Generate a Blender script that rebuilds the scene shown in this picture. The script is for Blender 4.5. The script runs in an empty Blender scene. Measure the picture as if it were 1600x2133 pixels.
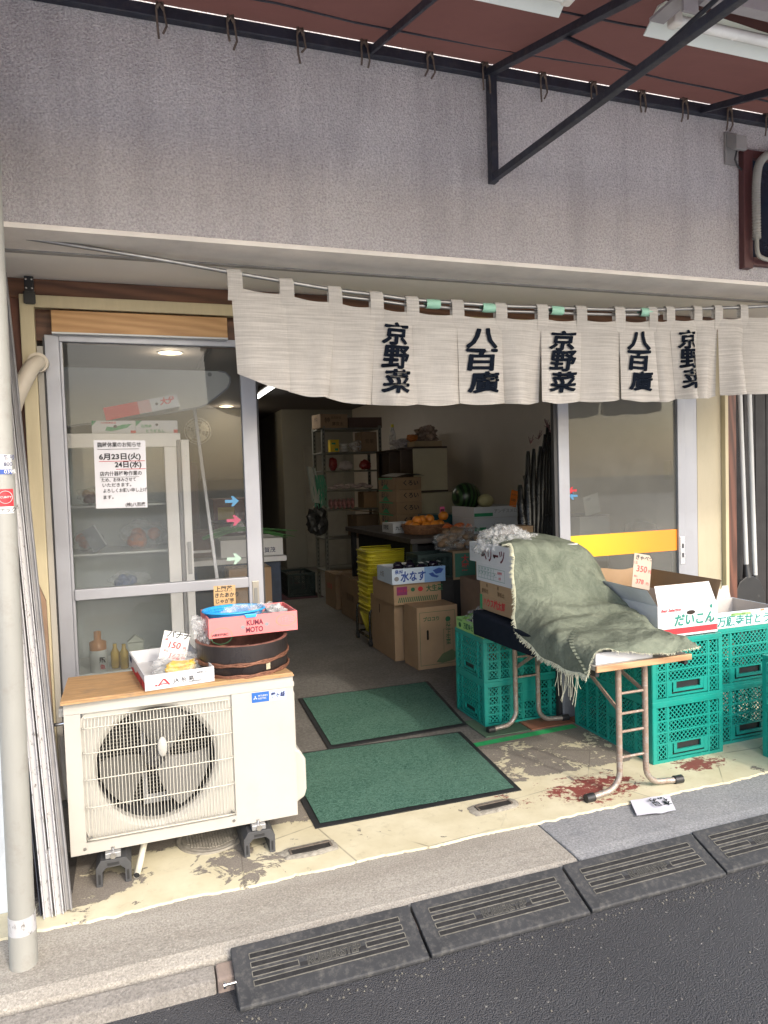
import bpy, bmesh, math, random
from mathutils import Vector, Matrix, noise as mnoise
random.seed(7)
PI = math.pi
scn = bpy.context.scene
COL = scn.collection
R_ = math.radians

# ------------------------------------------------------------ camera
CAM = Vector((0, 0, 1.5)); FOC = 1500.0
th, ph, ro = R_(19.5), R_(2.75), R_(1.76)
F0 = Vector((math.sin(th), math.cos(th), 0)); ZZ = Vector((0, 0, 1))
FW = F0*math.cos(ph) - ZZ*math.sin(ph); UP0 = ZZ*math.cos(ph) + F0*math.sin(ph); RT0 = Vector((math.cos(th), -math.sin(th), 0))
RT = RT0*math.cos(ro) - UP0*math.sin(ro); UP = UP0*math.cos(ro) + RT0*math.sin(ro)
cd = bpy.data.cameras.new('camera'); cam = bpy.data.objects.new('camera', cd); COL.objects.link(cam)
M = Matrix((RT, UP, -FW)).transposed().to_4x4(); M.translation = CAM
cam.matrix_world = M
cd.sensor_fit = 'VERTICAL'; cd.sensor_height = 36.0; cd.lens = FOC*36.0/2133.0; cd.clip_start = .05; cd.clip_end = 500
scn.camera = cam
def ray(u, v): return FW + RT*((u-800)/FOC) - UP*((v-1066.5)/FOC)
def P(u, v, y=None, z=None, x=None):   # a point of the photo on a known real plane
    d = ray(u, v)
    t = (y/d.y) if y is not None else ((z-CAM.z)/d.z if z is not None else x/d.x)
    return CAM + d*t

# ------------------------------------------------------------ materials
class N:
    def __init__(s, name):
        s.m = bpy.data.materials.new(name); s.m.use_nodes = True
        s.t = s.m.node_tree; s.b = s.t.nodes['Principled BSDF']; s.out = s.t.nodes['Material Output']
        s.co = s.t.nodes.new('ShaderNodeTexCoord').outputs['Object']
    def new(s, t): return s.t.nodes.new(t)
    def put(s, sock, v):
        if hasattr(v, 'node'): s.t.links.new(v, sock)
        elif isinstance(v, (tuple, list)): sock.default_value = (*v, 1) if len(v) == 3 and sock.type == 'RGBA' else v
        else: sock.default_value = v
    def set(s, **k):
        for a, v in k.items(): s.put(s.b.inputs[a.replace('_', ' ')], v)
    def noise(s, scale, detail=4, rough=.55, vec=None, dist=0):
        n = s.new('ShaderNodeTexNoise'); n.inputs['Scale'].default_value = scale; n.inputs['Detail'].default_value = detail
        n.inputs['Roughness'].default_value = rough; n.inputs['Distortion'].default_value = dist
        s.t.links.new(vec or s.co, n.inputs['Vector']); return n.outputs['Fac']
    def voro(s, scale, feat='F1', vec=None):
        n = s.new('ShaderNodeTexVoronoi'); n.feature = feat; n.inputs['Scale'].default_value = scale
        s.t.links.new(vec or s.co, n.inputs['Vector']); return n.outputs['Distance']
    def map(s, sc=(1, 1, 1), loc=(0, 0, 0), rot=(0, 0, 0)):
        n = s.new('ShaderNodeMapping'); n.inputs['Scale'].default_value = sc; n.inputs['Location'].default_value = loc; n.inputs['Rotation'].default_value = rot
        s.t.links.new(s.co, n.inputs['Vector']); return n.outputs['Vector']
    def ramp(s, f, *st):
        n = s.new('ShaderNodeValToRGB'); e = n.color_ramp.elements
        while len(e) < len(st): e.new(.5)
        for i, (p, c) in enumerate(st):
            e[i].position = p; e[i].color = (c, c, c, 1) if isinstance(c, (int, float)) else (*c, 1)
        s.t.links.new(f, n.inputs['Fac']); return n.outputs['Color']
    def mix(s, f, a, b, mode='MIX'):
        n = s.new('ShaderNodeMix'); n.data_type = 'RGBA'; n.blend_type = mode
        s.put(n.inputs[0], f); s.put(n.inputs[6], a); s.put(n.inputs[7], b); return n.outputs[2]
    def math(s, op, a, b=0.0, clamp=False):
        n = s.new('ShaderNodeMath'); n.operation = op; n.use_clamp = clamp; s.put(n.inputs[0], a); s.put(n.inputs[1], b); return n.outputs[0]
    def xyz(s, vec=None):
        n = s.new('ShaderNodeSeparateXYZ'); s.t.links.new(vec or s.co, n.inputs[0]); return n.outputs
    def step(s, v, lo, hi):   # smooth 0..1 between lo and hi
        n = s.new('ShaderNodeMapRange'); n.interpolation_type = 'SMOOTHSTEP'
        n.inputs['From Min'].default_value = lo; n.inputs['From Max'].default_value = hi; s.put(n.inputs['Value'], v); return n.outputs[0]
    def bump(s, h, strength=.4, dist=.01):
        n = s.new('ShaderNodeBump'); n.inputs['Strength'].default_value = strength; n.inputs['Distance'].default_value = dist
        s.put(n.inputs['Height'], h); s.t.links.new(n.outputs[0], s.b.inputs['Normal']); return n
def mul(c, k): return tuple(min(1, x*k) for x in c)
MATS = {}
def pm(name, col, rough=.6, var=.12, scale=6, bump=0, bs=80, metal=0, spec=.5, dirt=0, stretch=None, **kw):
    if name in MATS: return MATS[name]
    n = N(name); v = n.map(stretch) if stretch else n.co
    c = n.mix(n.ramp(n.noise(scale, 5, .6, v), (.3, 0.), (.7, 1.)), mul(col, 1-var), mul(col, 1+var))
    if dirt: c = n.mix(n.math('MULTIPLY', n.ramp(n.noise(scale*2.3, 8, .7), (.52, 0.), (.72, 1.)), dirt), c, mul((.18, .15, .12), 1))
    if name in ('teal_plastic', 'cardboard', 'cardboard_dull', 'yellow_plastic'):
        oi = n.new('ShaderNodeObjectInfo'); c = n.mix(n.math('MULTIPLY', oi.outputs['Random'], .4), c, mul(col, .62))
        c = n.mix(n.ramp(n.noise(55, 6, .75, n.map((1, 1, .3))), (.62, 0.), (.74, .35)), c, (.35, .33, .28))
    n.set(Base_Color=c, Metallic=metal, Specular_IOR_Level=spec)
    n.set(Roughness=n.ramp(n.noise(scale*3, 3), (.2, max(.03, rough-.1)), (.8, min(1, rough+.1))))
    if bump: n.bump(n.noise(bs, 4, .6, v), bump, .004)
    for k, x in kw.items(): n.b.inputs[k.replace('_', ' ')].default_value = x
    if name == 'teal_plastic': pass
    MATS[name] = n.m; return n.m
def ink(name, col): return pm('ink_'+name, col, .6, .05)
INK = ink('black', (.012, .014, .02)); RED = ink('red', (.55, .03, .04)); BLUE = ink('blue', (.03, .08, .33)); GRN = ink('green', (.03, .28, .12))
WHT = ink('white', (.62, .62, .60)); TEALI = ink('teal', (.02, .22, .17)); BRNI = ink('brown', (.12, .07, .03)); DKG = ink('darkgreen', (.02, .12, .05))
GREY = ink('grey', (.25, .25, .26)); LBLUE = ink('lightblue', (.25, .42, .68)); PUR = ink('purple', (.25, .03, .12)); NAVYI = ink('navy', (.02, .03, .1))
CARD = pm('cardboard', (.42, .28, .16), .75, .08, 5, .25, 160, dirt=.15)
CARDD = pm('cardboard_dull', (.33, .22, .13), .8, .1, 4, .25, 160, dirt=.2)
CARDW = pm('white_card', (.60, .61, .63), .6, .04, 4, .1, 120, dirt=.05)
CARDG = pm('grey_card_back', (.5, .48, .46), .7, .06, 6, .2, 150)
PINK = pm('pink_card', (.74, .20, .20), .5, .04, 4, .05)
LGREEN = pm('light_green_card', (.30, .52, .17), .55, .05, 4)
LBOX = pm('pale_blue_card', (.62, .72, .82), .55, .04, 4)
ALU = pm('aluminium', (.34, .35, .385), .42, .06, 3, .05, 200, metal=.35, stretch=(1, 1, .15), dirt=.12)
ALUD = pm('dark_gasket', (.03, .03, .032), .5, .1)
STEEL = pm('stainless', (.6, .6, .6), .22, .1, 20, metal=1)
BEIGE = pm('beige_enamel', (.455, .444, .405), .42, .05, 3, .03, 60, dirt=.10)
CREAMW = pm('cream_painted_wood', (.52, .45, .29), .5, .06, 6, .15, 60, stretch=(4, 4, .5), dirt=.05)
CREAMP = pm('cream_painted_panel', (.44, .39, .28), .6, .06, 3, .1, 40, stretch=(2, 2, .4), dirt=.1)
BLACKP = pm('black_plastic', (.022, .023, .025), .4, .15)
DGREYP = pm('dark_grey_plastic', (.06, .062, .066), .5, .2, 8, .1)
WHITEP = pm('white_plastic', (.55, .56, .56), .4, .03)
YELP = pm('yellow_plastic', (.72, .62, .04), .35, .08, 5)
TEAL = pm('teal_plastic', (.010, .30, .245), .38, .1, 5, .05, 30, dirt=.06)
BLUEP = pm('blue_plastic', (.03, .34, .75), .3, .05)
def wood(name, c1, c2, sc=(1, 12, 12), rough=.5, bump=.15):
    n = N(name); v = n.map(sc); w = n.new('ShaderNodeTexWave'); w.inputs['Scale'].default_value = 1.2; w.inputs['Distortion'].default_value = 7; w.inputs['Detail'].default_value = 4
    w.bands_direction = 'DIAGONAL'; n.t.links.new(v, w.inputs['Vector'])
    f = n.math('MULTIPLY_ADD', w.outputs['Fac'], .5); n.t.nodes[-1].inputs[2].default_value = 0
    f = n.math('ADD', f, n.math('MULTIPLY', n.noise(9, 6, .7, v), .5))
    n.set(Base_Color=n.ramp(f, (.25, c1), (.8, c2)), Roughness=rough); n.bump(f, bump, .003); return n.m
PLY = pm('plywood', (.40, .245, .115), .6, .32, 6, .25, 60, stretch=(1.2, 22, 1), dirt=.5)
GOLDW = wood('golden_board_wood', (.38, .20, .075), (.5, .29, .12), (1.2, 9, 14))
DKW = wood('dark_brown_timber', (.10, .045, .025), (.19, .085, .045), (1, 10, 10))
DKWV = wood('dark_brown_post_timber', (.075, .03, .02), (.17, .065, .04), (10, 10, 1))
TABW = wood('table_edge_wood', (.36, .2, .1), (.55, .34, .18), (1.5, 12, 12))
def stucco():
    n = N('grey_stucco'); x, y, z = n.xyz()
    big = n.noise(1.3, 4, .6); st = n.noise(5, 6, .65, n.map((1, 1, .035))); st2 = n.noise(11, 5, .6, n.map((1, 1, .05), (4, 0, 0)))
    c = n.mix(n.ramp(big, (.3, 0.), (.7, 1.)), (.64, .61, .61), (.76, .73, .722))
    c = n.mix(n.math('MULTIPLY', n.ramp(st, (.45, 0.), (.75, 1.)), .55), c, (.76, .71, .70))
    c = n.mix(n.math('MULTIPLY', n.ramp(st2, (.48, 0.), (.7, 1.)), .45), c, (.44, .415, .42))
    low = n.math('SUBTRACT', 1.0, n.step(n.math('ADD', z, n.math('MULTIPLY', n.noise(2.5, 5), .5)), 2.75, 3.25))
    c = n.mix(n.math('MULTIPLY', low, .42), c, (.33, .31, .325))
    dk = n.ramp(n.noise(2.1, 6, .65, n.map((1.6, 1, .5), (3, 0, 1))), (.55, 0.), (.75, 1.))
    c = n.mix(n.math('MULTIPLY', dk, .35), c, (.24, .23, .25))
    g = n.noise(105, 3, .7); v = n.voro(130); f2 = n.noise(220, 2, .6)
    c = n.mix(n.ramp(g, (.35, .5), (.6, 0.)), c, (.2, .18, .19))
    n.set(Base_Color=n.mix(.0, c, c), Roughness=.9, Specular_IOR_Level=.25)
    h = n.math('ADD', n.math('ADD', g, n.math('MULTIPLY', v, .5)), n.math('MULTIPLY', f2, .3)); n.bump(h, .8, .012); return n.m
STUC = stucco()
def plaster(name, c, dirt=.3, sc=2.5):
    n = N(name); b = n.ramp(n.noise(sc, 6, .65), (.35, 0.), (.75, 1.)); col = n.mix(n.math('MULTIPLY', b, dirt), c, mul(c, .55))
    n.set(Base_Color=col, Roughness=.8, Specular_IOR_Level=.3); n.bump(n.noise(60, 4, .6), .3, .004); return n.m
SOFF = plaster('soffit_paint', (.88, .84, .77), .15)
BAND = plaster('painted_band', (.76, .71, .65), .45, 5)
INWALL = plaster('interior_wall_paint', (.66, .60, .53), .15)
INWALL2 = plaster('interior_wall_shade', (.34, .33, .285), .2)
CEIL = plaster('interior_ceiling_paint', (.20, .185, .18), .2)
def paintfloor():
    n = N('peeling_yellow_floor_paint'); x, y, z = n.xyz()
    conc = n.mix(n.noise(22, 6, .7), (.20, .175, .14), (.33, .30, .26)); conc = n.mix(n.ramp(n.noise(160, 3, .7), (.4, .5), (.6, 0.)), conc, (.1, .09, .08))
    yel = n.mix(n.ramp(n.noise(5, 6, .65), (.35, 0.), (.7, 1.)), (.59, .535, .365), (.71, .66, .485))
    yel = n.mix(n.math('MULTIPLY', n.ramp(n.noise(14, 8, .75), (.55, 0.), (.75, 1.)), .45), yel, (.30, .25, .16))
    # where the paint has gone: threshold shifts with place
    fine = n.noise(48, 4, .7); pn = n.math('ADD', n.math('MULTIPLY', n.noise(6.5, 9, .72, None, .6), .86), n.math('MULTIPLY', n.noise(34, 6, .75), .14))
    left = n.step(x, 1.15, .9)                                  # 1 on the left
    back = n.math('MULTIPLY', n.step(y, 3.0, 3.14), left)
    worn = n.math('MULTIPLY', n.step(y, 3.02, 3.06), n.step(x, 1.1, 1.3)); worn = n.math('MULTIPLY', worn, n.step(y, 3.7, 3.45))
    far = n.step(y, 3.5, 3.56)
    blob = n.new('ShaderNodeVectorMath'); blob.operation = 'DISTANCE'; n.t.links.new(n.co, blob.inputs[0]); blob.inputs[1].default_value = (.36, 2.84, 0)
    near = n.step(blob.outputs['Value'], .30, .05)
    blob2 = n.new('ShaderNodeVectorMath'); blob2.operation = 'DISTANCE'; n.t.links.new(n.co, blob2.inputs[0]); blob2.inputs[1].default_value = (-.22, 2.92, 0)
    near2 = n.step(blob2.outputs['Value'], .34, .1)
    t = n.math('ADD', pn, n.math('MULTIPLY', n.math('MAXIMUM', near, near2), .17))
    t = n.math('ADD', t, n.math('MULTIPLY', back, .3))
    t = n.math('ADD', t, n.math('MULTIPLY', n.math('MULTIPLY', worn, n.math('ADD', fine, .25)), .22))
    t = n.math('ADD', t, far)
    gone = n.ramp(t, (.615, 0.), (.63, 1.))
    chips = n.ramp(n.noise(30, 5, .7), (.70, 0.), (.72, 1.)); gone = n.math('MAXIMUM', gone, chips)
    c = n.mix(gone, yel, conc)
    # red paint showing through
    def blobat(px, py, r0, r1, sx=1):
        mp = n.map((1/sx, 1, 1)); b = n.new('ShaderNodeVectorMath'); b.operation = 'DISTANCE'; n.t.links.new(mp, b.inputs[0]); b.inputs[1].default_value = (px/sx, py, 0)
        return n.step(b.outputs['Value'], r1, r0)
    rb = n.math('MAXIMUM', n.math('MAXIMUM', blobat(2.02, 2.84, .0, .30, 1.9), blobat(2.68, 2.86, .0, .17, 2.2)), n.math('MULTIPLY', blobat(1.62, 2.86, 0, .2), .7))
    rt = n.math('ADD', n.math('MULTIPLY', rb, .25), n.math('ADD', n.math('MULTIPLY', n.noise(11, 8, .75, n.map((1, 1.5, 1), (2, 1, 0)), .5), .6), n.math('MULTIPLY', n.noise(42, 5, .7), .4))); rm = n.ramp(rt, (.675, 0.), (.70, 1.))
    c = n.mix(rm, c, n.mix(n.noise(20), (.20, .055, .045), (.30, .09, .075)))
    cr = n.voro(1.9, 'DISTANCE_TO_EDGE', n.map((1, 1, 1), (.3, .2, 0)))
    crk = n.math('MULTIPLY', n.ramp(cr, (.0, 1.), (.006, 0.)), n.ramp(n.noise(3, 3), (.45, 0.), (.55, 1.)))
    c = n.mix(n.math('MULTIPLY', crk, .7), c, (.1, .09, .07))
    n.set(Base_Color=c, Roughness=n.ramp(gone, (0, .5), (1, .9)), Specular_IOR_Level=.35)
    h = n.math('SUBTRACT', n.math('MULTIPLY', fine, .25), gone); n.bump(h, .6, .003); return n.m
def concrete(name, a, b, sc=3, grain=180, bump=.5, speck=.0, rough=.9, streak=False):
    n = N(name); c = n.mix(n.ramp(n.noise(sc, 7, .7, n.map((.35, 1.6, 1)) if streak else None), (.3, 0.), (.7, 1.)), a, b)
    g = n.noise(grain, 3, .75); c = n.mix(n.ramp(g, (.35, .55), (.55, 0.)), c, mul(a, .45))
    c = n.mix(n.ramp(g, (.58, 0.), (.72, .5)), c, mul(b, 1.5))
    st = n.noise(9, 8, .7); c = n.mix(n.math('MULTIPLY', n.ramp(st, (.56, 0.), (.7, 1.)), .35), c, mul(a, .55))
    if speck:
        v = n.voro(grain*.9); c = n.mix(n.ramp(v, (.12, speck), (.22, 0.)), c, (.55, .55, .55))
    n.set(Base_Color=c, Roughness=rough, Specular_IOR_Level=.3); n.bump(n.math('ADD', g, n.math('MULTIPLY', n.noise(25, 4), .6)), bump, .006); return n.m
CONC = concrete('kerb_concrete', (.31, .285, .245), (.46, .435, .385), 3, 150, .6, streak=True)
CONC2 = concrete('kerb_face_stone', (.22, .205, .185), (.32, .30, .27), 4, 120, .6)
GRAN = concrete('speckled_granite', (.24, .25, .265), (.34, .345, .35), 4, 110, .4, .35)
INFL = concrete('shop_floor_concrete', (.15, .143, .13), (.235, .225, .205), 1.6, 60, .2, rough=.55)
def asphalt():
    n = N('asphalt'); g = n.noise(300, 3, .8); v = n.voro(210); b = n.noise(1.7, 7, .7)
    c = n.mix(b, (.052, .053, .058), (.098, .099, .105)); c = n.mix(n.ramp(v, (.05, .75), (.32, 0.)), c, (.15, .15, .155))
    c = n.mix(n.ramp(n.noise(75, 2, .5), (.70, 0.), (.74, 1.)), c, (.3, .29, .27))
    n.set(Base_Color=c, Roughness=.85, Specular_IOR_Level=.4); n.bump(n.math('ADD', n.math('MULTIPLY', v, -1.2), n.math('MULTIPLY', g, .6)), .8, .009); return n.m
ASPH = asphalt()
def matm():
    n = N('green_mat_pile'); g = n.noise(75, 3, .75, n.map((1, 1.25, 1)), 1.5); b = n.noise(3, 4)
    c = n.mix(n.ramp(g, (.38, 0.), (.58, 1.)), (.038, .10, .075), (.115, .235, .18)); c = n.mix(n.math('MULTIPLY', n.ramp(b, (.4, 0.), (.7, 1.)), .25), c, (.14, .25, .19))
    c = n.mix(n.ramp(n.noise(90, 2), (.74, 0.), (.76, .7)), c, (.4, .45, .42))
    n.set(Base_Color=c, Roughness=.95, Specular_IOR_Level=.1); n.bump(g, .9, .01); return n.m
MATG = matm()
def linen(name, a, b):
    n = N(name); h = n.noise(14, 6, .7, n.map((.25, .25, 9))); v = n.noise(60, 3, .6, n.map((6, 6, .2))); f = n.math('ADD', n.math('MULTIPLY', h, .85), n.math('MULTIPLY', v, .15))
    c = n.mix(n.ramp(f, (.4, 0.), (.6, 1.)), a, b); c = n.mix(n.math('MULTIPLY', n.ramp(n.noise(5, 6, .7), (.5, 0.), (.8, 1.)), .3), c, mul(a, .6)); oi = n.new('ShaderNodeObjectInfo'); c = n.mix(n.math('MULTIPLY', oi.outputs['Random'], .22), c, mul(a, .75))
    n.set(Base_Color=c, Roughness=.95, Specular_IOR_Level=.1); n.bump(f, .35, .003)
    tr = n.new('ShaderNodeBsdfTranslucent'); n.put(tr.inputs[0], c); mx = n.new('ShaderNodeMixShader'); mx.inputs[0].default_value = .3
    n.t.links.new(n.b.outputs[0], mx.inputs[1]); n.t.links.new(tr.outputs[0], mx.inputs[2]); n.t.links.new(mx.outputs[0], n.out.inputs[0]); return n.m
LINEN = linen('noren_linen', (.49, .462, .425), (.68, .648, .60))
def canvas():
    n = N('olive_canvas'); f = n.noise(7, 8, .72, None, .8)
    c = n.mix(n.ramp(f, (.35, 0.), (.68, 1.)), (.120, .140, .108), (.225, .252, .195)); w = n.noise(240, 2, .6)
    pale = n.ramp(n.noise(24, 6, .75, n.map((2, .6, 1), (0, 0, 0), (0, 0, .5)), 1.2), (.6, 0.), (.78, .6)); c = n.mix(pale, c, (.29, .33, .26))
    n.set(Base_Color=c, Roughness=.95, Specular_IOR_Level=.1); n.bump(n.math('ADD', n.noise(20, 6, .62, None, 1.4), n.math('MULTIPLY', w, .3)), .8, .014); return n.m
CANV = canvas(); FRAY = pm('frayed_thread', (.62, .62, .47), .9, .15)
def glass(name, tint, haze, hz=(.5, .52, .5), gloss=.16):
    n = N(name); nt = n.t; nt.nodes.remove(n.b)
    t = n.new('ShaderNodeBsdfTransparent'); t.inputs[0].default_value = (*tint, 1); g = n.new('ShaderNodeBsdfGlossy'); g.inputs['Roughness'].default_value = .02
    d = n.new('ShaderNodeBsdfDiffuse'); d.inputs[0].default_value = (*hz, 1); fr = n.new('ShaderNodeFresnel'); fr.inputs[0].default_value = 1.45
    m1 = n.new('ShaderNodeMixShader'); n.put(m1.inputs[0], n.math('MULTIPLY', n.ramp(n.noise(2.3, 6, .7), (.25, .5), (.8, 1.)), haze)); nt.links.new(t.outputs[0], m1.inputs[1]); nt.links.new(d.outputs[0], m1.inputs[2])
    m2 = n.new('ShaderNodeMixShader'); n.put(m2.inputs[0], n.math('MULTIPLY', fr.outputs[0], gloss, True)); nt.links.new(m1.outputs[0], m2.inputs[1]); nt.links.new(g.outputs[0], m2.inputs[2]); nt.links.new(m2.outputs[0], n.out.inputs[0]); return n.m
GLASS = glass('door_glass', (.95, .955, .955), .06, gloss=.5); GLASSR = glass('reflection_haze_glass', (.80, .81, .79), .22, (.45, .44, .40), .4); GLASSF = glass('showcase_glass', (.92, .94, .94), .07, (.5, .56, .58), .6)  # right pane: grey haze puts the street's reflection into the colour
def film(name, a=.35, c=(.85, .87, .88)):
    n = N(name); nt = n.t; n.set(Base_Color=c, Roughness=.12, Specular_IOR_Level=.9); n.bump(n.noise(28, 5, .7, None, 1.5), .9, .02)
    t = n.new('ShaderNodeBsdfTransparent'); m = n.new('ShaderNodeMixShader'); n.put(m.inputs[0], n.ramp(n.noise(22, 4, .65, None, 1.), (.35, a*.35), (.7, min(1, a*1.8))))
    nt.links.new(t.outputs[0], m.inputs[1]); nt.links.new(n.b.outputs[0], m.inputs[2]); nt.links.new(m.outputs[0], n.out.inputs[0]); return n.m
FILM = film('clear_film', .2); FILMD = film('thick_clear_film', .33)
def emit(name, c, s):
    n = N(name); n.set(Base_Color=c, Emission_Color=c, Emission_Strength=s); return n.m
def chipped():
    n = N('chipped_white_paint_on_metal'); g = n.ramp(n.noise(30, 7, .75, n.map((3, 3, .8))), (.575, 0.), (.61, 1.)); c = n.mix(g, (.46, .46, .47), (.16, .145, .13)); n.set(Base_Color=c, Roughness=.6); n.bump(g, -.3, .002); return n.m
CHIP = chipped()
def rusty(name='rusty_chrome_tube', lo=.4, hi=.62):
    n = N(name); x, y, z = n.xyz(); f = n.math('ADD', n.noise(38, 7, .75), n.math('MULTIPLY', n.step(z, .0, .35), .14)); g = n.ramp(f, (lo, 0.), (hi, 1.))
    n.set(Base_Color=n.mix(g, (.5, .48, .45), n.mix(n.noise(80, 3), (.22, .15, .11), (.38, .29, .23))), Metallic=n.math('SUBTRACT', .85, n.math('MULTIPLY', g, .7)), Roughness=n.math('ADD', n.math('MULTIPLY', g, .4), .3)); n.bump(g, .3, .001); return n.m
RUST = rusty()
def rubber():
    n = N('black_rubber'); g = n.noise(5, 6, .7); d = n.noise(45, 6, .75); c = n.mix(n.ramp(g, (.3, 0.), (.7, 1.)), (.026, .028, .031), (.046, .048, .052)); c = n.mix(n.ramp(d, (.48, 0.), (.75, .6)), c, (.16, .155, .14)); n.set(Base_Color=c, Roughness=.6); n.bump(d, .2, .002); return n.m
RUB = rubber(); RUBL = pm('dusty_rubber_edge', (.15, .145, .125), .85, .4, 30); RUBG = pm('rubber_groove', (.014, .014, .015), .8, .6, 40, .4, 90)
def awn():
    n = N('maroon_awning_fabric'); c = n.mix(n.ramp(n.noise(2.2, 6, .65), (.3, 0.), (.7, 1.)), (.095, .04, .038), (.135, .057, .052)); c = n.mix(n.math('MULTIPLY', n.ramp(n.noise(8, 8, .7), (.5, 0.), (.75, 1.)), .4), c, (.09, .035, .04))
    n.set(Base_Color=c, Roughness=.8, Specular_IOR_Level=.2); n.bump(n.noise(5, 3), .2, .01)
    tr = n.new('ShaderNodeBsdfTranslucent'); tr.inputs[0].default_value = (.12, .058, .05, 1); m = n.new('ShaderNodeMixShader'); m.inputs[0].default_value = .25
    n.t.links.new(n.b.outputs[0], m.inputs[1]); n.t.links.new(tr.outputs[0], m.inputs[2]); n.t.links.new(m.outputs[0], n.out.inputs[0]); return n.m
AWN = awn(); NAVYST = pm('dark_navy_painted_steel', (.022, .026, .04), .5, .25, 12, .3, 60, dirt=.2); ROPE = pm('weathered_rope', (.13, .10, .08), .95, .3, 30)

# ------------------------------------------------------------ mesh helpers
class MB:
    def __init__(s): s.v = []; s.f = []; s.mi = []; s.sm = []
    def add(s, vs, fs, m=0, smooth=False):
        o = len(s.v); s.v += [tuple(v) for v in vs]; s.f += [tuple(i+o for i in f) for f in fs]; s.mi += [m]*len(fs); s.sm += [smooth]*len(fs); return s
    def box(s, x0, x1, y0, y1, z0, z1, m=0, mat=None):
        vs = [Vector(p) for p in ((x0, y0, z0), (x1, y0, z0), (x1, y1, z0), (x0, y1, z0), (x0, y0, z1), (x1, y0, z1), (x1, y1, z1), (x0, y1, z1))]
        if mat is not None: vs = [mat @ v for v in vs]
        return s.add(vs, [(0, 3, 2, 1), (4, 5, 6, 7), (0, 1, 5, 4), (1, 2, 6, 5), (2, 3, 7, 6), (3, 0, 4, 7)], m)
    def quad(s, a, b, c, d, m=0): return s.add([a, b, c, d], [(0, 1, 2, 3)], m)
    def bar(s, a, b, w, h, m=0, upv=(0, 0, 1)):    # rectangular bar from a to b
        a = Vector(a); b = Vector(b); d = (b-a).normalized(); u = Vector(upv); r = d.cross(u)
        if r.length < 1e-4: r = d.cross(Vector((0, 1, 0)))
        r.normalize(); u = r.cross(d); r *= w/2; u *= h/2
        vs = [p+q for p in (a, b) for q in (-r-u, r-u, r+u, -r+u)]
        return s.add(vs, [(0, 3, 2, 1), (4, 5, 6, 7), (0, 1, 5, 4), (1, 2, 6, 5), (2, 3, 7, 6), (3, 0, 4, 7)], m)
    def tube(s, pts, r, n=8, m=0, caps=True, rs=None):
        pts = [Vector(p) for p in pts]; vs = []; k = len(pts); u = None
        for i, p in enumerate(pts):
            d = (pts[min(i+1, k-1)] - pts[max(i-1, 0)]).normalized()
            if u is None: u = d.cross(Vector((0, 0, 1))); u = u if u.length > .05 else d.cross(Vector((0, 1, 0)))
            u = (u - d*u.dot(d)).normalized(); w = d.cross(u); rr = rs[i] if rs else r
            vs += [p + (u*math.cos(2*PI*j/n) + w*math.sin(2*PI*j/n))*rr for j in range(n)]
        fs = [(i*n+j, i*n+(j+1) % n, (i+1)*n+(j+1) % n, (i+1)*n+j) for i in range(k-1) for j in range(n)]
        s.add(vs, fs, m, True)
        if caps: s.add(vs[:n], [tuple(range(n))[::-1]], m); s.add(vs[-n:], [tuple(range(n))], m)
        return s
    def lathe(s, prof, c=(0, 0, 0), n=24, m=0, smooth=True, mat=None, sx=1, sy=1, cap=False):
        vs = []
        for r, z in prof:
            for j in range(n):
                v = Vector((r*math.cos(2*PI*j/n)*sx, r*math.sin(2*PI*j/n)*sy, z))
                if mat is not None: v = mat @ v
                vs.append(v + Vector(c))
        k = len(prof); fs = [(i*n+j, i*n+(j+1) % n, (i+1)*n+(j+1) % n, (i+1)*n+j) for i in range(k-1) for j in range(n)]
        s.add(vs, fs, m, smooth)
        if cap and prof[0][0] > 1e-4: s.add(vs[:n], [tuple(range(n))[::-1]], m)
        if cap and prof[-1][0] > 1e-4: s.add(vs[-n:], [tuple(range(n))], m)
        return s
    def grid(s, fn, nu, nv, m=0, smooth=True):
        vs = [fn(i/nu, j/nv) for j in range(nv+1) for i in range(nu+1)]
        fs = [(j*(nu+1)+i, j*(nu+1)+i+1, (j+1)*(nu+1)+i+1, (j+1)*(nu+1)+i) for j in range(nv) for i in range(nu)]
        return s.add(vs, fs, m, smooth)
    def prism(s, pts, d, m=0):       # polygon extruded by vector d
        d = Vector(d); n = len(pts); a = [Vector(p) for p in pts]; vs = a+[p+d for p in a]
        return s.add(vs, [tuple(range(n))[::-1], tuple(range(n, 2*n))]+[(i, (i+1) % n, (i+1) % n+n, i+n) for i in range(n)], m)
    def poly(s, pts, m=0): return s.add(pts, [tuple(range(len(pts)))], m)
    def blob(s, c, r, m=0, amp=.25, fr=3., sub=3, seed=0, sz=(1, 1, 1)):
        bm = bmesh.new(); bmesh.ops.create_icosphere(bm, subdivisions=sub, radius=1); vs = []
        for v in bm.verts:
            k = 1 + amp*mnoise.noise(v.co*fr + Vector((seed*7.3, seed*1.7, seed))); vs.append(Vector((v.co.x*sz[0], v.co.y*sz[1], v.co.z*sz[2]))*k*r + Vector(c))
        fs = [tuple(v.index for v in f.verts) for f in bm.faces]; bm.free(); return s.add(vs, fs, m, amp < .35)
    def text(s, body, size, mat, m=0, bold=0., align='LEFT', sx=1., shear=0., spacing=1., ln=1.):
        vs, fs = textmesh(body, size, bold, align, shear, spacing, ln)
        return s.add([mat @ Vector((v[0]*sx, v[1], 0)) for v in vs], fs, m)
_tc = {}
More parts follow.
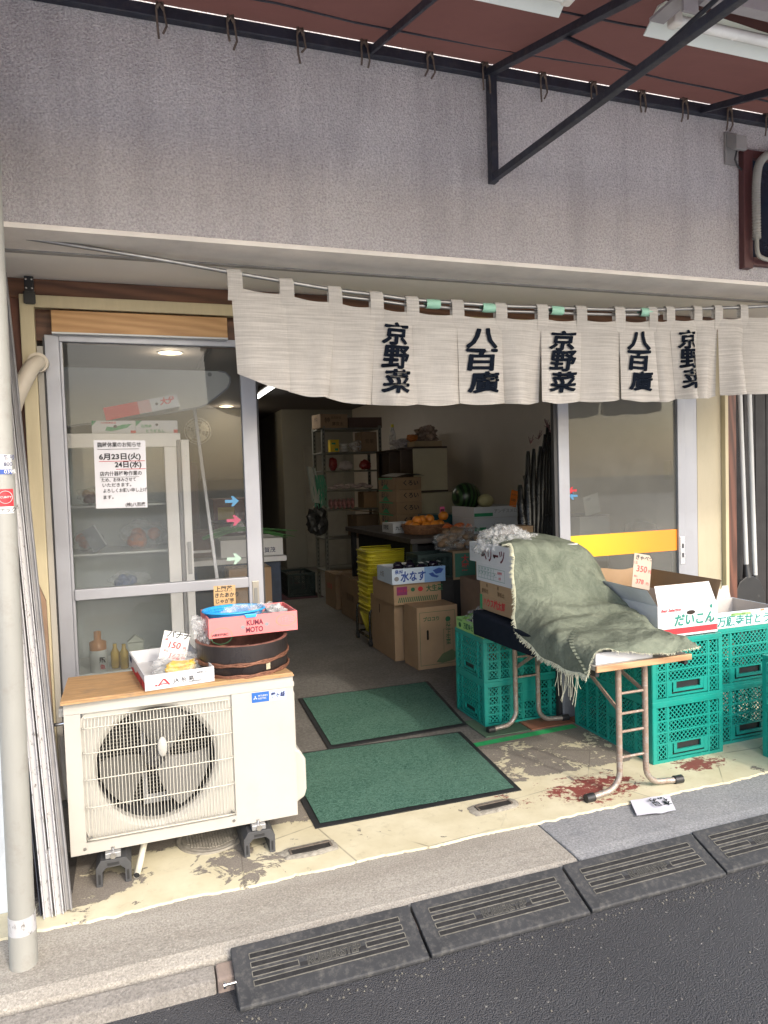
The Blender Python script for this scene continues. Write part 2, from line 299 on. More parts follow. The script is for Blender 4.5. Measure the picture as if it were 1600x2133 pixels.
def film_heap(mb, c, r, seed, sz, m=0):
    bm = bmesh.new(); bmesh.ops.create_icosphere(bm, subdivisions=5, radius=1); vs = []
    for v in bm.verts:
        q = v.co*2.1+Vector((seed, 0, 0)); k = 1+.30*mnoise.noise(q)+.22*(1-2*abs(mnoise.noise(q*2.3)))-.11+.10*(1-2*abs(mnoise.noise(q*5.1)))
        vs.append(Vector((v.co.x*sz[0], v.co.y*sz[1], v.co.z*sz[2]))*k*r+Vector(c))
    fs = [tuple(x.index for x in f.verts) for f in bm.faces]; bm.free(); mb.add(vs, fs, m, True)
def textmesh(body, size, bold, align, shear, spacing, ln):
    k = (body, size, bold, align, shear, spacing, ln)
    if k in _tc: return _tc[k]
    c = bpy.data.curves.new('t', 'FONT'); c.body = body; c.size = size; c.offset = bold*size; c.align_x = align; c.align_y = 'CENTER'; c.shear = shear; c.space_character = spacing; c.space_line = ln; c.resolution_u = 3
    o = bpy.data.objects.new('t', c); COL.objects.link(o); dg = bpy.context.evaluated_depsgraph_get(); me = bpy.data.meshes.new_from_object(o.evaluated_get(dg))
    r = ([tuple(v.co) for v in me.vertices], [tuple(p.vertices) for p in me.polygons])
    bpy.data.objects.remove(o); bpy.data.curves.remove(c); bpy.data.meshes.remove(me); _tc[k] = r; return r
def face(org, kind):    # matrix for printing on a face: F faces -y, L faces -x, R +x, T up
    ax = {'F': ((1, 0, 0), (0, 0, 1), (0, -1, 0)), 'L': ((0, -1, 0), (0, 0, 1), (-1, 0, 0)), 'R': ((0, 1, 0), (0, 0, 1), (1, 0, 0)), 'T': ((1, 0, 0), (0, 1, 0), (0, 0, 1))}[kind]
    m = Matrix([Vector(a) for a in ax]).transposed().to_4x4(); m.translation = Vector(org); return m
def link(name, mb, mats, bevel=0, seg=2):
    me = bpy.data.meshes.new(name); me.from_pydata(mb.v, [], mb.f); mats = mats if isinstance(mats, (list, tuple)) else [mats]
    for m in mats: me.materials.append(m)
    me.polygons.foreach_set('material_index', mb.mi); me.polygons.foreach_set('use_smooth', mb.sm); me.update()
    o = bpy.data.objects.new(name, me); COL.objects.link(o)
    if bevel:
        b = o.modifiers.new('bevel', 'BEVEL'); b.width = bevel; b.segments = seg; b.limit_method = 'ANGLE'; b.angle_limit = R_(35); b.harden_normals = False
    return o
def thing(name, label, cat, loc=(0, 0, 0), rotz=0, group=None):
    o = bpy.data.objects.new(name, None); COL.objects.link(o); o.location = loc; o.rotation_euler = (0, 0, rotz); o.empty_display_size = .05
    o['label'] = label; o['category'] = cat
    if group: o['group'] = group
    return o
def part(root, name, mb, mats, bevel=0, local=False, label=None):
    if not local:      # mesh given in world coordinates under an unrotated thing
        q = root; off = Vector((0, 0, 0))
        while q: off += Vector(q.location); q = q.parent
        mb.v = [tuple(Vector(v)-off) for v in mb.v]
    o = link(name, mb, mats, bevel); o.parent = root
    if label: o['label'] = label
    return o
def single(name, mb, mats, label, cat, loc=None, group=None, bevel=0, rotz=0, local=False):
    if loc is None:
        xs = [v[0] for v in mb.v]; ys = [v[1] for v in mb.v]; zs = [v[2] for v in mb.v]; loc = ((min(xs)+max(xs))/2, (min(ys)+max(ys))/2, min(zs))
    if not local: mb.v = [(v[0]-loc[0], v[1]-loc[1], v[2]-loc[2]) for v in mb.v]
    o = link(name, mb, mats, bevel); o.location = loc; o.rotation_euler[2] = rotz; o['label'] = label; o['category'] = cat
    if group: o['group'] = group
    return o
def struct(name, mb, mats, bevel=0):
    o = link(name, mb, mats, bevel); o['kind'] = 'structure'; return o
def children(o): return [c for c in bpy.data.objects if c.parent == o]
def dup(o, loc=None, rotz=None, label=None, parent=None):
    c = o.copy(); COL.objects.link(c)
    if parent: c.parent = parent
    if loc is not None: c.location = loc
    if rotz is not None: c.rotation_euler = (0, 0, rotz)
    if label: c['label'] = label
    for ch in children(o): dup(ch, parent=c)
    return c

# ================================================================ SETTING
g = MB().box(-150, 150, -150, 150, -.5, -.13); struct('ground', g, ASPH)
g = MB().box(-40, 40, .55, 2.31, -.3, -.09); struct('road', g, ASPH)
g = MB().box(-40, 40, -31, .55, -.3, -.088); struct('unseen_bounce_road', g, plaster('pale_bounce_surface', (.80, .78, .74), .1))  # unseen pale roadway, added to bounce light up onto stucco and soffit

g = MB()                                    # kerb: sloping concrete ledge (left) with a lower stone face
g.prism([(-8, 2.67, -.2), (-8, 2.67, -.007), (-8, 2.60, -.007), (-8, 2.36, -.012), (-8, 2.315, -.03), (-8, 2.30, -.2)][::-1], (9.59, 0, 0), 0)
g.prism([(-8, 2.30, -.2), (-8, 2.30, -.036), (-8, 2.24, -.05), (-8, 2.212, -.2)][::-1], (8.19, 0, 0), 1)
g.prism([(.194, 2.30, -.2), (.194, 2.30, -.036), (.194, 2.24, -.05), (.194, 2.21, -.2)][::-1], (1.39, 0, 0), 2)
struct('kerb', g, [CONC, CONC2, pm('brown_kerb_stone', (.25, .2, .17), .9, .2, 12, .5, 120)], .006)
g = MB().prism([(1.594, 2.67, -.2), (1.594, 2.67, -.007), (1.594, 2.40, -.008), (1.594, 2.32, -.016), (1.594, 2.30, -.2)][::-1], (8.4, 0, 0), 0); struct('kerb_stone', g, GRAN, .006)
def wavy_edge():
    mb = MB(); xs = [-8]+[-1+i*.012 for i in range(460)]+[10]; top = []
    for x in xs: top.append((x, 2.64+.016*mnoise.noise(Vector((x*4, 0, 0)))+.010*mnoise.noise(Vector((x*23, 3, 0)))+.006*mnoise.noise(Vector((x*70, 3, 0)))))
    vs = []; fs = []
    for i, (x, y) in enumerate(top): vs += [(x, y, -.006), (x, y+.008, 0), (x, 3.62, 0)]
    for i in range(len(top)-1): a = i*3; b = a+3; fs += [(a, b, b+1, a+1), (a+1, b+1, b+2, a+2)]
    mb.add(vs, fs); return mb
struct('street_floor', wavy_edge(), paintfloor())
g = MB().box(-3, 6, 3.62, 16.5, -.2, -.004); struct('shop_floor', g, [INFL])
g = MB(); xs = .05                          # terracotta tiles and green tape at the threshold
TILE = plaster('worn_terracotta_tile', (.30, .13, .08), .4, 9); TILEG = plaster('mossy_tile', (.10, .17, .11), .4, 9)
t_ = thing('threshold_tile', 'worn red and green floor tiles at the threshold under the back table legs', 'floor tiles', (2.2, 3.63, 0))
for i, (a, b) in enumerate(((1.86, 2.15), (2.16, 2.45), (2.46, 2.75))): part(t_, 'tile', MB().box(a, b, 3.63, 3.92, -.003, .003), [TILEG if i == 0 else TILE], .001)
single('floor_tape', MB().add([(1.735, 3.52, .002), (2.42, 3.55, .002), (2.42, 3.61, .002), (1.735, 3.575, .002)], [(0, 1, 2, 3)]), [pm('green_tape', (.03, .42, .13), .5, .15, 12, dirt=.5)], 'strip of bright green tape stuck on the floor at the threshold', 'tape')
# floor joints and cast holes
def plaster_patch(cx, cy, w, d, rot, seed, label):
    t = thing('floor_slot', label, 'floor slot', (cx, cy, 0), rot)
    ring = []
    n = 26
    for i in range(n):
        a = 2*PI*i/n; k = 1+.22*mnoise.noise(Vector((math.cos(a)*2, math.sin(a)*2, seed)))
        ring.append((math.copysign(abs(math.cos(a))**.6, math.cos(a))*w*.62*k, math.copysign(abs(math.sin(a))**.6, math.sin(a))*d*1.05*k))
    mb = MB(); vs = [(x, y, .001) for x, y in ring]+[(x*.85, y*.85, .009) for x, y in ring]+[(x*.55 if abs(x*.55) > w*.1 else x*.5, y*.42, .007) for x, y in ring]
    fs = [(j*n+i, j*n+(i+1) % n, (j+1)*n+(i+1) % n, (j+1)*n+i) for j in range(2) for i in range(n)]; mb.add(vs, fs, 0, True)
    part(t, 'plaster_ring', mb, [pm('crumbling_plaster', (.30, .28, .235), .95, .35, 40, .9, 90)], local=True)
    m2 = MB(); m2.box(-w*.42, w*.42, -d*.40, d*.36, .0, .0105); part(t, 'metal_slot', m2, [pm('dark_slot', (.02, .018, .016), .8, .4, 30)], local=True)
    m3 = MB(); m3.box(-w*.42, w*.42, d*.30, d*.46, .0, .015); m3.box(-w*.44, -w*.40, -d*.4, d*.4, 0, .014); m3.box(w*.40, w*.44, -d*.4, d*.4, 0, .014); part(t, 'slot_rim', m3, [pm('rusty_rim', (.12, .10, .08), .8, .4, 40)], local=True)
plaster_patch(.632, 2.80, .2, .045, .02, 1.3, 'cast floor slot ringed with crumbling plaster between the fan unit and the kerb')
plaster_patch(1.49, 2.845, .2, .05, .03, 5.1, 'cast floor slot in chipped plaster just in front of the front mat')
# manhole
mb = MB(); mb.lathe([(.0, .006), (.118, .006), (.122, .002), (.13, .008), (.14, .008), (.142, .0)], (.265, 3.07, 0), 40, 0, False)
for i in range(-10, 11):
    for j in range(-10, 11):
        x = i*.0118; y = j*.0118+(.006 if i % 2 else 0)
        if x*x+y*y < .105**2: mb.box(.265+x-.0042, .265+x+.0042, 3.07+y-.0042, 3.07+y+.0042, .006, .0095)
single('manhole_cover', mb, [pm('worn_cast_iron', (.27, .25, .21), .75, .25, 20, .3, 120)], 'small round studded manhole cover under the white fan unit', 'manhole cover')
# drain grate
t = thing('drain_grate', 'dark square drain grate on the floor behind the downpipe', 'drain grate', (-.38, 3.0, 0))
DG = pm('dark_cast_iron', (.055, .05, .045), .7, .3, 20, .3, 80)
mb = MB(); mb.box(-.52, -.26, 2.84, 2.87, 0, .012); mb.box(-.52, -.26, 3.12, 3.15, 0, .012); mb.box(-.52, -.49, 2.87, 3.12, 0, .012); mb.box(-.29, -.26, 2.87, 3.12, 0, .012); part(t, 'frame', mb, DG, .001)
mb = MB(); mb.box(-.49, -.29, 2.87, 3.12, 0, .004)
for i in range(13):
    for j in range(16): mb.bar((-.486+i*.0155, 2.875+j*.0155, .007), (-.478+i*.0155, 2.885+j*.0155, .007), .003, .003)
part(t, 'grate', mb, DG)

# ---------------------------------------------------------------- building
B = thing('shop_building', 'grey stucco shop front with a painted soffit over an open greengrocer doorway', 'building', (0, 3.02, 0))
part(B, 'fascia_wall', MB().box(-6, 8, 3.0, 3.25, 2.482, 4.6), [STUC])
mb = MB(); n_ = 280; vs = []; fs = []
for i in range(n_+1):                       # ragged painted band under the stucco
    x = -3+i*.03; r = -.007+.005*mnoise.noise(Vector((x*5, 0, 0)))+.004*mnoise.noise(Vector((x*30, 0, 0)))
    vs += [(x, 2.993, 2.462), (x, 2.993, 2.482+r)]
fs = [(2*i, 2*i+2, 2*i+3, 2*i+1) for i in range(n_)]; mb.add(vs, fs); mb.box(-3, 5.4, 2.994, 3.265, 2.464, 2.4815); part(B, 'edge_band', mb, [BAND])
mb = MB(); mb.box(-3, 5.4, 3.268, 3.30, 2.458, 2.482); part(B, 'drip_rail', mb, [pm('grey_rail', (.28, .27, .25), .5, .2, 8)], .002)
part(B, 'soffit', MB().box(-3, 5.4, 3.303, 3.86, 2.478, 2.60), [SOFF])
mb = MB().box(-3, 4.6, 3.75, 3.86, 2.385, 2.476); mb.box(-3, 4.6, 3.78, 3.86, 2.195, 2.385); part(B, 'timber_lintel', mb, [DKW], .003)
part(B, 'cream_beam', MB().box(-.425, 2.40, 3.705, 3.749, 2.335, 2.392), [CREAMW], .004)
part(B, 'cream_post', MB().box(-.432, -.372, 3.70, 3.749, .0, 2.392), [CREAMW], .004, label='cream painted narrow post at the left of the glass door')
mb = MB(); mb.box(-.3, .505, 3.69, 3.745, 2.222, 2.322); part(B, 'header_board', mb, [GOLDW], .002, label='golden wood grain board over the left glass door')
mb = MB(); mb.box(-.3, .505, 3.686, 3.745, 2.214, 2.2215); part(B, 'board_edge_strip', mb, [WHITEP])
part(B, 'side_timber', MB().box(-1.6, -.433, 3.752, 3.86, 0, 2.384), [DKWV], .003)
mb = MB(); mb.box(-.371, -.345, 3.72, 3.80, 0, 2.16); part(B, 'jamb_panel', mb, [plaster('jamb_paint', (.42, .40, .36), .35)], .002)
mb = MB(); mb.box(3.50, 3.70, 3.745, 3.86, 0, 2.384); part(B, 'pillar', mb, [CREAMP], .003, label='cream painted pillar at the right of the doorway')
mb = MB(); mb.box(3.701, 3.728, 3.71, 3.86, 0, 2.384); part(B, 'pillar_edge', mb, [CREAMW], .003)
part(B, 'dark_post', MB().box(3.73, 3.845, 3.76, 3.86, 0, 2.384), [DKWV], .003)
mb = MB(); 
for i in range(16): mb.box(3.86+i*.1, 3.955+i*.1, 3.90, 3.95, 0, 2.45)
part(B, 'dark_cladding', mb, [pm('black_brown_cladding', (.016, .014, .015), .6, .3, 4, .2, 60)], .004)
# interior
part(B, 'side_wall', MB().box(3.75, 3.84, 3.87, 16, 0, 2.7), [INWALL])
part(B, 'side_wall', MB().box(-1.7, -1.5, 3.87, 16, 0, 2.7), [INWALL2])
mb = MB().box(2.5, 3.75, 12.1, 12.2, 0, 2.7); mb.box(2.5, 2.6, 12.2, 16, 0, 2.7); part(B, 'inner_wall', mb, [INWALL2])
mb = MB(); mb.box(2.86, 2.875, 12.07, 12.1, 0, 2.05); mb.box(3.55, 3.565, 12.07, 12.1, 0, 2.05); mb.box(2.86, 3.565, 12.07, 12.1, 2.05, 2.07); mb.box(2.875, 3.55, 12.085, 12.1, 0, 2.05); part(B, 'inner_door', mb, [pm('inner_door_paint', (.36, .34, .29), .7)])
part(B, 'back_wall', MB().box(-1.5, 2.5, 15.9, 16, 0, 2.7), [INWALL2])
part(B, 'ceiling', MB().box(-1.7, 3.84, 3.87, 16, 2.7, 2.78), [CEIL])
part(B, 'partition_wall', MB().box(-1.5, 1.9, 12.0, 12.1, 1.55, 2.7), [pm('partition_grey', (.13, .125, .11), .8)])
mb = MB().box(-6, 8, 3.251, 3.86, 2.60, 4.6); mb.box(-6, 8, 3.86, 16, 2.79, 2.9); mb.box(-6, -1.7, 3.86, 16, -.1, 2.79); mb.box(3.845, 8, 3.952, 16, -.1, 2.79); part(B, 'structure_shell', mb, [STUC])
part(B, 'upper_wall', MB().box(-6, -.9, 3.25, 3.86, 2.47, 2.5), [STUC]) if False else None
# switches on the side wall
for y in (4.02, 4.30):
    t = part(B, 'switch_plate', MB().box(3.742, 3.75, y-.04, y+.04, 1.42, 1.56), [pm('ivory_plastic', (.62, .58, .42), .4)], .003)
    for z in (1.465, 1.51): part(t, 'rocker', MB().box(3.738, 3.742, y-.015, y+.015, z-.012, z+.012), [pm('ivory_plastic')] if False else [MATS['ivory_plastic']], .001)
t = thing('hinge_bracket', 'black metal bracket screwed at the top left corner of the cream beam', 'bracket', (-.4, 3.70, 2.36))
mb = MB().box(-.405, -.365, 3.684, 3.699, 2.345, 2.47); mb.box(-.41, -.36, 3.68, 3.684, 2.345, 2.40); part(t, 'plate', mb, BLACKP, .002)
for x in (-.397, -.373):
    for z in (2.415, 2.455): part(t, 'screw', MB().lathe([(.005, 0), (.005, .003), (.0, .004)], (x, 3.684, z), 8, 0, True, Matrix.Rotation(PI/2, 3, 'X')), STEEL)

# ---------------------------------------------------------------- glass doors
def leaf_common(t, x0, x1, gx0, gx1, zt, y=3.75):
    pass
D1 = thing('glass_door', 'left aluminium glass door with a notice and arrow stickers', 'glass door', (.15, 3.75, 0), group='aluminium glass doors')
mb = MB(); mb.box(-.338, -.275, 3.725, 3.765, .0, 2.215); mb.box(-.275, -.262, 3.735, 3.765, .06, 2.19); part(D1, 'stile', mb, ALU, .003)
part(D1, 'stile', MB().box(.566, .642, 3.725, 3.765, .0, 2.30), ALU, .003)
part(D1, 'top_rail', MB().box(-.275, .566, 3.727, 3.765, 2.185, 2.22), ALU, .003)
part(D1, 'middle_rail', MB().box(-.262, .566, 3.722, 3.765, .955, 1.007), ALU, .003)
part(D1, 'bottom_rail', MB().box(-.275, .566, 3.727, 3.765, .0, .10), ALU, .003)
part(D1, 'gasket', MB().box(.643, .652, 3.735, 3.765, 0, 2.3), ALUD); part(D1, 'gasket', MB().box(-.344, -.339, 3.72, 3.765, 0, 2.2), ALUD)
part(D1, 'upper_pane', MB().box(-.262, .566, 3.744, 3.748, 1.007, 2.185), GLASS)
part(D1, 'lower_pane', MB().box(-.262, .566, 3.744, 3.748, .10, .955), GLASS)
h = part(D1, 'handle', MB().box(.583, .618, 3.7215, 3.726, .84, .985), [pm('brass_grey', (.33, .31, .27), .4, metal=.7)], .002)
part(h, 'recess', MB().box(.592, .609, 3.719, 3.7215, .865, .95), [pm('recess_grey', (.2, .2, .19), .4)], .001)
def arrow(x, z, s, m, name, label, y=3.7425, left=False):
    k = -1 if left else 1; pts = [(-1, -.22), (.1, -.22), (-.15, -.75), (.2, -.75), (1, 0), (.2, .75), (-.15, .75), (.1, .22), (-1, .22)]
    mb = MB(); mb.poly([(x+k*a*s, y, z+b*s) for a, b in (pts if not left else pts[::-1])]); single(name, mb, m, label, 'sticker', group='arrow stickers on the glass doors')
arrow(.50, 1.402, .035, pm('blue_sticker', (.07, .25, .45), .5), 'arrow_sticker', 'small blue arrow sticker on the left glass door, topmost of three')
arrow(.505, 1.303, .036, pm('pink_sticker', (.42, .07, .13), .5), 'arrow_sticker', 'pink red arrow sticker between a blue and a pale green arrow')
arrow(.50, 1.105, .038, pm('mint_sticker', (.36, .50, .42), .5), 'arrow_sticker', 'large pale green arrow sticker on the left glass door, lowest of three')
# notice
t = thing('notice_paper', 'white handwritten closing notice taped on the left glass door', 'notice', (-.02, 3.742, 1.39))
mb = MB(); mb.grid(lambda a, b: (-.145+.236*a+.004*b-.004, 3.7425-.003*math.sin(a*PI)*math.sin(b*3), 1.392+.33*b-.004*a), 10, 10, 0)
f = face((-.145, 3.7375, 1.392), 'F'); T_ = lambda s, x, y, sz, m=1, b=.012, **k: mb.text(s, sz, f @ Matrix.Translation((x, y, 0)), m, b, **k)
T_('臨時休業のお知らせ', .015, .305, .026, sx=.86); mb.box(-.13, .06, 3.737, 3.738, 1.676, 1.678, 1)
T_('6月23日(火)', .02, .247, .034, b=.03, sx=1.1); mb.box(-.125, .085, 3.737, 3.738, 1.617, 1.6195, 2)
T_('24日(水)', .09, .208, .034, b=.03, sx=1.); mb.box(-.05, .088, 3.737, 3.738, 1.578, 1.5805, 2)
T_('店内什器移動作業の', .02, .165, .024, b=.01, sx=.9); mb.box(-.125, .055, 3.737, 3.738, 1.540, 1.5415, 1)
T_('ため、お休みさせて', .025, .135, .021, sx=.85); T_('いただきます。', .028, .11, .021); T_('よろしくお願い申し上げ', .03, .083, .021, sx=.88); T_('ます。', .028, .052, .021); T_('(株)八百廣', .13, .012, .021, sx=.95)
part(t, 'sheet', mb, [pm('paper', (.72, .72, .76), .7, .03), INK, RED])
D2 = thing('glass_door', 'right aluminium glass door crossed by a yellow and orange band', 'glass door', (2.9, 3.75, 0), group='aluminium glass doors')
mb = MB(); mb.box(2.440, 2.515, 3.725, 3.765, 0, 2.30); part(D2, 'stile', mb, ALU, .003); part(D2, 'gasket', MB().box(2.415, 2.4395, 3.735, 3.765, 0, 2.3), ALUD)
part(D2, 'stile', MB().box(3.327, 3.384, 3.725, 3.765, 0, 2.3), ALU, .003); part(D2, 'gasket', MB().box(3.385, 3.391, 3.735, 3.765, 0, 2.3), ALUD)
part(D2, 'frame', MB().box(3.392, 3.495, 3.74, 3.80, 0, 2.3), ALU, .003); part(D2, 'bottom_rail', MB().box(2.515, 3.327, 3.727, 3.765, 0, .10), ALU, .003); part(D2, 'top_rail', MB().box(2.515, 3.327, 3.727, 3.765, 2.22, 2.3), ALU, .003)
part(D2, 'pane', MB().box(2.515, 3.327, 3.744, 3.748, .10, 2.22), GLASSR)
def ora():
    n = N('yellow_orange_film'); x, y, z = n.xyz(); n.set(Base_Color=n.ramp(n.step(n.math('ADD', x, 0), -.4, .4), (0, (.78, .50, .015)), (1, (.80, .27, .02))), Roughness=.35); return n.m
part(D2, 'colour_band', MB().box(2.516, 3.326, 3.7405, 3.7435, .972, 1.108), [ora()])
h = part(D2, 'lock', MB().box(3.335, 3.376, 3.7205, 3.7245, .88, 1.06), STEEL, .003)
for z in (.94, 1.0): part(h, 'keyhole', MB().box(3.350, 3.361, 3.7185, 3.7205, z-.014, z+.014), BLACKP)
arrow(2.545, 1.385, .03, RED, 'arrow_sticker', 'small red arrow sticker pointing left on the right glass door', left=True)
arrow(2.55, 1.352, .03, pm('blue_sticker', (.07, .25, .45), .5), 'arrow_sticker', 'small blue arrow sticker pointing left on the right glass door', left=True)

# ---------------------------------------------------------------- awning
A = thing('awning', 'maroon fabric awning on a dark steel frame over the shop front', 'awning', (1.6, 3.0, 3.3))
SL = .28
def az(y): return 3.335-SL*(3.0-y)
def awf(a, b):
    x = -3+9*a; y = 2.972-1.52*b; return (x, y, az(y)+.022+.008*math.sin(x*3.1)*math.sin(b*9)-.012*math.sin(b*PI*3)**2)
part(A, 'fabric', MB().grid(awf, 60, 24), [AWN])
mb = MB(); mb.grid(lambda a, b: (-3+9*a, 1.452-.006*math.sin(a*120), az(1.452)+.022-.03*b), 120, 3); part(A, 'valance', mb, [AWN])
mb = MB(); mb.box(-3, 6, 2.962, 2.998, 3.292, 3.3405); part(A, 'wall_beam', mb, [NAVYST], .004)
part(A, 'front_beam', MB().box(-3, 6, 1.46, 1.49, az(1.47)-.025, az(1.47)+.01), [NAVYST], .003)
for x, w in ((-.6, .03), (1.05, .014), (1.615, .034), (2.82, .02), (3.9, .03)):
    part(A, 'rafter', MB().bar((x, 2.96, az(2.96)-.02), (x, 1.5, az(1.5)-.02), w, .03), [NAVYST], .002)
for y in (2.72, 2.25):
    mb = MB(); mb.tube([(-3+i*.3, y+.012*math.sin(i), az(y)+.012-.01*abs(math.sin(i*1.3))) for i in range(31)], .004, 6); part(A, 'purlin', mb, [NAVYST])
part(A, 'bracket_upright', MB().box(1.615, 1.650, 2.955, 2.998, 2.825, 3.30), [NAVYST], .003)
part(A, 'brace', MB().bar((1.635, 2.965, 2.845), (1.635, 1.47, 2.775), .030, .030), [NAVYST], .003); part(A, 'end_link', MB().bar((1.635, 1.475, 2.76), (1.635, 1.475, az(1.47)-.02), .03, .03), [NAVYST], .003)
for q_ in ((1.625, 2.40, az(2.4)-.02), (1.99, 1.93, az(1.93)+.0), (1.70, 1.50, az(1.5)-.02)): part(A, 'diagonal_rod', MB().tube([(1.638, 1.99, 2.805), q_], .008, 8), [NAVYST])
for i, u in enumerate((333, 480, 625, 758, 895, 1010, 1130, 1235, 1337, 1425, 1518, 1598)):
    x = P(u, 20+(u-333)*.18, y=2.955).x; mb = MB(); rnd = random.Random(i)
    for k in range(2):
        dx = (k-.5)*.028; L = .05+.05*rnd.random(); mb.tube([(x+dx*.4, 2.99, 3.345), (x+dx*.6, 2.945, 3.35), (x+dx, 2.948, 3.31), (x+dx*1.2+.006, 2.952, 3.30-L*.6), (x+dx+.012*rnd.uniform(-1, 1), 2.955, 3.30-L)], .0045, 6)
    mb.tube([(x-.012, 2.95, 3.318), (x, 2.944, 3.332), (x+.014, 2.95, 3.315)], .007, 6)
    part(A, 'rope_tie', mb, [ROPE])
def fluor(x0, x1, y, z, label):
    t = thing('fluorescent_lamp', label, 'lamp', (x0, y, z), group='unlit fluorescent lamps under the awning')
    mb = MB(); mb.prism([(x0, y-.11, z+.03), (x0, y-.03, z+.06), (x0, y+.03, z+.06), (x0, y+.105, z+.005), (x0, y+.103, z+.0), (x0, y+.03, z+.05), (x0, y-.03, z+.05), (x0, y-.11, z+.025)], (x1-x0, 0, 0)); part(t, 'reflector', mb, [pm('white_lamp_steel', (.72, .76, .72), .4, .05)], .001)
    for x in (x0+.03, x1-.05): part(t, 'socket', MB().box(x, x+.035, y-.022, y+.022, z-.02, z+.05), [pm('socket_cream', (.75, .72, .66), .4)], .008)
    part(t, 'tube', MB().tube([(x0+.06, y, z), (x1-.05, y, z)], .019, 12), [pm('milk_tube', (.8, .8, .76), .2)])
fluor(1.80, 3.0, 2.06, 3.04, 'unlit white fluorescent lamp under the awning at the right'); fluor(.28, 1.46, 2.075, 3.05, 'unlit white fluorescent lamp under the awning at the top centre')
mb = MB(); mb.box(1.80, 3.2, 1.86, 1.90, 2.985, 3.03); mb.box(1.74, 1.7995, 1.86, 2.06, 3.02, 3.03); mb.box(1.74, 1.7995, 1.90, 1.91, 2.96, 3.02)
single('lamp_backing_board', mb, [pm('grey_lamp_plate', (.33, .31, .32), .6, .15, 8)], 'grey mounting plate behind the right fluorescent lamp', 'mounting plate')

# sensor lamp, window, conduit
t = thing('outdoor_outlet', 'grey outdoor outlet cover with a black cable on the stucco wall', 'outlet', (3.03, 3.0, 3.14))
mb = MB(); mb.box(2.995, 3.075, 2.985, 2.999, 3.07, 3.235); part(t, 'back_plate', mb, [pm('grey_outlet', (.27, .26, .25), .6)], .004)
mb = MB(); mb.prism([(3.0, 2.985, 3.225), (3.0, 2.92, 3.19), (3.0, 2.92, 3.12), (3.0, 2.94, 3.12), (3.0, 2.985, 3.16)], (.07, 0, 0)); part(t, 'cover', mb, [MATS['grey_outlet']], .004)
part(t, 'cable', MB().tube([(3.035, 2.95, 3.13), (3.02, 2.95, 3.08), (3.05, 2.96, 3.05), (3.10, 2.98, 3.045), (3.16, 2.985, 3.05)], .005, 6), BLACKP)
t = thing('side_window', 'dark window in a maroon frame at the right end of the stucco wall', 'window', (3.4, 3.0, 2.57))
MR = pm('maroon_frame_paint', (.085, .03, .03), .5, .2, 6)
mb = MB(); mb.box(3.095, 3.155, 2.965, 3.003, 2.54, 3.15); mb.box(3.155, 4.0, 2.965, 3.003, 2.56, 2.60); mb.box(3.155, 4.0, 2.965, 3.003, 3.11, 3.15); mb.box(3.93, 4.0, 2.965, 3.003, 2.60, 3.11); part(t, 'frame', mb, MR, .003)
part(t, 'pane', MB().box(3.155, 3.93, 2.990, 2.997, 2.60, 3.11), [pm('dark_pane', (.012, .02, .035), .08, .3, 3)])
t = thing('flexible_conduit', 'pale ribbed flexible conduit curving over the dark window', 'conduit', (3.2, 2.93, 2.6))
pts = [Vector((3.36, 2.93, 3.14)), Vector((3.24, 2.93, 3.125)), Vector((3.165, 2.93, 3.07)), Vector((3.142, 2.93, 2.97)), Vector((3.140, 2.93, 2.83)), Vector((3.142, 2.93, 2.68))]
def resample(pts, n):
    out = []; 
    for i in range(n+1):
        f = i/n*(len(pts)-1); k = min(int(f), len(pts)-2); f -= k; p0 = pts[max(k-1, 0)]; p1 = pts[k]; p2 = pts[k+1]; p3 = pts[min(k+2, len(pts)-1)]
        out.append(.5*((2*p1)+(p2-p0)*f+(2*p0-5*p1+4*p2-p3)*f*f+(3*p1-p0-3*p2+p3)*f**3))
    return out
q = resample(pts, 220); mb = MB(); mb.tube(q, .02, 12, rs=[.0215 if i % 4 < 2 else .018 for i in range(len(q))]); part(t, 'corrugated_tube', mb, [pm('conduit_grey', (.30, .295, .265), .6)])
mb = MB(); mb.tube(resample([Vector((3.142, 2.93, 2.68)), Vector((3.147, 2.93, 2.61)), Vector((3.18, 2.93, 2.585)), Vector((3.26, 2.93, 2.58)), Vector((3.5, 2.93, 2.60))], 20), .011, 8); part(t, 'end_cable', mb, [MATS['conduit_grey']])

# ---------------------------------------------------------------- noren
NY = 3.14
RODP = [P(u, v, y=NY) for u, v in ((-120, 470), (0, 487), (300, 535), (480, 567), (597, 587), (700, 604), (783, 614), (857, 624), (951, 631), (1041, 637), (1127, 640), (1208, 643), (1288, 645), (1357, 645), (1450, 643), (1546, 640), (1600, 637), (1760, 626))]
def rodz(x):
    for a, b in zip(RODP, RODP[1:]):
        if a.x <= x <= b.x: f = (x-a.x)/(b.x-a.x); return a.z+(b.z-a.z)*f
    return RODP[-1].z if x > RODP[-1].x else RODP[0].z
rd = resample(RODP, 90)
t = thing('curtain_rod', 'bowed stainless rod carrying the linen shop curtain', 'curtain rod', (1.5, NY, 2.3))
DST = pm('dull_steel', (.30, .30, .30), .35, .2, 12, metal=.8); part(t, 'rod', MB().tube(rd, .009, 10), DST); sub = [p+Vector((0, .012, -.022)) for p in rd if .9 < p.x < 2.72]; part(t, 'rod', MB().tube(sub, .008, 10), DST)
for u in (902, 1018, 1160, 1345):
    x = P(u, 640, y=NY).x; z = rodz(x); mb = MB(); mb.lathe([(.022, -.035), (.023, 0), (.022, .035)], (x, NY+.006, z-.012), 12, 0, True, Matrix.Rotation(PI/2, 3, 'Y')); part(t, 'green_tape', mb, [pm('mint_tape', (.27, .5, .38), .5, .1)])
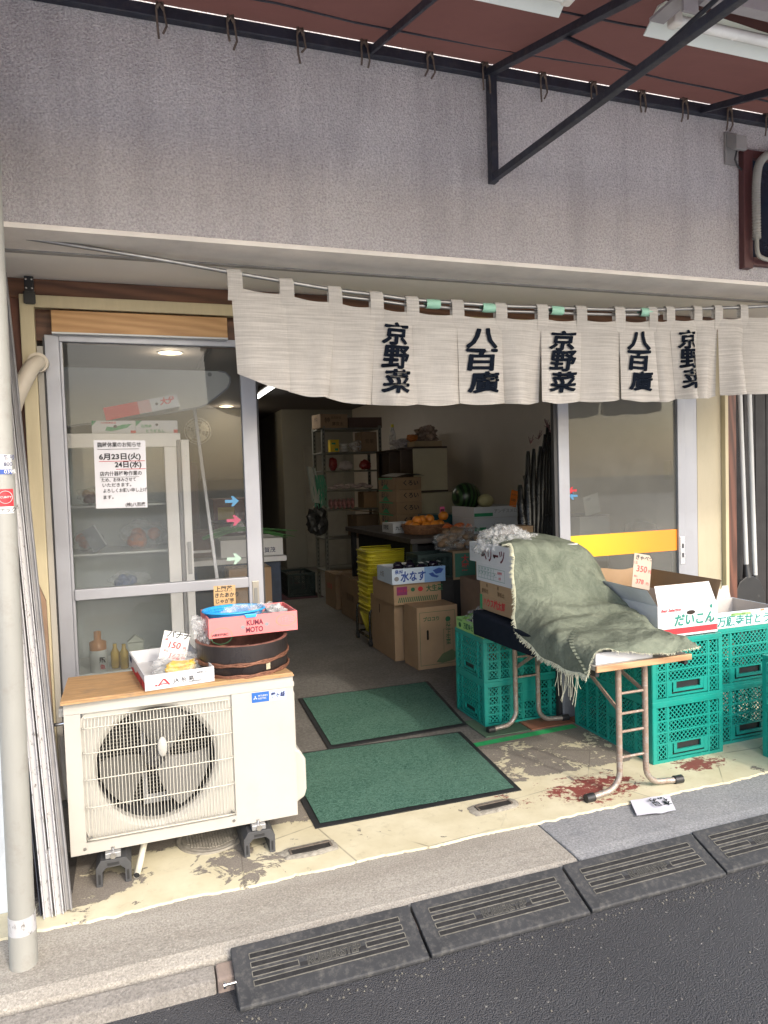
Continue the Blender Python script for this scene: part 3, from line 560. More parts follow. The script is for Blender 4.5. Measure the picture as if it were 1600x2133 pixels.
NO = thing('noren_curtain', 'pale linen shop curtain lettered in black hanging across the doorway', 'noren', (1.9, NY, 2.3))
TABU = [484, 597, 697, 783, 857, 951, 1041, 1127, 1208, 1288, 1357, 1393, 1450, 1493, 1546, 1625, 1700]
BOTU = [(497, 778), (600, 817), (680, 828), (775, 843), (868, 842), (955, 841), (1047, 840), (1122, 838), (1205, 836), (1292, 832), (1362, 836), (1400, 832), (1440, 829), (1490, 825), (1535, 820), (1612, 818), (1690, 812)]
WORDS = {3: '京野菜', 5: '八百廣', 7: '京野菜', 9: '八百廣', 11: '京野菜'}
topz = [rodz(P(u, 640, y=NY).x)-.055 for u in TABU]
for i in range(16):
    xa = P(TABU[i], 640, y=NY).x; xb = P(TABU[i+1], 640, y=NY).x; pa = P(*BOTU[i], y=NY-.01); pb = P(*BOTU[i+1], y=NY-.01); za, zb = topz[i], topz[i+1]; rnd = random.Random(i*3+1); ph1 = rnd.uniform(-1, 1)
    fold = (.055 if i >= 10 else .034)*(.55+.9*rnd.random()); off = (.022 if i % 2 else 0) + (.0 if i < 10 else .02*(i % 2))
    def pf(a, b, xa=xa, xb=xb, pa=pa, pb=pb, za=za, zb=zb, ph1=ph1, off=off, fold=fold):
        a2 = a*1.03-.015
        xt = xa+(xb-xa)*a2; xbt = pa.x+(pb.x-pa.x)*a2; x = xt+(xbt-xt)*b
        zt = za+(zb-za)*a-.014*math.sin(a*PI)*(1-b); zbm = pa.z+(pb.z-pa.z)*a - .012*math.sin(a*PI)
        z = zt+(zbm-zt)*b
        y = NY-.006-off*b - fold*math.sin(a*PI*(1+.25*ph1*b))*(.25+.75*b) + .012*b*math.sin(a*PI*2.6+ph1*5) + .008*math.sin(a*7+ph1*3+b*2)*b
        return (x, y, z)
    mb = MB(); mb.grid(pf, 14, 18, 0)
    # hem line
    mb.add([Vector(pf(k/14, 1))+Vector((0, -.0015, .012)) for k in range(15)]+[Vector(pf(k/14, 1))+Vector((0, -.0015, 0)) for k in range(15)], [(k, k+1, k+16, k+15) for k in range(14)], 0)
    if i in WORDS:
        w = WORDS[i]; H = .46; wid = min(.2, (xb-xa)*.72)
        for k, ch in enumerate(w):
            vs, fs = textmesh(ch, 1., .008, 'CENTER', .12, 1., 1.)
            zc = .245+.252*k; xs_ = [v[0] for v in vs]; ys_ = [v[1] for v in vs]; cx = (max(xs_)+min(xs_))/2; cy = (max(ys_)+min(ys_))/2; sw = max(xs_)-min(xs_); sh = max(ys_)-min(ys_)
            # subdivide-free mapping of each glyph vertex onto the cloth surface
            for kk, (ox, oy) in enumerate(((0, 0), (.019, .002), (-.019, .002), (.0, .007), (.010, -.006), (-.010, -.006))):
                out = []
                for v in vs:
                    a = .5+(v[0]-cx)/sw*.66+ox; b = zc-(v[1]-cy)/sh*.238+oy; p = Vector(pf(a, b)); out.append((p.x, p.y-.006-.0003*kk, p.z))
                mb.add(out, fs, 1)
    o = part(NO, 'panel', mb, [LINEN, pm('noren_ink', (.006, .009, .016), .9, .2, 40, spec=.08)])
for i, u in enumerate(TABU[:-1]):
    x = P(u, 640, y=NY).x + (.012 if i == 0 else 0); z = rodz(x); w = .031 if i < 10 else .027; mb = MB()
    prof = [(NY-.012, z-.12), (NY-.014, z-.05), (NY-.016, z), (NY-.010, z+.013), (NY+.004, z+.017), (NY+.016, z+.006), (NY+.012, z-.055)]
    mb.grid(lambda a, b, x=x, w=w, prof=prof: (x-w+2*w*a+.003*math.sin(b*9), (lambda f, k: prof[k][0]+(prof[k+1][0]-prof[k][0])*f)(b*6-min(5, int(b*6)), min(5, int(b*6))), (lambda f, k: prof[k][1]+(prof[k+1][1]-prof[k][1])*f)(b*6-min(5, int(b*6)), min(5, int(b*6)))), 2, 12)
    part(NO, 'loop', mb, [LINEN])

# ================================================================ STREET SIDE THINGS
# downpipe
t = thing('downpipe', 'grey drain downpipe with two stickers at the left edge', 'downpipe', (-.378, 2.49, 0))
DP = pm('grey_pipe_paint', (.30, .30, .275), .5, .1, 6, .15, 40, dirt=.35, stretch=(1, 1, .25))
part(t, 'pipe', MB().tube([(-.352, 2.49, 3.2), (-.378, 2.49, .11)], .0385, 24), DP)
part(t, 'base_socket', MB().tube([(-.378, 2.49, .10), (-.379, 2.49, -.012)], .0415, 24), DP); part(t, 'paint_band', MB().tube([(-.3776, 2.49, .155), (-.378, 2.49, .10)], .0405, 24), [CHIP])
def sticker_on_pipe(z0, z1, cx, m, name):
    mb = MB(); mb.grid(lambda a, b: (cx+.0392*math.sin(-.9+1.9*a), 2.49-.0392*math.cos(-.9+1.9*a), z0+(z1-z0)*b), 10, 2, 0); return mb
mb = sticker_on_pipe(1.56, 1.605, -.365, 0, ''); mb.add(sticker_on_pipe(1.545, 1.5595, -.3652, 0, '').v, [(j*11+i, j*11+i+1, (j+1)*11+i+1, (j+1)*11+i) for j in range(2) for i in range(10)], 1)
for s, z, m in (('番号', 1.595, 3), ('800', 1.575, 3), ('0395', 1.552, 2)): mb.text(s, .016, face((-.352, 2.4505, z), 'F'), m, .01)
part(t, 'number_sticker', mb, [WHT, BLUE, WHT, NAVYI])
mb = sticker_on_pipe(1.447, 1.50, -.366, 0, ''); mb.add(sticker_on_pipe(1.425, 1.4465, -.3662, 0, '').v, [(j*11+i, j*11+i+1, (j+1)*11+i+1, (j+1)*11+i) for j in range(2) for i in range(10)], 1)
mb.text('SECURITY', .009, face((-.375, 2.4505, 1.475), 'F'), 1, .01); mb.text('テック', .016, face((-.37, 2.4505, 1.436), 'F'), 2, .01)
q = []
for i in range(24): a = 2*PI*i/24; q.append(face((-.352, 2.4503, 1.475), 'F') @ Vector((math.cos(a)*.019, math.sin(a)*.019, 0)))
mb.tube(q+[q[0]], .0008, 4, 1); part(t, 'red_sticker', mb, [RED, WHT, INK])
# neighbour panel
mb = MB(); mb.box(-1.4, -.462, 2.80, 2.84, -.0, 3.0); single('metal_wall_panel', mb, [pm('white_blue_panel', (.55, .6, .64), .5, .05, 4, dirt=.2)], 'pale white metal panel of the neighbouring wall behind the downpipe', 'wall panel', bevel=.003)
mb = MB(); mb.box(-.56, -.50, 2.76, 2.80, 0, .035); 
# leaning shutters
def lean(name, bot, top, w, d, mats, label, group, prof='channel'):
    bot = Vector(bot); top = Vector(top); dr = (top-bot); L = dr.length; dr.normalize(); yv = Vector((0, 1, 0)); yv = (yv-dr*yv.dot(dr)).normalized(); xv = yv.cross(dr)
    Mx = Matrix((xv, yv, dr)).transposed()
    mb = MB(); m4 = Mx.to_4x4()
    mb.box(-w/2, w/2, 0, .006, 0, L, 0, m4); mb.box(-w/2, -w/2+.004, -.02, 0, 0, L, 0, m4); mb.box(w/2-.004, w/2, -.02, 0, 0, L, 0, m4); mb.box(-w/2+.004, w/2-.004, .006, d, 0, L, 1, m4)
    return single(name, mb, mats, label, 'shutter rail', loc=None, group=group, bevel=0) if False else (lambda o: o)(_lean(name, mb, bot, mats, label, group))
def _lean(name, mb, bot, mats, label, group):
    o = link(name, mb, mats, .0015); o.location = bot; o['label'] = label; o['category'] = 'shutter rail'; o['group'] = group; return o
GR = pm('grey_rail_metal', (.27, .27, .28), .5, .15, 8, dirt=.3)
tp = P(-5, 560, y=3.5)
for i, (dx, dy, w, ms, lb) in enumerate(((-.035, .0, .03, [CHIP, DGREYP], 'long shutter rail with flaking white edges leaning nearest the downpipe'), (.0, .005, .028, [CHIP, GR], 'long shutter rail with flaking white paint in the middle of the leaning bundle'), (.028, .02, .022, [GR, GR], 'long plain grey shutter rail leaning nearest the white fan unit'))):
    lean('shutter_rail', (-.292+dx, 2.715+dy, .0), tp+Vector((dx*1.1-.005, dy-.03*i, .0)), w, .05+.1*(i < 2), ms, lb, 'shutter rails leaning on the wall')
lean('shutter_rail', (-.345, 2.74, 0.), (-.58, 3.55, 2.3), .02, .09, [pm('dark_blue_rail', (.02, .025, .04), .5, .2), DGREYP], 'dark blue black rail at the back of the leaning bundle', 'shutter rails leaning on the wall')
mb = MB(); mb.prism([(-.30, 2.95, 0), (-.36, 3.45, 1.0), (-.44, 3.52, 1.2), (-.50, 3.5, 1.15), (-.47, 3.35, .75), (-.335, 2.95, 0)], (.0, .02, .005)); single('brown_plank', mb, [pm('weathered_brown_plank', (.22, .14, .09), .8, .2, 8, .3, 60, stretch=(3, 3, .4), dirt=.3)], 'weathered brown plank leaning behind the white shutter rails', 'plank')
mb = MB(); mb.tube([(-.30, 2.83, .20), (-.315, 2.80, .215), (-.325, 2.78, .20), (-.322, 2.78, .16), (-.318, 2.77, .0)], .009, 8); single('bent_rod', mb, [CHIP], 'short bent white rod at the foot of the leaning rails', 'rod')
mb = MB(); mb.tube(resample([Vector(p) for p in ((-.36, 3.70, 2.07), (-.365, 3.66, 2.07), (-.40, 3.62, 2.02), (-.47, 3.60, 1.85), (-.50, 3.60, 1.62), (-.50, 3.6, 1.3))], 30), .036, 14); mb.tube([(-.365, 3.74, 2.08), (-.363, 3.66, 2.075)], .045, 14)
single('duct_pipe', mb, [pm('beige_duct', (.60, .54, .44), .5, .06, 5)], 'beige plastic duct bending out of the wall left of the glass door', 'duct')

# rubber steps
def rubber_step():
    t = thing('rubber_step', '', 'ramp', (0, 0, 0), 0, 'black rubber kerb steps along the road')
    W = .622; y0 = 0; y1 = .155; zt = .075; z0 = .012     # local: y 0 = road side, rises to the kerb
    def zz(y): return z0+(zt-z0)*(y/y1)
    D = y1+.0; mb = MB(); mb.prism([(0, 0, 0), (0, 0, z0), (0, .012, z0+.006), (0, D, zt), (0, D+.09, zt+.006), (0, D+.09, 0)][::-1], (W, 0, 0), 0)
    part(t, 'ramp_body', mb, [RUB], .003, local=True)
    s = Vector((0, D, zt-z0-.006)); Ls = s.length; s.normalize()
    m4 = Matrix((Vector((1, 0, 0)), s, Vector((1, 0, 0)).cross(s))).transposed().to_4x4(); m4.translation = Vector((0, 0, z0+.0062))
    return t, m4, Ls, W
def build_step():
    # one tilted slab: top plane from the road edge up to the kerb edge
    t = thing('rubber_step', 'x', 'ramp', (0, 0, 0), 0, 'black rubber kerb steps along the road'); W = .618; D = .188; H0 = .014; H1 = .086
    mb = MB(); mb.prism([(0, 0, 0), (0, 0, H0), (0, D, H1), (0, D, 0)][::-1], (W, 0, 0), 0); part(t, 'ramp_body', mb, [RUB], .004, local=True)
    s = Vector((0, D, H1-H0)).normalized(); m4 = Matrix((Vector((1, 0, 0)), s, Vector((1, 0, 0)).cross(s))).transposed().to_4x4(); m4.translation = Vector((0, 0, H0))
    def groove(x0, x1, y, h=.0076):
        mb.box(x0, x1, y-h, y+h, .0004, .0012, 1, m4)
        for a, b, c, d in ((x0-.002, x1+.002, y+h, y+h+.0028), (x0-.002, x1+.002, y-h-.0028, y-h), (x0-.0028, x0, y-h, y+h), (x1, x1+.0028, y-h, y+h)): mb.box(a, b, c, d, .0004, .0022, 2, m4)
    mb = MB(); Y = [.193, .155, .117, .079]; Y = [y*.80 for y in Y]
    groove(.055, .565, Y[0]); groove(.055, .565, Y[1]) if False else None
    groove(.055, .565, Y[1]); groove(.055, .20, Y[2]); groove(.43, .565, Y[2]); groove(.055, .565, Y[3])
    mb.box(.205, .425, Y[2]-.013, Y[2]+.0, .0004, .0006, 1, m4)
    part(t, 'groove_pattern', mb, [RUB, RUBG, RUBL], 0, local=True)
    mb = MB(); mb.text('RUBBERSTEP', .040, m4 @ Matrix.Translation((.318, Y[2]-.001, .0012)), 1, .055, 'CENTER', sx=.80, shear=.12); mb.text('RUBBERSTEP', .040, m4 @ Matrix.Translation((.318, Y[2]-.001, .0024)), 0, .028, 'CENTER', sx=.80, shear=.12)
    part(t, 'raised_lettering', mb, [pm('rubber_letter', (.045, .045, .042), .7, .3, 60), RUBL], 0, local=True)
    return t
st = build_step(); st.location = (.245, 2.122, -.0885)
st['label'] = 'black rubber kerb step with a bolt on its free left end'
dup(st, (.873, 2.127, -.0885), .003, 'second black rubber kerb step from the bolted end'); dup(st, (1.503, 2.135, -.0885), .004, 'black rubber kerb step in front of the table and dropped paper'); dup(st, (2.133, 2.145, -.0885), .004, 'black rubber kerb step cut by the right edge of the photo')
mb = MB(); mb.tube([(.215, 2.20, -.045), (.247, 2.20, -.045)], .005, 8); mb.tube([(.208, 2.20, -.045), (.216, 2.20, -.045)], .010, 6); part(st, 'end_bolt', mb, [STEEL])

# mats
def floor_mat(name, c, label, z=.0):
    t = thing(name, label, 'mat', (sum(p[0] for p in c)/4, sum(p[1] for p in c)/4, 0), 0, 'green floor mats at the doorway')
    def q(a, b, inset=0):
        a = inset+(1-2*inset)*a; b = inset*1.05+(1-2.1*inset)*b
        p = Vector((*c[0], 0)).lerp(Vector((*c[1], 0)), a); r = Vector((*c[3], 0)).lerp(Vector((*c[2], 0)), a); v = p.lerp(r, b); return v
    mb = MB(); mb.grid(lambda a, b: (*q(a, b).xy, z+.004+.003*mnoise.noise(Vector((a*5, b*4, c[0][0])))), 40, 30); bv = [q(0, 0), q(1, 0), q(1, 1), q(0, 1)]
    mb.add([(v.x, v.y, z+.0005) for v in bv]+[(v.x, v.y, z+.004) for v in bv], [(0, 1, 5, 4), (1, 2, 6, 5), (2, 3, 7, 6), (3, 0, 4, 7)]); part(t, 'rubber_border', mb, [pm('mat_rubber', (.018, .02, .022), .6, .2)])
    rnd = random.Random(int(c[0][0]*100))
    mb = MB(); mb.grid(lambda a, b: (*q(a, b, .028).xy, z+.0095+.003*mnoise.noise(Vector((a*5, b*4, c[0][0])))+.0012*mnoise.noise(Vector((a*150, b*150, 1)))), 150, 130); part(t, 'pile', mb, [MATG])
floor_mat('floor_mat', ((.693, 2.965), (1.690, 2.945), (1.768, 3.768), (.70, 3.838)), 'dark green floor mat nearest the street beside the white fan unit')
floor_mat('floor_mat', ((.985, 3.825), (1.852, 3.845), (2.0, 4.80), (1.035, 4.80)), 'dark green floor mat just inside the shop doorway', .001)

# ---------------------------------------------------------------- air conditioner outdoor unit
AC = thing('outdoor_fan_unit', 'cream air conditioner outdoor unit with a round fan behind a wire grille', 'air conditioner', (.17, 3.0, 0))
x0, x1, yf, yb, z0, z1 = -.262, .600, 2.872, 3.16, .122, .702
fx0, fx1, fz0, fz1 = -.205, .350, .165, .658; cx, cz, rr = .058, .418, .222
mb = MB()
mb.box(x0, x1, yf, yb, z1-.045, z1); mb.box(x0, x0+.012, yf+.004, yb, z0, z1-.045); mb.box(x1-.012, x1, yf+.004, yb, z0, z1-.045); mb.box(x0+.012, x1-.012, yf+.03, yb, z0, z0+.012)
# front sheet with round opening
def front_sheet(mb):
    n = 64; circ = [(cx+rr*math.cos(2*PI*i/n), cz+rr*math.sin(2*PI*i/n)) for i in range(n)]
    rect = []
    for i in range(n):
        a = 2*PI*i/n; dx, dz = math.cos(a), math.sin(a); k = min((fx1-cx)/dx if dx > 1e-6 else ((fx0-cx)/dx if dx < -1e-6 else 9), (fz1-cz)/dz if dz > 1e-6 else ((fz0-cz)/dz if dz < -1e-6 else 9)); rect.append((cx+dx*k, cz+dz*k))
    yr = yf+.012; ring = [(x, yr, z) for x, z in rect]+[(cx+(x-cx)*1.08, yr+.002, cz+(z-cz)*1.08) for x, z in circ]+[(x, yr+.018, z) for x, z in circ]+[(x, yr+.06, z) for x, z in circ]
    fs = [(j*n+i, j*n+(i+1) % n, (j+1)*n+(i+1) % n, (j+1)*n+i) for j in range(3) for i in range(n)]; mb.add(ring, fs, 0, True)
front_sheet(mb)
b = yf+.0; zt = z1-.046
mb.box(x0, fx0, b, b+.016, z0, zt); mb.box(fx1, x1, b, b+.016, z0, zt); mb.box(fx0, fx1, b, b+.016, z0, fz0); mb.box(fx0, fx1, b, b+.016, fz1, zt)
part(AC, 'casing', mb, [BEIGE], .004)
for sx_, sz_ in ((x0+.05, z0+.022), (fx1-.01, z0+.026), (fx0+.016, fz0+.02), (fx1-.016, fz0+.02)): part(AC, 'screw', MB().tube([(sx_, yf-.001, sz_), (sx_, yf-.004, sz_)], .006, 10), [STEEL])
mb = MB(); n = 48
mb.lathe([(rr, 0), (rr, .16), (.0, .17)], (cx, yf+.06, cz), n, 0, False, Matrix.Rotation(-PI/2, 3, 'X')); part(AC, 'fan_chamber', mb, [pm('dark_chamber', (.035, .036, .038), .6, .2)])
mb = MB()
for i in range(30): z = cz-rr+.01+i*.0148; hw = math.sqrt(max(0, rr*rr-(z-cz)**2))-.004; mb.box(cx-hw, cx+hw, yf+.205, yf+.209, z, z+.003)
part(AC, 'coil_fins', mb, [pm('coil_aluminium', (.35, .33, .30), .4, metal=.6)])
mb = MB(); mb.box(cx-.055, cx-.035, yf+.16, yf+.18, cz-rr+.01, cz+rr-.01); mb.box(cx+.035, cx+.055, yf+.16, yf+.18, cz-rr+.01, cz+rr-.01); mb.box(cx-.055, cx+.055, yf+.158, yf+.16, cz-rr+.012, cz-rr+.05); part(AC, 'motor_bracket', mb, [pm('galvanised', (.36, .37, .38), .4, metal=.6)], .002)
fan = part(AC, 'fan', MB().tube([(cx, yf+.10, cz), (cx, yf+.155, cz)], .042, 20), [pm('grey_fan_hub', (.055, .055, .055), .5, .3)])
for k in range(3):
    a0 = R_(70+120*k); mb = MB()
    def bl(a, b, a0=a0):
        rad = .035+.175*b; ang = a0+(a-.5)*R_(78-10*b)+.30*b; y = yf+.07+.05*a-.01*b; return (cx+rad*math.cos(ang), y, cz+rad*math.sin(ang))
    mb.grid(bl, 14, 10); part(fan, 'blade', mb, [pm('fan_blade_grey', (.13, .128, .12), .5, .12, 8)])
mb = MB(); mb.tube([(cx, yf+.085, cz), (cx, yf+.1, cz)], .010, 10); part(fan, 'nut', mb, [STEEL])
mb = MB(); nw = 44; gx0, gx1 = fx0+.012, fx1-.012
for i in range(nw):
    x = gx0+(gx1-gx0)*i/(nw-1); e = min(i, nw-1-i); dy = .022 if e > 1 else .012
    mb.tube([(x, yf+.004, fz0+.016), (x, yf-dy*.7, fz0+.024), (x, yf-dy, fz0+.05), (x, yf-dy, fz1-.07), (x, yf-dy*.7, fz1-.035), (x, yf+.004, fz1-.022)], .00165, 5)
for z in (fz0+.018, fz0+.14, fz0+.245, fz0+.345, fz0+.44): mb.tube([(gx0-.008, yf+.006, z-.002), (gx0-.006, yf-.018, z), (gx0+.02, yf-.026, z+.002), (gx1-.02, yf-.026, z+.002), (gx1+.006, yf-.018, z), (gx1+.008, yf+.006, z)], .0022, 5)
mb.tube([(gx0, yf-.005, fz1-.018), (gx1, yf-.005, fz1-.018)], .0022, 5); mb.tube([(gx0, yf-.005, fz0+.012), (gx1, yf-.005, fz0+.012)], .0022, 5)
part(AC, 'wire_grille', mb, [pm('cream_wire', (.54, .52, .45), .4, .05)])
mb = MB()
mb.tube([(cx+.022, yf-.029, cz+.072), (cx+.022, yf-.022, cz+.072)], .0001, 4)
mb.lathe([(.0, 0), (.020, .0), (.022, .004), (.020, .008), (.0, .008)], (cx+.022, yf-.036, cz+.082), 20, 0, True, Matrix.Rotation(-PI/2, 3, 'X') @ Matrix.Diagonal((.8, 1.8, 1)), 1, 1)
part(AC, 'grille_boss', mb, [BEIGE])
mb = MB(); sx0, sx1, sz0, sz1 = .430, .568, .612, .652; xm = .500; yy = yf-.0012
mb.box(sx0, xm, yy, yf, sz0, sz1, 0); mb.box(xm, sx1, yy, yf, sz0, sz1, 1)
fm = face((sx0, yy-.0006, sz0), 'F')
def dia(mb, c, s, a, m):   # rhombus of the three diamond emblem
    d = Vector((math.cos(a), math.sin(a), 0)); n_ = Vector((-d.y, d.x, 0)); p = [Vector((0, 0, 0)), d*s*.5+n_*s*.289, d*s, d*s*.5-n_*s*.289]; mb.poly([fm @ (Vector((*c, 0))+v) for v in p[::1]][::-1], m)
for a in (PI/2, PI/2+2*PI/3, PI/2-2*PI/3): dia(mb, (.014, .0185), .0095, a, 2)
mb.text('MITSUBISHI', .0095, fm @ Matrix.Translation((.0255, .0255, 0)), 2, .01, sx=.8); mb.text('ELECTRIC', .0095, fm @ Matrix.Translation((.0255, .0145, 0)), 2, .01, sx=.8)
mb.text('霧ヶ峰', .024, fm @ Matrix.Translation((.0745, .0195, 0)), 3, .03, sx=.82, shear=.2)
part(AC, 'maker_sticker', mb, [pm('maker_blue', (.02, .12, .42), .4, .05), pm('maker_pale', (.5, .6, .85), .4, .05), WHT, NAVYI])
# side service cover
mb = MB(); 
prof = [(x1, z0+.0), (x1+.052, z0+.03), (x1+.062, z0+.06), (x1+.062, z0+.19), (x1+.04, z0+.23), (x1+.024, z0+.24), (x1+.024, z1-.09), (x1, z1-.08)]
mb.prism([(x, 2.96, z) for x, z in prof], (0, .17, 0)); part(AC, 'valve_cover', mb, [BEIGE], .010)
mb = MB(); mb.box(x1, x1+.022, 2.95, 3.0, z1-.07, z1-.045); mb.box(x0-.022, x0, 2.92, 2.97, z1-.065, z1-.03); part(AC, 'side_grip', mb, [BEIGE], .006)
mb = MB(); mb.tube([(x0-.0, 2.93, z1-.09), (x0-.05, 2.94, z1-.095)], .007, 8); mb.tube([(x0-.05, 2.94, z1-.095), (x0-.056, 2.94, z1-.095)], .014, 8); part(AC, 'side_bolt', mb, [STEEL])
for fxx in (-.115, .435):
    mb = MB(); w = .125; X = lambda a: fxx-w/2+w*a
    sec = [(0, 0), (.18, 0), (.18, .55), (.30, .70), (.70, .70), (.82, .55), (.82, 0), (1, 0), (1, .72), (.86, 1), (.14, 1), (0, .72)]
    H = .098; y_a, y_b = 2.845, 3.17
    mb.prism([(X(a), y_a, c*H) for a, c in sec], (0, y_b-y_a, 0), 0); mb.box(X(.06), X(.13), y_a-.001, y_a+.003, .01, .05, 1); mb.box(X(.87), X(.94), y_a-.001, y_a+.003, .01, .05, 1); mb.box(X(.33), X(.67), y_a-.001, y_a+.002, .075, .088, 1)
    ft = part(AC, 'foot_block', mb, [DGREYP, BLACKP], .003)
    mb = MB(); mb.box(fxx-.028, fxx+.028, 2.85, 2.93, .099, .121); part(ft, 'clamp', mb, [MATS['galvanised']], .003)
    mb = MB(); mb.tube([(fxx, 2.872, .122), (fxx, 2.872, .135)], .006, 8); mb.tube([(fxx, 2.849, .110), (fxx, 2.844, .110)], .012, 6); part(ft, 'nut', mb, [STEEL])
mb = MB(); mb.tube(resample([Vector(p) for p in ((.02, 3.05, .12), (.005, 2.98, .10), (-.015, 2.92, .05), (-.028, 2.885, .02), (-.035, 2.855, .012))], 18), .0125, 12, 0, False); mb.tube([(-.0352, 2.856, .0122), (-.034, 2.86, .0125)], .0105, 12, 1); part(AC, 'drain_hose', mb, [pm('hose_beige', (.62, .6, .5), .45), BLACKP])
mb = MB(); mb.tube(resample([Vector(p) for p in ((-.30, 3.3, .45), (-.29, 3.25, .25), (-.26, 3.15, .2), (-.24, 3.1, .25))], 14), .02, 10); part(AC, 'pipe_lagging', mb, [pm('lagging', (.5, .48, .42), .8)])
# plywood
mb = MB(); mb.prism([(-.268, 2.842, .704), (.602, 2.860, .704), (.572, 3.05, .704), (.60, 3.17, .704), (-.268, 3.195, .704)], (0, 0, .0075), 0); mb.prism([(-.268, 2.846, .7116), (.598, 2.864, .7116), (.569, 3.05, .7116), (.597, 3.168, .7116), (-.266, 3.195, .7116)], (0, 0, .0075), 0)
single('plywood_board', mb, [PLY], 'split plywood board lying on top of the white fan unit', 'board')
ZT = .7195

# ---------------------------------------------------------------- boxes
def tray(name, label, loc, rotz, w, d, h, mats, th=.006, prints=None, group=None, lip=None, fold=None, cat='box', extra=None):
    """open shallow box, local coords centred on base; mats[0] outside, mats[1] inside"""
    mb = MB(); a, b = w/2, d/2
    mb.box(-a, a, -b, b, 0, th*.6, 1)
    for (p0, p1, q0, q1) in ((-a, a, -b, -b+th), (-a, a, b-th, b), (-a, -a+th, -b+th, b-th), (a-th, a, -b+th, b-th)): mb.box(p0, p1, q0, q1, th*.6, h, 0)
    e = .0006
    for (p0, p1, q0, q1) in ((-a+th, a-th, -b+th, -b+th+e), (-a+th, a-th, b-th-e, b-th), (-a+th, -a+th+e, -b+th+e, b-th-e), (a-th-e, a-th, -b+th+e, b-th-e)): mb.box(p0, p1, q0, q1, th*.7, h-.001, 1)
    do_prints(mb, prints, w, d, h, 2); 
    if extra: extra(mb)
    o = single(name, mb, mats, label, cat, loc=loc, group=group, rotz=rotz, local=True); b_ = o.modifiers.new('bevel', 'BEVEL'); b_.width = .0012; b_.segments = 1; b_.limit_method = 'ANGLE'; b_.angle_limit = R_(40); return o
def do_prints(mb, prints, w, d, h, base):
    for pr in prints or []:
        k = pr[0]; fm = face({'F': (-w/2, -d/2-.0009, 0), 'L': (-w/2-.0009, d/2, 0), 'R': (w/2+.0009, -d/2, 0), 'T': (-w/2, -d/2, h+.0009)}[k], k)
        W_ = w if k in 'FT' else d; H_ = h if k != 'T' else d
        if pr[1] == 'rect': _, _, u0, v0, u1, v1, m = pr; mb.add([fm @ Vector(p) for p in ((u0*W_, v0*H_, 0), (u1*W_, v0*H_, 0), (u1*W_, v1*H_, 0), (u0*W_, v1*H_, 0))], [(0, 1, 2, 3)], base+m)
        elif pr[1] == 'frame':
            _, _, u0, v0, u1, v1, m, tk = pr
            for a_, b_, c_, d_ in ((u0*W_, v0*H_, u1*W_, v0*H_+tk), (u0*W_, v1*H_-tk, u1*W_, v1*H_), (u0*W_, v0*H_+tk, u0*W_+tk, v1*H_-tk), (u1*W_-tk, v0*H_+tk, u1*W_, v1*H_-tk)): mb.add([fm @ Vector(p) for p in ((a_, b_, 0), (c_, b_, 0), (c_, d_, 0), (a_, d_, 0))], [(0, 1, 2, 3)], base+m)
        elif pr[1] == 'disc':
            _, _, u, v, r, m = pr; mb.add([fm @ Vector((u*W_+r*math.cos(2*PI*i/20), v*H_+r*.9*math.sin(2*PI*i/20), .0003)) for i in range(20)], [tuple(range(20))], base+m)
        elif pr[1] == 'ring':
            _, _, u, v, r, m, tk, sxx = pr; n = 28
            mb.add([fm @ Vector((u*W_+q*sxx*math.cos(2*PI*i/n), v*H_+q*math.sin(2*PI*i/n), 0)) for q in (r-tk, r) for i in range(n)], [(i, (i+1) % n, n+(i+1) % n, n+i) for i in range(n)], base+m)
        elif pr[1] == 'poly':
            _, _, pts, m = pr; mb.add([fm @ Vector((u*W_, v*H_, .0002)) for u, v in pts], [tuple(range(len(pts)))], base+m)
        else:
            _, s, u, v, size, m = pr[:6]; kw = pr[6] if len(pr) > 6 else {}; mb.text(s, size, fm @ Matrix.Translation((u*W_, v*H_, .0003)), base+m, kw.pop('bold', .01) if kw else .01, **kw)
def carton(name, label, loc, rotz, w, d, h, mats, prints=None, group=None, cat='cardboard box', tape=True, holes=()):
    """closed carton with flap gap, tape and hand holes; local centred on base"""
    mb = MB(); a, b = w/2, d/2; mb.box(-a, a, -b, b, 0, h-.004, 0)
    mb.box(-a, a, -b, -.0015, h-.004, h, 0); mb.box(-a, a, .0015, b, h-.004, h, 0)
    if tape: mb.box(-a-.0006, a+.0006, -.024, .024, h, h+.0006, 1); mb.box(-a-.0008, -a, -.024, .024, h-.05, h, 1); mb.box(a, a+.0008, -.024, .024, h-.05, h, 1)
    for k, u, v in holes:
        fm = face({'F': (-a, -b-.0009, 0), 'L': (-a-.0009, b, 0)}[k], k); W_ = w if k == 'F' else d; r = .009; L = .03; pts = [(r*math.cos(t_)+(0), r*math.sin(t_)+(L if math.sin(t_) > 0 else -L)) for t_ in [2*PI*i/20+.01 for i in range(20)]]
        if k == 'F' and h < .2: pts = [(y, x) for x, y in pts][::-1]
        mb.add([fm @ Vector((u*W_+x, v*h+y, .0004)) for x, y in pts], [tuple(range(20))], 2)
    do_prints(mb, prints, w, d, h, 3)
    o = single(name, mb, [mats[0], pm('packing_tape', (.36, .26, .15), .25, .1, 8), pm('hand_hole_dark', (.01, .008, .006), .9)]+list(mats[1:]), label, cat, loc=loc, group=group, rotz=rotz, local=True); b_ = o.modifiers.new('bevel', 'BEVEL'); b_.width = .002; b_.segments = 2; b_.limit_method = 'ANGLE'; b_.angle_limit = R_(40); return o

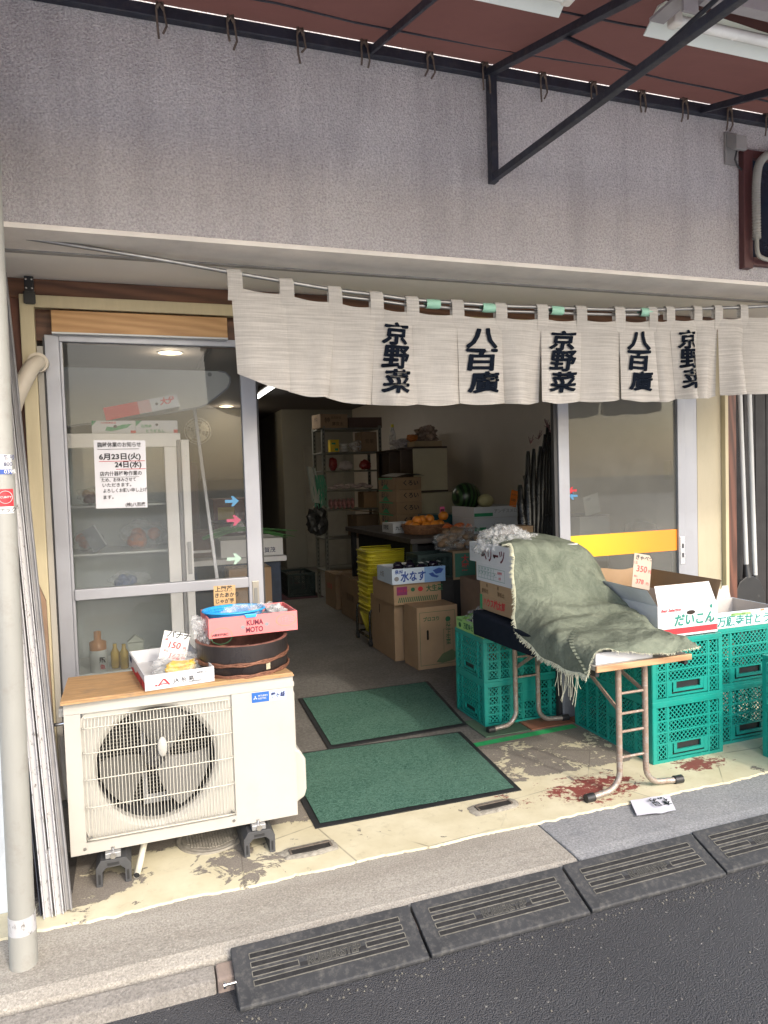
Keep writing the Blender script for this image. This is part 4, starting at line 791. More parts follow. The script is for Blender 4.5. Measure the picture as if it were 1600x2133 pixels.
# banana box, card, bananas
tray('banana_box', 'white fruit box with a red side on the plywood holding a bag of bananas', (.1295, 3.083, ZT+.001), .17-.05, .262, .46, .058, [CARDW, CARDW, RED, INK, NAVYI, BLUE], prints=[
    ('F', 'JA 糸 島', .40, .42, .022, 1, dict(spacing=1.05)), ('F', '福岡産いちご', .74, .74, .008, 1, {}), ('F', '糸島農業協同組合', .62, .22, .006, 1, {}),
    ('F', 'poly', [(.17, .22), (.20, .22), (.27, .62), (.255, .66)], 0), ('F', 'poly', [(.255, .66), (.27, .55), (.33, .22), (.36, .22), (.285, .66)], 0), ('F', 'poly', [(.205, .3), (.32, .3), (.315, .36), (.22, .36)], 0), ('F', 'disc', .155, .28, .004, 0),
    ('L', 'rect', .55, .0, 1.0, .55, 0), ('L', 'poly', [(.1, .0), (.3, .35), (.42, .2), (.6, .5), (.6, 0)], 0), ('L', 'rect', .05, .45, .2, .85, 2), ('L', '八女', .72, .3, .03, 1)])
def bananas(c, n, s, seed=0, r0=.014):
    out = []
    for i in range(n):
        rnd = random.Random(i+seed); pts = []
        for k in range(9):
            a = -1.15+2.3*k/8; pts.append(Vector((c[0]+s*math.sin(a)+.006*i, c[1]+.014*(i-n/2)+.01*math.cos(a), c[2]+.012*(i % 2)+s*.42*(1-math.cos(a))*.7)))
        out.append((resample(pts, 14)))
    return out
t = thing('banana_bag', 'bunch of ripe bananas wrapped in clear film in the white fruit box', 'bananas', (.155, 3.02, ZT+.01))
BAN = pm('banana_skin', (.68, .44, .04), .45, .12, 12, dirt=.8)
for i, pts in enumerate(bananas((.165, 3.03, ZT+.026), 5, .062)):
    mb = MB(); n = len(pts); mb.tube(pts, .014, 8, rs=[.004 if k in (0, n-1) else (.010 if k in (1, n-2) else .0155) for k in range(n)]); part(t, 'banana', mb, [BAN])
mb = MB(); mb.blob((.165, 3.04, ZT+.040), .075, 0, .55, 4, 4, 3, (1.25, .85, .55)); mb.blob((.10, 3.08, ZT+.04), .035, 0, .7, 3, 3, 5, (1, 1, .7)); part(t, 'film_wrap', mb, [FILM])
def price_card(name, label, org, w, h, tilt, lean_, mats, lines, rot=0, cut=False):
    mb = MB(); pts = [(0, 0), (w, 0), (w, h*(.9 if cut else 1)), (w*(.85 if cut else 1), h), (0, h)]; M4 = Matrix.Translation(org) @ Matrix.Rotation(rot, 4, 'Z') @ Matrix.Rotation(lean_, 4, 'X') @ Matrix.Rotation(tilt, 4, 'Y') @ face((0, 0, 0), 'F')
    f_ = [M4 @ Vector((x, y, 0)) for x, y in pts]; b_ = [M4 @ Vector((x, y, -.0015)) for x, y in pts]; n = len(pts); mb.add(f_+b_, [tuple(range(n)), tuple(range(n, 2*n))[::-1]]+[(i, n+i, n+(i+1) % n, (i+1) % n) for i in range(n)], 0)
    for s, x, y, sz, m, b, sh in lines: mb.text(s, sz, M4 @ Matrix.Translation((x, y, .0008)), m, b, shear=sh)
    return single(name, mb, mats, label, 'price card', loc=tuple(org))
price_card('price_card', 'white price card for bananas reading 150 and 162 yen', P(330, 1372, y=3.10), .108, .118, -R_(-15), -.25, [WHT, INK, RED], [('バナナ', .012, .104, .032, 1, .025, .25), ('1袋', .004, .082, .012, 2, .02, 0), ('150', .022, .062, .036, 2, .025, .15), ('円', .088, .055, .014, 2, .02, 0), ('税込', .014, .036, .010, 2, .02, 0), ('162', .034, .018, .032, 2, .025, .15), ('円', .09, .015, .014, 2, .02, 0)])
# wooden tub
TUB = thing('wooden_tub', 'old black wooden rice tub with copper hoops on the plywood', 'tub', (.425, 3.055, ZT))
TBX = pm('worn_black_lacquer', (.014, .012, .012), .28, .3, 5, .15, 30, dirt=0, stretch=(1, 1, .3)); 
def lacquer():
    n = N('chipped_black_lacquer'); g = n.ramp(n.noise(34, 6, .7, n.map((1, 1, .7))), (.68, 0.), (.70, 1.)); x, y, z = n.xyz(); hi = n.step(z, .09, .13); n.set(Base_Color=n.mix(n.math('MULTIPLY', g, n.math('ADD', hi, .35), True), n.mix(n.noise(7), (.010, .009, .010), (.03, .022, .02)), (.42, .36, .27)), Roughness=n.ramp(n.noise(9), (.3, .18), (.7, .45)))
    n.bump(n.noise(22, 4, .6, n.map((3, 3, .15))), .35, .004); return n.m
LAC = lacquer(); RIM = pm('worn_rim_wood', (.16, .07, .05), .7, .35, 25, .3, 60)
R0 = .187; c0 = (0, 0, 0)
mb = MB(); mb.lathe([(R0-.002, .0), (R0, .004), (R0+.003, .06), (R0+.004, .125)], c0, 56, 0, True); part(TUB, 'staves', mb, [LAC], local=True)
mb = MB(); mb.lathe([(R0+.004, .1251), (R0+.004, .128), (R0-.010, .128), (R0-.012, .02), (.0, .02)], c0, 56, 0, False); part(TUB, 'rim_and_inside', mb, [RIM], local=True)
COP = pm('braided_copper_hoop', (.20, .09, .055), .55, .4, 50, .5, 80, metal=.4)
for zc, dz, n2 in ((.062, .012, 3), (.008, .004, 3)):
    mb = MB()
    for k in range(n2):
        mb.tube([((R0+.006)*math.cos(a), (R0+.006)*math.sin(a), zc+dz*math.sin(a+.6)+.004*(k-1)+.002*math.sin(12*a+k*2.1)) for a in [2*PI*i/72 for i in range(73)]], .0042, 6)
    part(TUB, 'hoop', mb, [COP], local=True)
mb = MB(); a0 = -PI/2+.42
mb.grid(lambda a, b: ((R0+.0045)*math.cos(a0-.05+.1*a), (R0+.0045)*math.sin(a0-.05+.1*a), .02+.033*b), 6, 4); part(TUB, 'torn_label', mb, [pm('torn_label_paper', (.45, .40, .28), .9, .4, 60)], local=True)
POT = pm('potato_skin', (.42, .30, .15), .8, .2, 12, .2, 50, dirt=.3)
for i, (x, y) in enumerate(((-.06, -.13), (-.10, -.10), (0, -.14))):
    mb = MB(); mb.blob((.425+x, 3.055+y, ZT+.095), .032, 0, .2, 1.5, 2, i, (1.2, 1, .8)); single('potato', mb, [POT], 'pale potato lying inside the black wooden tub', 'potato', group='potatoes inside the black tub')
mb = MB(); mb.blob(P(425, 1315, y=3.08), .045, 0, .8, 3.5, 4, 11, (.8, .8, 1)); mb.blob(P(412, 1300, y=3.1), .03, 0, .8, 3.5, 3, 12, (.8, .8, 1.2)); single('plastic_bag', mb, [FILMD], 'crumpled clear bag between the pink box and the tub', 'plastic bag')
# pink strawberry box resting on the tub
PZ = ZT+.130
def pinkx(mb):
    mb.tube([(-.19+.0, -.0, .075), (-.19, .001, .076)], .0001, 3)
tray('strawberry_box', 'salmon pink strawberry box standing on the black wooden tub', (.467, 3.125, PZ+.012), .035, .372, .245, .082, [PINK, PINK, INK, GRN, GREY, pm('ink_wine', (.12, .01, .03), .6)], th=.005, prints=[
    ('F', 'KUMA', .415, .60, .030, 3, dict(bold=.03, sx=.82)), ('F', 'MOTO', .405, .24, .030, 3, dict(bold=.03, sx=.80)), ('F', 'disc', .375, .42, .0095, 2), ('F', 'disc', .645, .46, .0095, 2), ('F', 'いちご', .765, .58, .027, 2, dict(shear=.2, sx=.95)), ('F', 'ring', .87, .58, .026, 1, .0012, 1.7), ('F', 'JA熊本経済連', .03, .14, .0115, 0, dict(bold=.02)), ('F', 'ring', .135, .08, .034, 1, .001, 1.3)])
t = thing('blue_colander', 'bright blue oval plastic basket inside the pink strawberry box', 'basket', (.40, 3.10, PZ+.02))
mb = MB(); cxb, cyb, czb = .405, 3.115, PZ+.030; n = 40
mb.lathe([(.065, .0), (.095, .012), (.116, .05), (.128, .078), (.134, .080), (.136, .074)], (cxb, cyb, czb), n, 0, True, None, 1.0, .82)
for k in range(n): a = 2*PI*k/n; mb.tube([(cxb+r*math.cos(a), cyb+r*.82*math.sin(a), czb+z) for r, z in ((.067, .006), (.092, .016), (.112, .05), (.124, .076))], .0016, 4)
for r, z in ((.108, .035), (.112, .046), (.117, .058), (.122, .068)): mb.tube([(cxb+(r-.002)*math.cos(a), cyb+(r-.002)*.82*math.sin(a), czb+z) for a in [2*PI*i/40 for i in range(41)]], .0013, 4)
part(t, 'bowl', mb, [BLUEP]); mb = MB(); mb.prism([(.432, 2.994, PZ+.10), (.486, 2.994, PZ+.10), (.479, 2.994, PZ+.084), (.439, 2.994, PZ+.084)], (0, .004, 0)); part(t, 'rim_tab', mb, [BLUEP], .002)
mb = MB(); mb.blob((.44, 3.10, PZ+.085), .062, 0, .8, 4, 4, 21, (1.1, .8, .6)); mb.blob((.535, 3.12, PZ+.085), .05, 0, .8, 4, 4, 23, (1.1, .8, .6)); single('film_bundle', mb, [FILM], 'crinkled clear film lying in the blue basket', 'plastic film')
mb = MB(); mb.blob((.585, 3.12, PZ+.062), .052, 0, .7, 2.5, 4, 31, (1, .9, .75)); single('grey_bag', mb, [pm('grey_silver_film', (.42, .42, .43), .35, .3, 20, .5, 40)], 'crumpled grey bag at the right end of the pink box', 'bag')
price_card('price_card', 'brown cardboard sign with black writing standing behind the pink box', P(446, 1262, y=3.34), .098, .09, 0.02, -.05, [pm('card_tan', (.50, .33, .16), .8), INK], [('上賀茂', .006, .073, .026, 1, .03, 0), ('きたあかり', .002, .045, .0225, 1, .03, .1), ('じゃが芋', .004, .018, .022, 1, .03, 0)])

# ---------------------------------------------------------------- teal crates
def clip(p, q, x0, x1, y0, y1):
    t0, t1 = 0., 1.; dx = q[0]-p[0]; dy = q[1]-p[1]
    for a, b in ((-dx, p[0]-x0), (dx, x1-p[0]), (-dy, p[1]-y0), (dy, y1-p[1])):
        if abs(a) < 1e-9:
            if b < 0: return None
        else:
            r = b/a
            if a < 0: t0 = max(t0, r)
            else: t1 = min(t1, r)
    return None if t0 >= t1-1e-4 else ((p[0]+dx*t0, p[1]+dy*t0), (p[0]+dx*t1, p[1]+dy*t1))
def side(mb, m4, W, H, cols, rows, plain=(), handle=None, sp=.026, tk=.0052):
    """lattice side panel in the x-z plane, outward -y; m4 places it"""
    def bx(a, b, c, d, y0=0, y1=.004, m=0): mb.box(a, b, y0, y1, c, d, m, m4)
    bx(0, W, H-.018, H, -.004, .012); bx(0, W, H-.030, H-.018, 0, .006); bx(0, W, 0, .016, -.002, .010); bx(0, .024, .016, H-.030, -.003, .010); bx(W-.024, W, .016, H-.030, -.003, .010)
    xs = [.024+(W-.048)*c for c in cols]; zs = [.016+(H-.046)*c for c in rows]
    for x in xs[1:-1]: bx(x-.0045, x+.0045, .016, H-.03, -.002, .006)
    for z in zs[1:-1]: bx(.024, W-.024, z-.0045, z+.0045, -.0015, .0055)
    for i in range(len(xs)-1):
        for j in range(len(zs)-1):
            a, b, c, d = xs[i]+.0045, xs[i+1]-.0045, zs[j]+.0045, zs[j+1]-.0045
            if (i, j) in plain: bx(a-.004, b+.004, c-.004, d+.004, .001, .004); continue
            if handle and (i, j) in handle:
                w = b-a; bx(a, b, c, d, .010, .012, 1); bx(a+.12*w, b-.12*w, c+(d-c)*.30, c+(d-c)*.52, -.004, .006); bx(a+.12*w, a+.2*w, c+(d-c)*.30, d, -.004, .006); bx(b-.2*w, b-.12*w, c+(d-c)*.30, d, -.004, .006); bx(a, a+.1*w, c, d, 0, .004); bx(b-.1*w, b, c, d, 0, .004); bx(a, b, c, c+(d-c)*.16, 0, .004); continue
            w, h = b-a, d-c; e = .012; bx(a, a+e*.6, c, d, .0005, .0035); bx(b-e*.6, b, c, d, .0005, .0035); a += e*.6; b -= e*.6
            k = -h
            while k < w:
                for s in (0, 1):
                    p = (a+k, c) if not s else (a+k, d); q_ = (a+k+h, d) if not s else (a+k+h, c); r = clip(p, q_, a, b, c, d)
                    if r: (u0, v0), (u1, v1) = r; mb.bar(m4 @ Vector((u0, .002+.0006*s, v0)), m4 @ Vector((u1, .002+.0006*s, v1)), tk, .0022, 0, (m4.to_3x3() @ Vector((0, 1, 0))))
                k += sp
def crate(w, d, h, label):
    t = thing('folding_crate', label, 'crate', (0, 0, 0), 0, 'teal lattice folding crates'); hw = w/2; hd = d/2
    R3 = [0, .17, .83, 1]; rows = [0, .25, .48, .74, 1]
    mb = MB(); m4 = Matrix.Translation((-hw, -hd, 0)); side(mb, m4, w, h, R3, [0, .30, .52, .74, 1], handle=((1, 0),)); part(t, 'end_panel', mb, [TEAL, BLACKP], 0, local=True)
    mb = MB(); m4 = Matrix.Translation((hw, hd, 0)) @ Matrix.Rotation(PI, 4, 'Z'); side(mb, m4, w, h, R3, [0, .30, .52, .74, 1], handle=((1, 0),)); part(t, 'end_panel', mb, [TEAL, BLACKP], 0, local=True)
    C6 = [0, .15, .30, .45, .64, .82, 1]
    mb = MB(); m4 = Matrix.Translation((-hw, hd, 0)) @ Matrix.Rotation(-PI/2, 4, 'Z'); side(mb, m4, d, h, C6, [0, .25, .5, .75, 1], plain=((3, 3), (3, 2))); part(t, 'side_panel', mb, [TEAL, BLACKP], 0, local=True)
    mb = MB(); m4 = Matrix.Translation((hw, -hd, 0)) @ Matrix.Rotation(PI/2, 4, 'Z'); side(mb, m4, d, h, C6, [0, .25, .5, .75, 1], plain=((3, 3), (3, 2))); part(t, 'side_panel', mb, [TEAL, BLACKP], 0, local=True)
    mb = MB(); mb.box(-hw+.012, hw-.012, -hd+.012, hd-.012, .004, .010)
    for i in range(14): x = -hw+.02+(w-.04)*i/13; mb.box(x-.002, x+.002, -hd+.012, hd-.012, .010, .014)
    part(t, 'base', mb, [TEAL], 0, local=True)
    mb = MB()
    for sx_ in (-1, 1):
        for sy_ in (-1, 1):
            x = sx_*(hw-.012); y = sy_*(hd-.012); mb.box(x-.013, x+.013, y-.013, y+.013, .0, h)
            for z in (.05, .12, .19, .24): mb.box(x-.0145, x+.0145, y-.0145, y+.0145, z*h/.3, z*h/.3+.010)
    mb.box(-hw-.003, hw+.003, -hd-.003, -hd+.014, h-.012, h+.001); mb.box(-hw-.003, hw+.003, hd-.014, hd+.003, h-.012, h+.001); mb.box(-hw-.003, -hw+.014, -hd+.014, hd-.014, h-.012, h+.001); mb.box(hw-.014, hw+.003, -hd+.014, hd-.014, h-.012, h+.001)
    part(t, 'corner_rim', mb, [TEAL], .0015, local=True)
    return t
def lid_lattice(t, w, d, h):
    mb = MB(); m4 = Matrix.Translation((-w/2, -d/2, h-.03)) @ Matrix.Rotation(PI/2, 4, 'X') @ Matrix.Scale(-1, 4, (0, 1, 0)) if False else None
BIG = (.448, .675, .316); SML = (.385, .565, .264)
cA = crate(*BIG, 'teal lattice crate under the white daikon box'); cA.location = (2.674, 3.278, .317)
dup(cA, (2.674, 3.278, .0), 0, 'teal lattice crate on the floor below the one carrying the daikon box')
dup(cA, (3.155, 3.345, .317), 0, 'teal lattice crate under the pale green chilli pepper box'); dup(cA, (3.155, 3.345, .0), 0, 'teal lattice crate on the floor beneath the chilli pepper box stack')
cB = crate(*SML, 'teal lattice crate carrying the light green box inside the doorway'); cB.location = (2.218, 3.972, .265); cB.rotation_euler = (0, 0, PI/2)
dup(cB, (2.218, 3.972, 0), PI/2, 'teal lattice crate on the floor behind the back table legs')
dup(cB, (3.232, 2.53, .265), 0, 'upper teal lattice crate cut by the right edge of the photo'); dup(cB, (3.232, 2.53, 0), 0, 'lower teal lattice crate cut by the right edge of the photo')
dup(cB, (2.75, 4.15, .53), PI/2, 'teal lattice crate behind the lower part of the right glass door, uppermost'); dup(cB, (2.82, 4.15, .265), PI/2, 'teal lattice crate behind the lower part of the right glass door, middle one'); dup(cB, (2.82, 4.15, 0), PI/2, 'teal lattice crate behind the lower part of the right glass door, on the floor')

# daikon box with raised flaps
DB = thing('daikon_box', 'big open white radish box with raised flaps and green lettering', 'box', (2.70, 3.28, .635))
w, d, h = .385, .62, .165; bx0, bx1, by0, by1, bz = 2.510, 2.895, 2.965, 3.585, .6355
mb = MB(); th_ = .006
mb.box(bx0, bx1, by0, by0+th_, bz, bz+h, 0); mb.box(bx0, bx0+th_, by0+th_, by1, bz, bz+h, 0); mb.box(bx1-th_, bx1, by0+th_, by1, bz, bz+h, 0); mb.box(bx0+th_, bx1-th_, by1-th_, by1, bz, bz+h, 0); mb.box(bx0+th_, bx1-th_, by0+th_, by1-th_, bz, bz+.006, 1)
mb.box(bx0+th_, bx1-th_, by0+th_, by0+th_+.001, bz+.01, bz+h, 1); mb.box(bx0+th_, bx1-th_, by1-th_-.001, by1-th_, bz+.01, bz+h, 1)
fm = face((bx0, by0-.001, bz), 'F'); TT = lambda s, x, y, sz, m, **k: mb.text(s, sz, fm @ Matrix.Translation((x, y, 0)), m, **k)
TT('Best Selection', .02, .138, .022, 2, bold=.03, shear=.25); TT('だいこん', .10, .078, .066, 3, bold=.035, shear=.15); TT('10kg以上', .305, .068, .017, 4)
mb.box(bx0+.01, bx1-.003, by0-.0012, by0-.0002, bz+.012, bz+.042, 2); TT('出雲産農産', .16, .027, .026, 5, bold=.02, spacing=1.1)
mb.add([fm @ Vector((.21+.028*math.cos(a)*(1 if True else 1), .118+.011*math.sin(a), .0003)) for a in [2*PI*i/24 for i in range(24)]], [tuple(range(24))], 6)
mb.tube([fm @ Vector((.343+.016*math.cos(a)+.002*math.sin(3*a), .135+.020*math.sin(a), .0004)) for a in [2*PI*i/24 for i in range(25)]], .0008, 4, 7); mb.add([fm @ Vector((.343+.008*math.cos(a), .139+.010*math.sin(a), .0006)) for a in [2*PI*i/16 for i in range(16)]], [tuple(range(16))], 3)
part(DB, 'body', mb, [CARDW, CARD, RED, TEALI, GREY, WHT, pm('hole_dark2', (.03, .02, .015), .9), GREY])
mb = MB(); mb.grid(lambda a, b: (bx0+.004+(bx1-bx0-.012-.02*b)*a+.008*b, by0+.002+.035*b-.004*math.sin(a*PI)*b, bz+h+.098*b), 10, 6, 0); mb.grid(lambda a, b: (bx0+.004+(bx1-bx0-.012-.02*b)*(1-a)+.008*b, by0+.005+.035*b, bz+h+.098*b), 10, 6, 1); part(DB, 'front_flap', mb, [CARDW, CARD], label='white front flap standing nearly upright')
mb = MB(); mb.grid(lambda a, b: (bx0+.003-.055*b, by0+.004+(by1-by0-.02)*(1-a)+.01*b, bz+h+.088*b-.012*b*math.sin(a*9)*.3), 12, 4, 0); mb.grid(lambda a, b: (bx0+.006-.055*b, by0+.004+(by1-by0-.02)*a+.01*b, bz+h+.088*b), 12, 4, 1); part(DB, 'left_flap', mb, [pm('greyish_card', (.60, .62, .66), .6), CARD])
mb = MB(); mb.grid(lambda a, b: (bx1-.003+.035*b, by0+.004+(by1-by0-.02)*a, bz+h+.105*b), 10, 4, 0); mb.grid(lambda a, b: (bx1-.006+.035*b, by0+.004+(by1-by0-.02)*(1-a), bz+h+.105*b), 10, 4, 0); part(DB, 'right_flap', mb, [CARDD])
mb = MB(); mb.grid(lambda a, b: (bx0+.0+(bx1-bx0)*a, by1-.003+.02*b+.012*math.sin(a*8), bz+h+.11*b+.01*b*math.sin(a*6)), 14, 4, 0); part(DB, 'back_flap', mb, [CARD])
price_card('price_card', 'brown price card for cabbage reading 350 and 378 yen in the white box', P(1316, 1224, y=3.24), .118, .192, R_(12), -.12, [pm('card_pale_brown', (.50, .42, .34), .8), INK, RED], [('きゃべつ', .006, .170, .030, 1, .025, .15), ('1玉', .0, .140, .018, 2, .01, 0), ('350', .018, .108, .048, 2, .012, .1), ('円', .098, .10, .020, 2, .02, 0), ('税込', .008, .066, .012, 2, .01, 0), ('378', .020, .038, .036, 2, .015, .1), ('円', .09, .032, .018, 2, .02, 0)], cut=True)
# chilli pepper box
def pepx(mb): pass
tray('chilli_pepper_box', 'shallow pale green vegetable box with teal lettering at the right edge', (3.155, 3.17, .6345), -.02, .43, .34, .086, [LBOX, CARDG, TEALI, LGREEN, CARD, INK], prints=[('F', '万願寺甘とう', -.02, .38, .060, 0, dict(bold=.02, shear=.1, sx=1.02)), ('F', 'rect', .20, .72, .52, .90, 1), ('F', '京のブランド産品', .21, .81, .012, 3), ('F', 'rect', .67, .86, .74, .99, 2)])
mb = MB(); mb.grid(lambda a, b: (2.948+.42*a, 3.345+.02*b, .72+.07*b-(.02 if .24 < a < .30 or .84 < a < .9 else 0)*b), 40, 3); single('box_flap', mb, [CARDG], 'upright grey cardboard flap at the back of the pale green box', 'cardboard')
# poles
t = thing('long_dustpan', 'black dustpan on a long white handle standing against the dark cladding', 'dustpan', (3.97, 3.80, 0))
part(t, 'handle', MB().tube([(3.955, 3.85, 2.35), (3.965, 3.80, .78)], .0165, 10), WHITEP)
mb = MB(); mb.tube([(3.962, 3.80, .83), (3.965, 3.795, .74)], .022, 10, rs=[.018, .03])
pts = [(-.135, -.17), (-.13, -.02), (-.09, .06), (-.03, .095), (.03, .095), (.09, .06), (.13, -.02), (.135, -.17)]
mb.prism([(3.965+x, 3.77, .655+z) for x, z in pts], (0, .012, 0)); mb.box(3.965-.13, 3.965+.13, 3.70, 3.77, .49, .50); part(t, 'pan', mb, BLACKP, .004)
mb = MB(); mb.tube([(4.03, 3.84, 2.35), (4.042, 3.80, .745)], .0165, 10); mb.tube([(4.042, 3.80, .75), (4.044, 3.795, .60)], .02, 10, 1, rs=[.018, .028]); single('broom_pole', mb, [WHITEP, BLACKP], 'long white pole beside the dustpan handle', 'broom')

# ---------------------------------------------------------------- folding table
T = thing('folding_table', 'folding table on rusty steel legs under an olive canvas', 'table', (2.16, 3.2, 0))
tz = .638; mb = MB(); mb.box(1.905, 2.425, 2.655, 3.86, tz-.022, tz); part(T, 'tabletop', mb, [pm('table_laminate', (.5, .47, .42), .4, .08)], .004)
mb = MB(); mb.box(1.903, 2.427, 2.640, 2.6545, tz-.026, tz+.003); part(T, 'front_edge', mb, [TABW], .004)
def leg(xs, y, zt, sgn):
    r = .0135; f = []
    for a in range(9): th2 = PI/2*a/8; f.append((xs+sgn*.085*(1-math.cos(th2)), y-.0*a, .105-.085*math.sin(th2)))
    return [(xs, y, zt), (xs, y, .11)]+f[1:]+[(xs+sgn*.165, y-.012, .017)]
for (xa, xb, y, ya) in ((2.088, 2.236, 2.735, 1), (2.098, 2.250, 3.70, 0)):
    for xs, sg in ((xa, -1), (xb, 1)):
        L = part(T, 'leg', MB().tube(leg(xs, y, tz-.02, sg), .0138, 12), [RUST]); e = xs+sg*.165
        part(L, 'rubber_foot', MB().tube([(e-sg*.012, y-.011, .018), (e+sg*.032, y-.014, .018)], .0195, 12), BLACKP, .002)
    for z in (.17, .29, .375, .47) if ya else (.30, .42): part(T, 'cross_bar', MB().tube([(xa, y, z), (xb, y, z)], .0065, 8), [RUST])
    part(T, 'brace', MB().bar((xa+.01, y, .38 if ya else .36), (xa+.01, y+(.42 if ya else -.42), tz-.03), .008, .018), [RUST]); part(T, 'brace', MB().bar((xb-.01, y, .47 if ya else .36), (xb-.01, y+(.42 if ya else -.42), tz-.03), .008, .018), [RUST])
mb = MB(); mb.box(1.91, 1.93, 2.66, 3.85, tz-.05, tz-.0225); mb.box(2.40, 2.42, 2.66, 3.85, tz-.05, tz-.0225); part(T, 'apron', mb, [BLACKP], .002)
# navy sheet
def navy(a, b):
    y = 2.93+.88*a; sag = .004*math.sin(a*9)
    if b < .5: x = 2.35-.46*(b/.5); return (x, y, .668+.03*a)
    k = (b-.5)/.5; zt = .665+.035*a; zb = .575-.018*a; return (1.890-.004*math.sin(k*PI), y, zt+(zb-zt)*k+sag*k*.3)
mb = MB(); mb.grid(navy, 30, 16); 
single('navy_sheet', mb, [pm('navy_vinyl', (.009, .013, .022), .85, .15, 5, .15, 30, spec=.15)], 'dark navy sheet hanging over the left side of the table', 'sheet')
mb = MB(); mb.box(1.925, 2.40, 2.93, 3.85, tz+.001, .6635); single('board_on_table', mb, [CARDD], 'flat cardboard layer under the navy sheet on the table', 'cardboard')
carton('flat_box', 'low white box peeping out from under the canvas at the table front', (2.075, 2.79, .639), .0, .31, .24, .052, [CARDW], tape=False)
# boxes piled on the table
TEXT_B = [('L', 'ハウス桃太郎', .10, .50, .052, 1, dict(bold=.03, sx=.85)), ('L', 'rect', .0, .0, .07, 1., 0)]
BZ = .7035
carton('tomato_box', 'brown tomato box with red katakana, lowest in the pile on the table', (2.165, 3.635, BZ), 0, .43, .40, .088, [CARD, GRN, RED], TEXT_B, tape=False)
carton('spinach_box', 'plain brown box with faint dark writing, second from the bottom of the pile', (2.165, 3.64, BZ+.0885), 0, .43, .38, .078, [CARD, BRNI], [('L', '産', .2, .75, .022, 0), ('L', '産', .55, .75, .022, 0), ('L', '朝採出', .05, .3, .028, 0), ('L', '薄板出', .55, .3, .028, 0)], tape=False)
carton('green_print_box', 'white box with a green printed table, second from the top of the pile', (2.165, 3.665, BZ+.167), 0, .43, .42, .108, [CARDW, TEALI, RED], [('L', 'frame', .06, .18, .82, .82, 0, .0018), ('L', 'rect', .06, .56, .60, .575, 0), ('L', 'rect', .06, .38, .60, .39, 0)]+[('L', 'rect', .06+.09*i, .18, .065+.09*i, .82, 0) for i in range(1, 6)]+[('L', s, .08+.09*i, .70, .014, 0) for i, s in enumerate('品目等級入')]+[('L', s, .08+.09*i, .48, .014, 0) for i, s in enumerate('秀優良可LM')]+[('L', '長野県', .62, .62, .018, 1), ('L', '入数', .64, .34, .016, 1)], tape=False)
tray('white_fruit_box', 'open white fruit box with wine red katakana on top of the pile', (2.165, 3.71, BZ+.2755), .0, .43, .50, .115, [CARDW, CARDW, pm('ink_wine', (.12, .01, .03)) if 'ink_wine' not in MATS else MATS['ink_wine'], INK, GREY], prints=[('L', 'ベリーツ', .30, .42, .085, 0, dict(bold=.03, sx=.85)), ('L', 'disc', .35, .44, .014, 1), ('L', 'disc', .63, .44, .012, 1), ('L', 'スイートルビー', .03, .72, .014, 2), ('L', 'おおいた', .05, .58, .014, 2), ('F', 'ベリーツ', .05, .42, .05, 0)])
mb = MB(); film_heap(mb, (2.08, 3.76, BZ+.385), .135, 41, (1.1, 1.1, .72)); film_heap(mb, (2.10, 3.58, BZ+.375), .08, 43, (1.2, 1.2, .6)); film_heap(mb, (2.25, 3.80, BZ+.38), .09, 44, (1.3, 1.0, .55))
single('plastic_bags', mb, [FILMD], 'heap of crinkled clear plastic bags on the topmost white box', 'plastic bags')

# canvas
rows = []   # each row: list of (x, y, z) from left to right; rows go back to front
ctrl = [
 [(1.99, 3.90, 1.085), (2.10, 3.93, 1.11), (2.28, 3.95, 1.125), (2.42, 3.95, 1.115), (2.56, 3.90, 1.02), (2.64, 3.85, .90)],
 [(1.972, 3.60, 1.100), (2.08, 3.70, 1.115), (2.26, 3.74, 1.125), (2.41, 3.74, 1.105), (2.56, 3.70, 1.00), (2.66, 3.66, .86)],
 [(1.955, 3.47, 1.098), (2.07, 3.45, 1.10), (2.24, 3.45, 1.10), (2.40, 3.46, 1.075), (2.53, 3.50, .96), (2.62, 3.50, .80)],
 [(1.945, 3.42, .97), (2.06, 3.39, .97), (2.22, 3.38, .97), (2.40, 3.38, .96), (2.52, 3.40, .88), (2.58, 3.42, .76)],
 [(1.940, 3.40, .83), (2.05, 3.34, .85), (2.21, 3.31, .86), (2.39, 3.30, .86), (2.50, 3.30, .81), (2.55, 3.30, .70)],
 [(1.905, 3.33, .69), (2.00, 3.24, .755), (2.20, 3.20, .775), (2.38, 3.18, .785), (2.49, 3.15, .755), (2.53, 3.15, .69)],
 [(1.868, 3.12, .63), (1.93, 3.05, .725), (2.18, 3.02, .735), (2.36, 3.00, .745), (2.45, 3.00, .735), (2.49, 3.00, .68)],
 [(1.862, 2.93, .600), (1.900, 2.86, .715), (2.16, 2.85, .725), (2.34, 2.83, .728), (2.43, 2.82, .718), (2.455, 2.83, .665)],
 [(1.850, 2.76, .585), (1.895, 2.73, .700), (2.14, 2.70, .722), (2.32, 2.68, .715), (2.42, 2.67, .708), (2.450, 2.68, .665)],
 [(1.850, 2.64, .600), (1.905, 2.634, .715), (2.04, 2.622, .688), (2.25, 2.612, .668), (2.40, 2.615, .664), (2.450, 2.625, .672)],
]
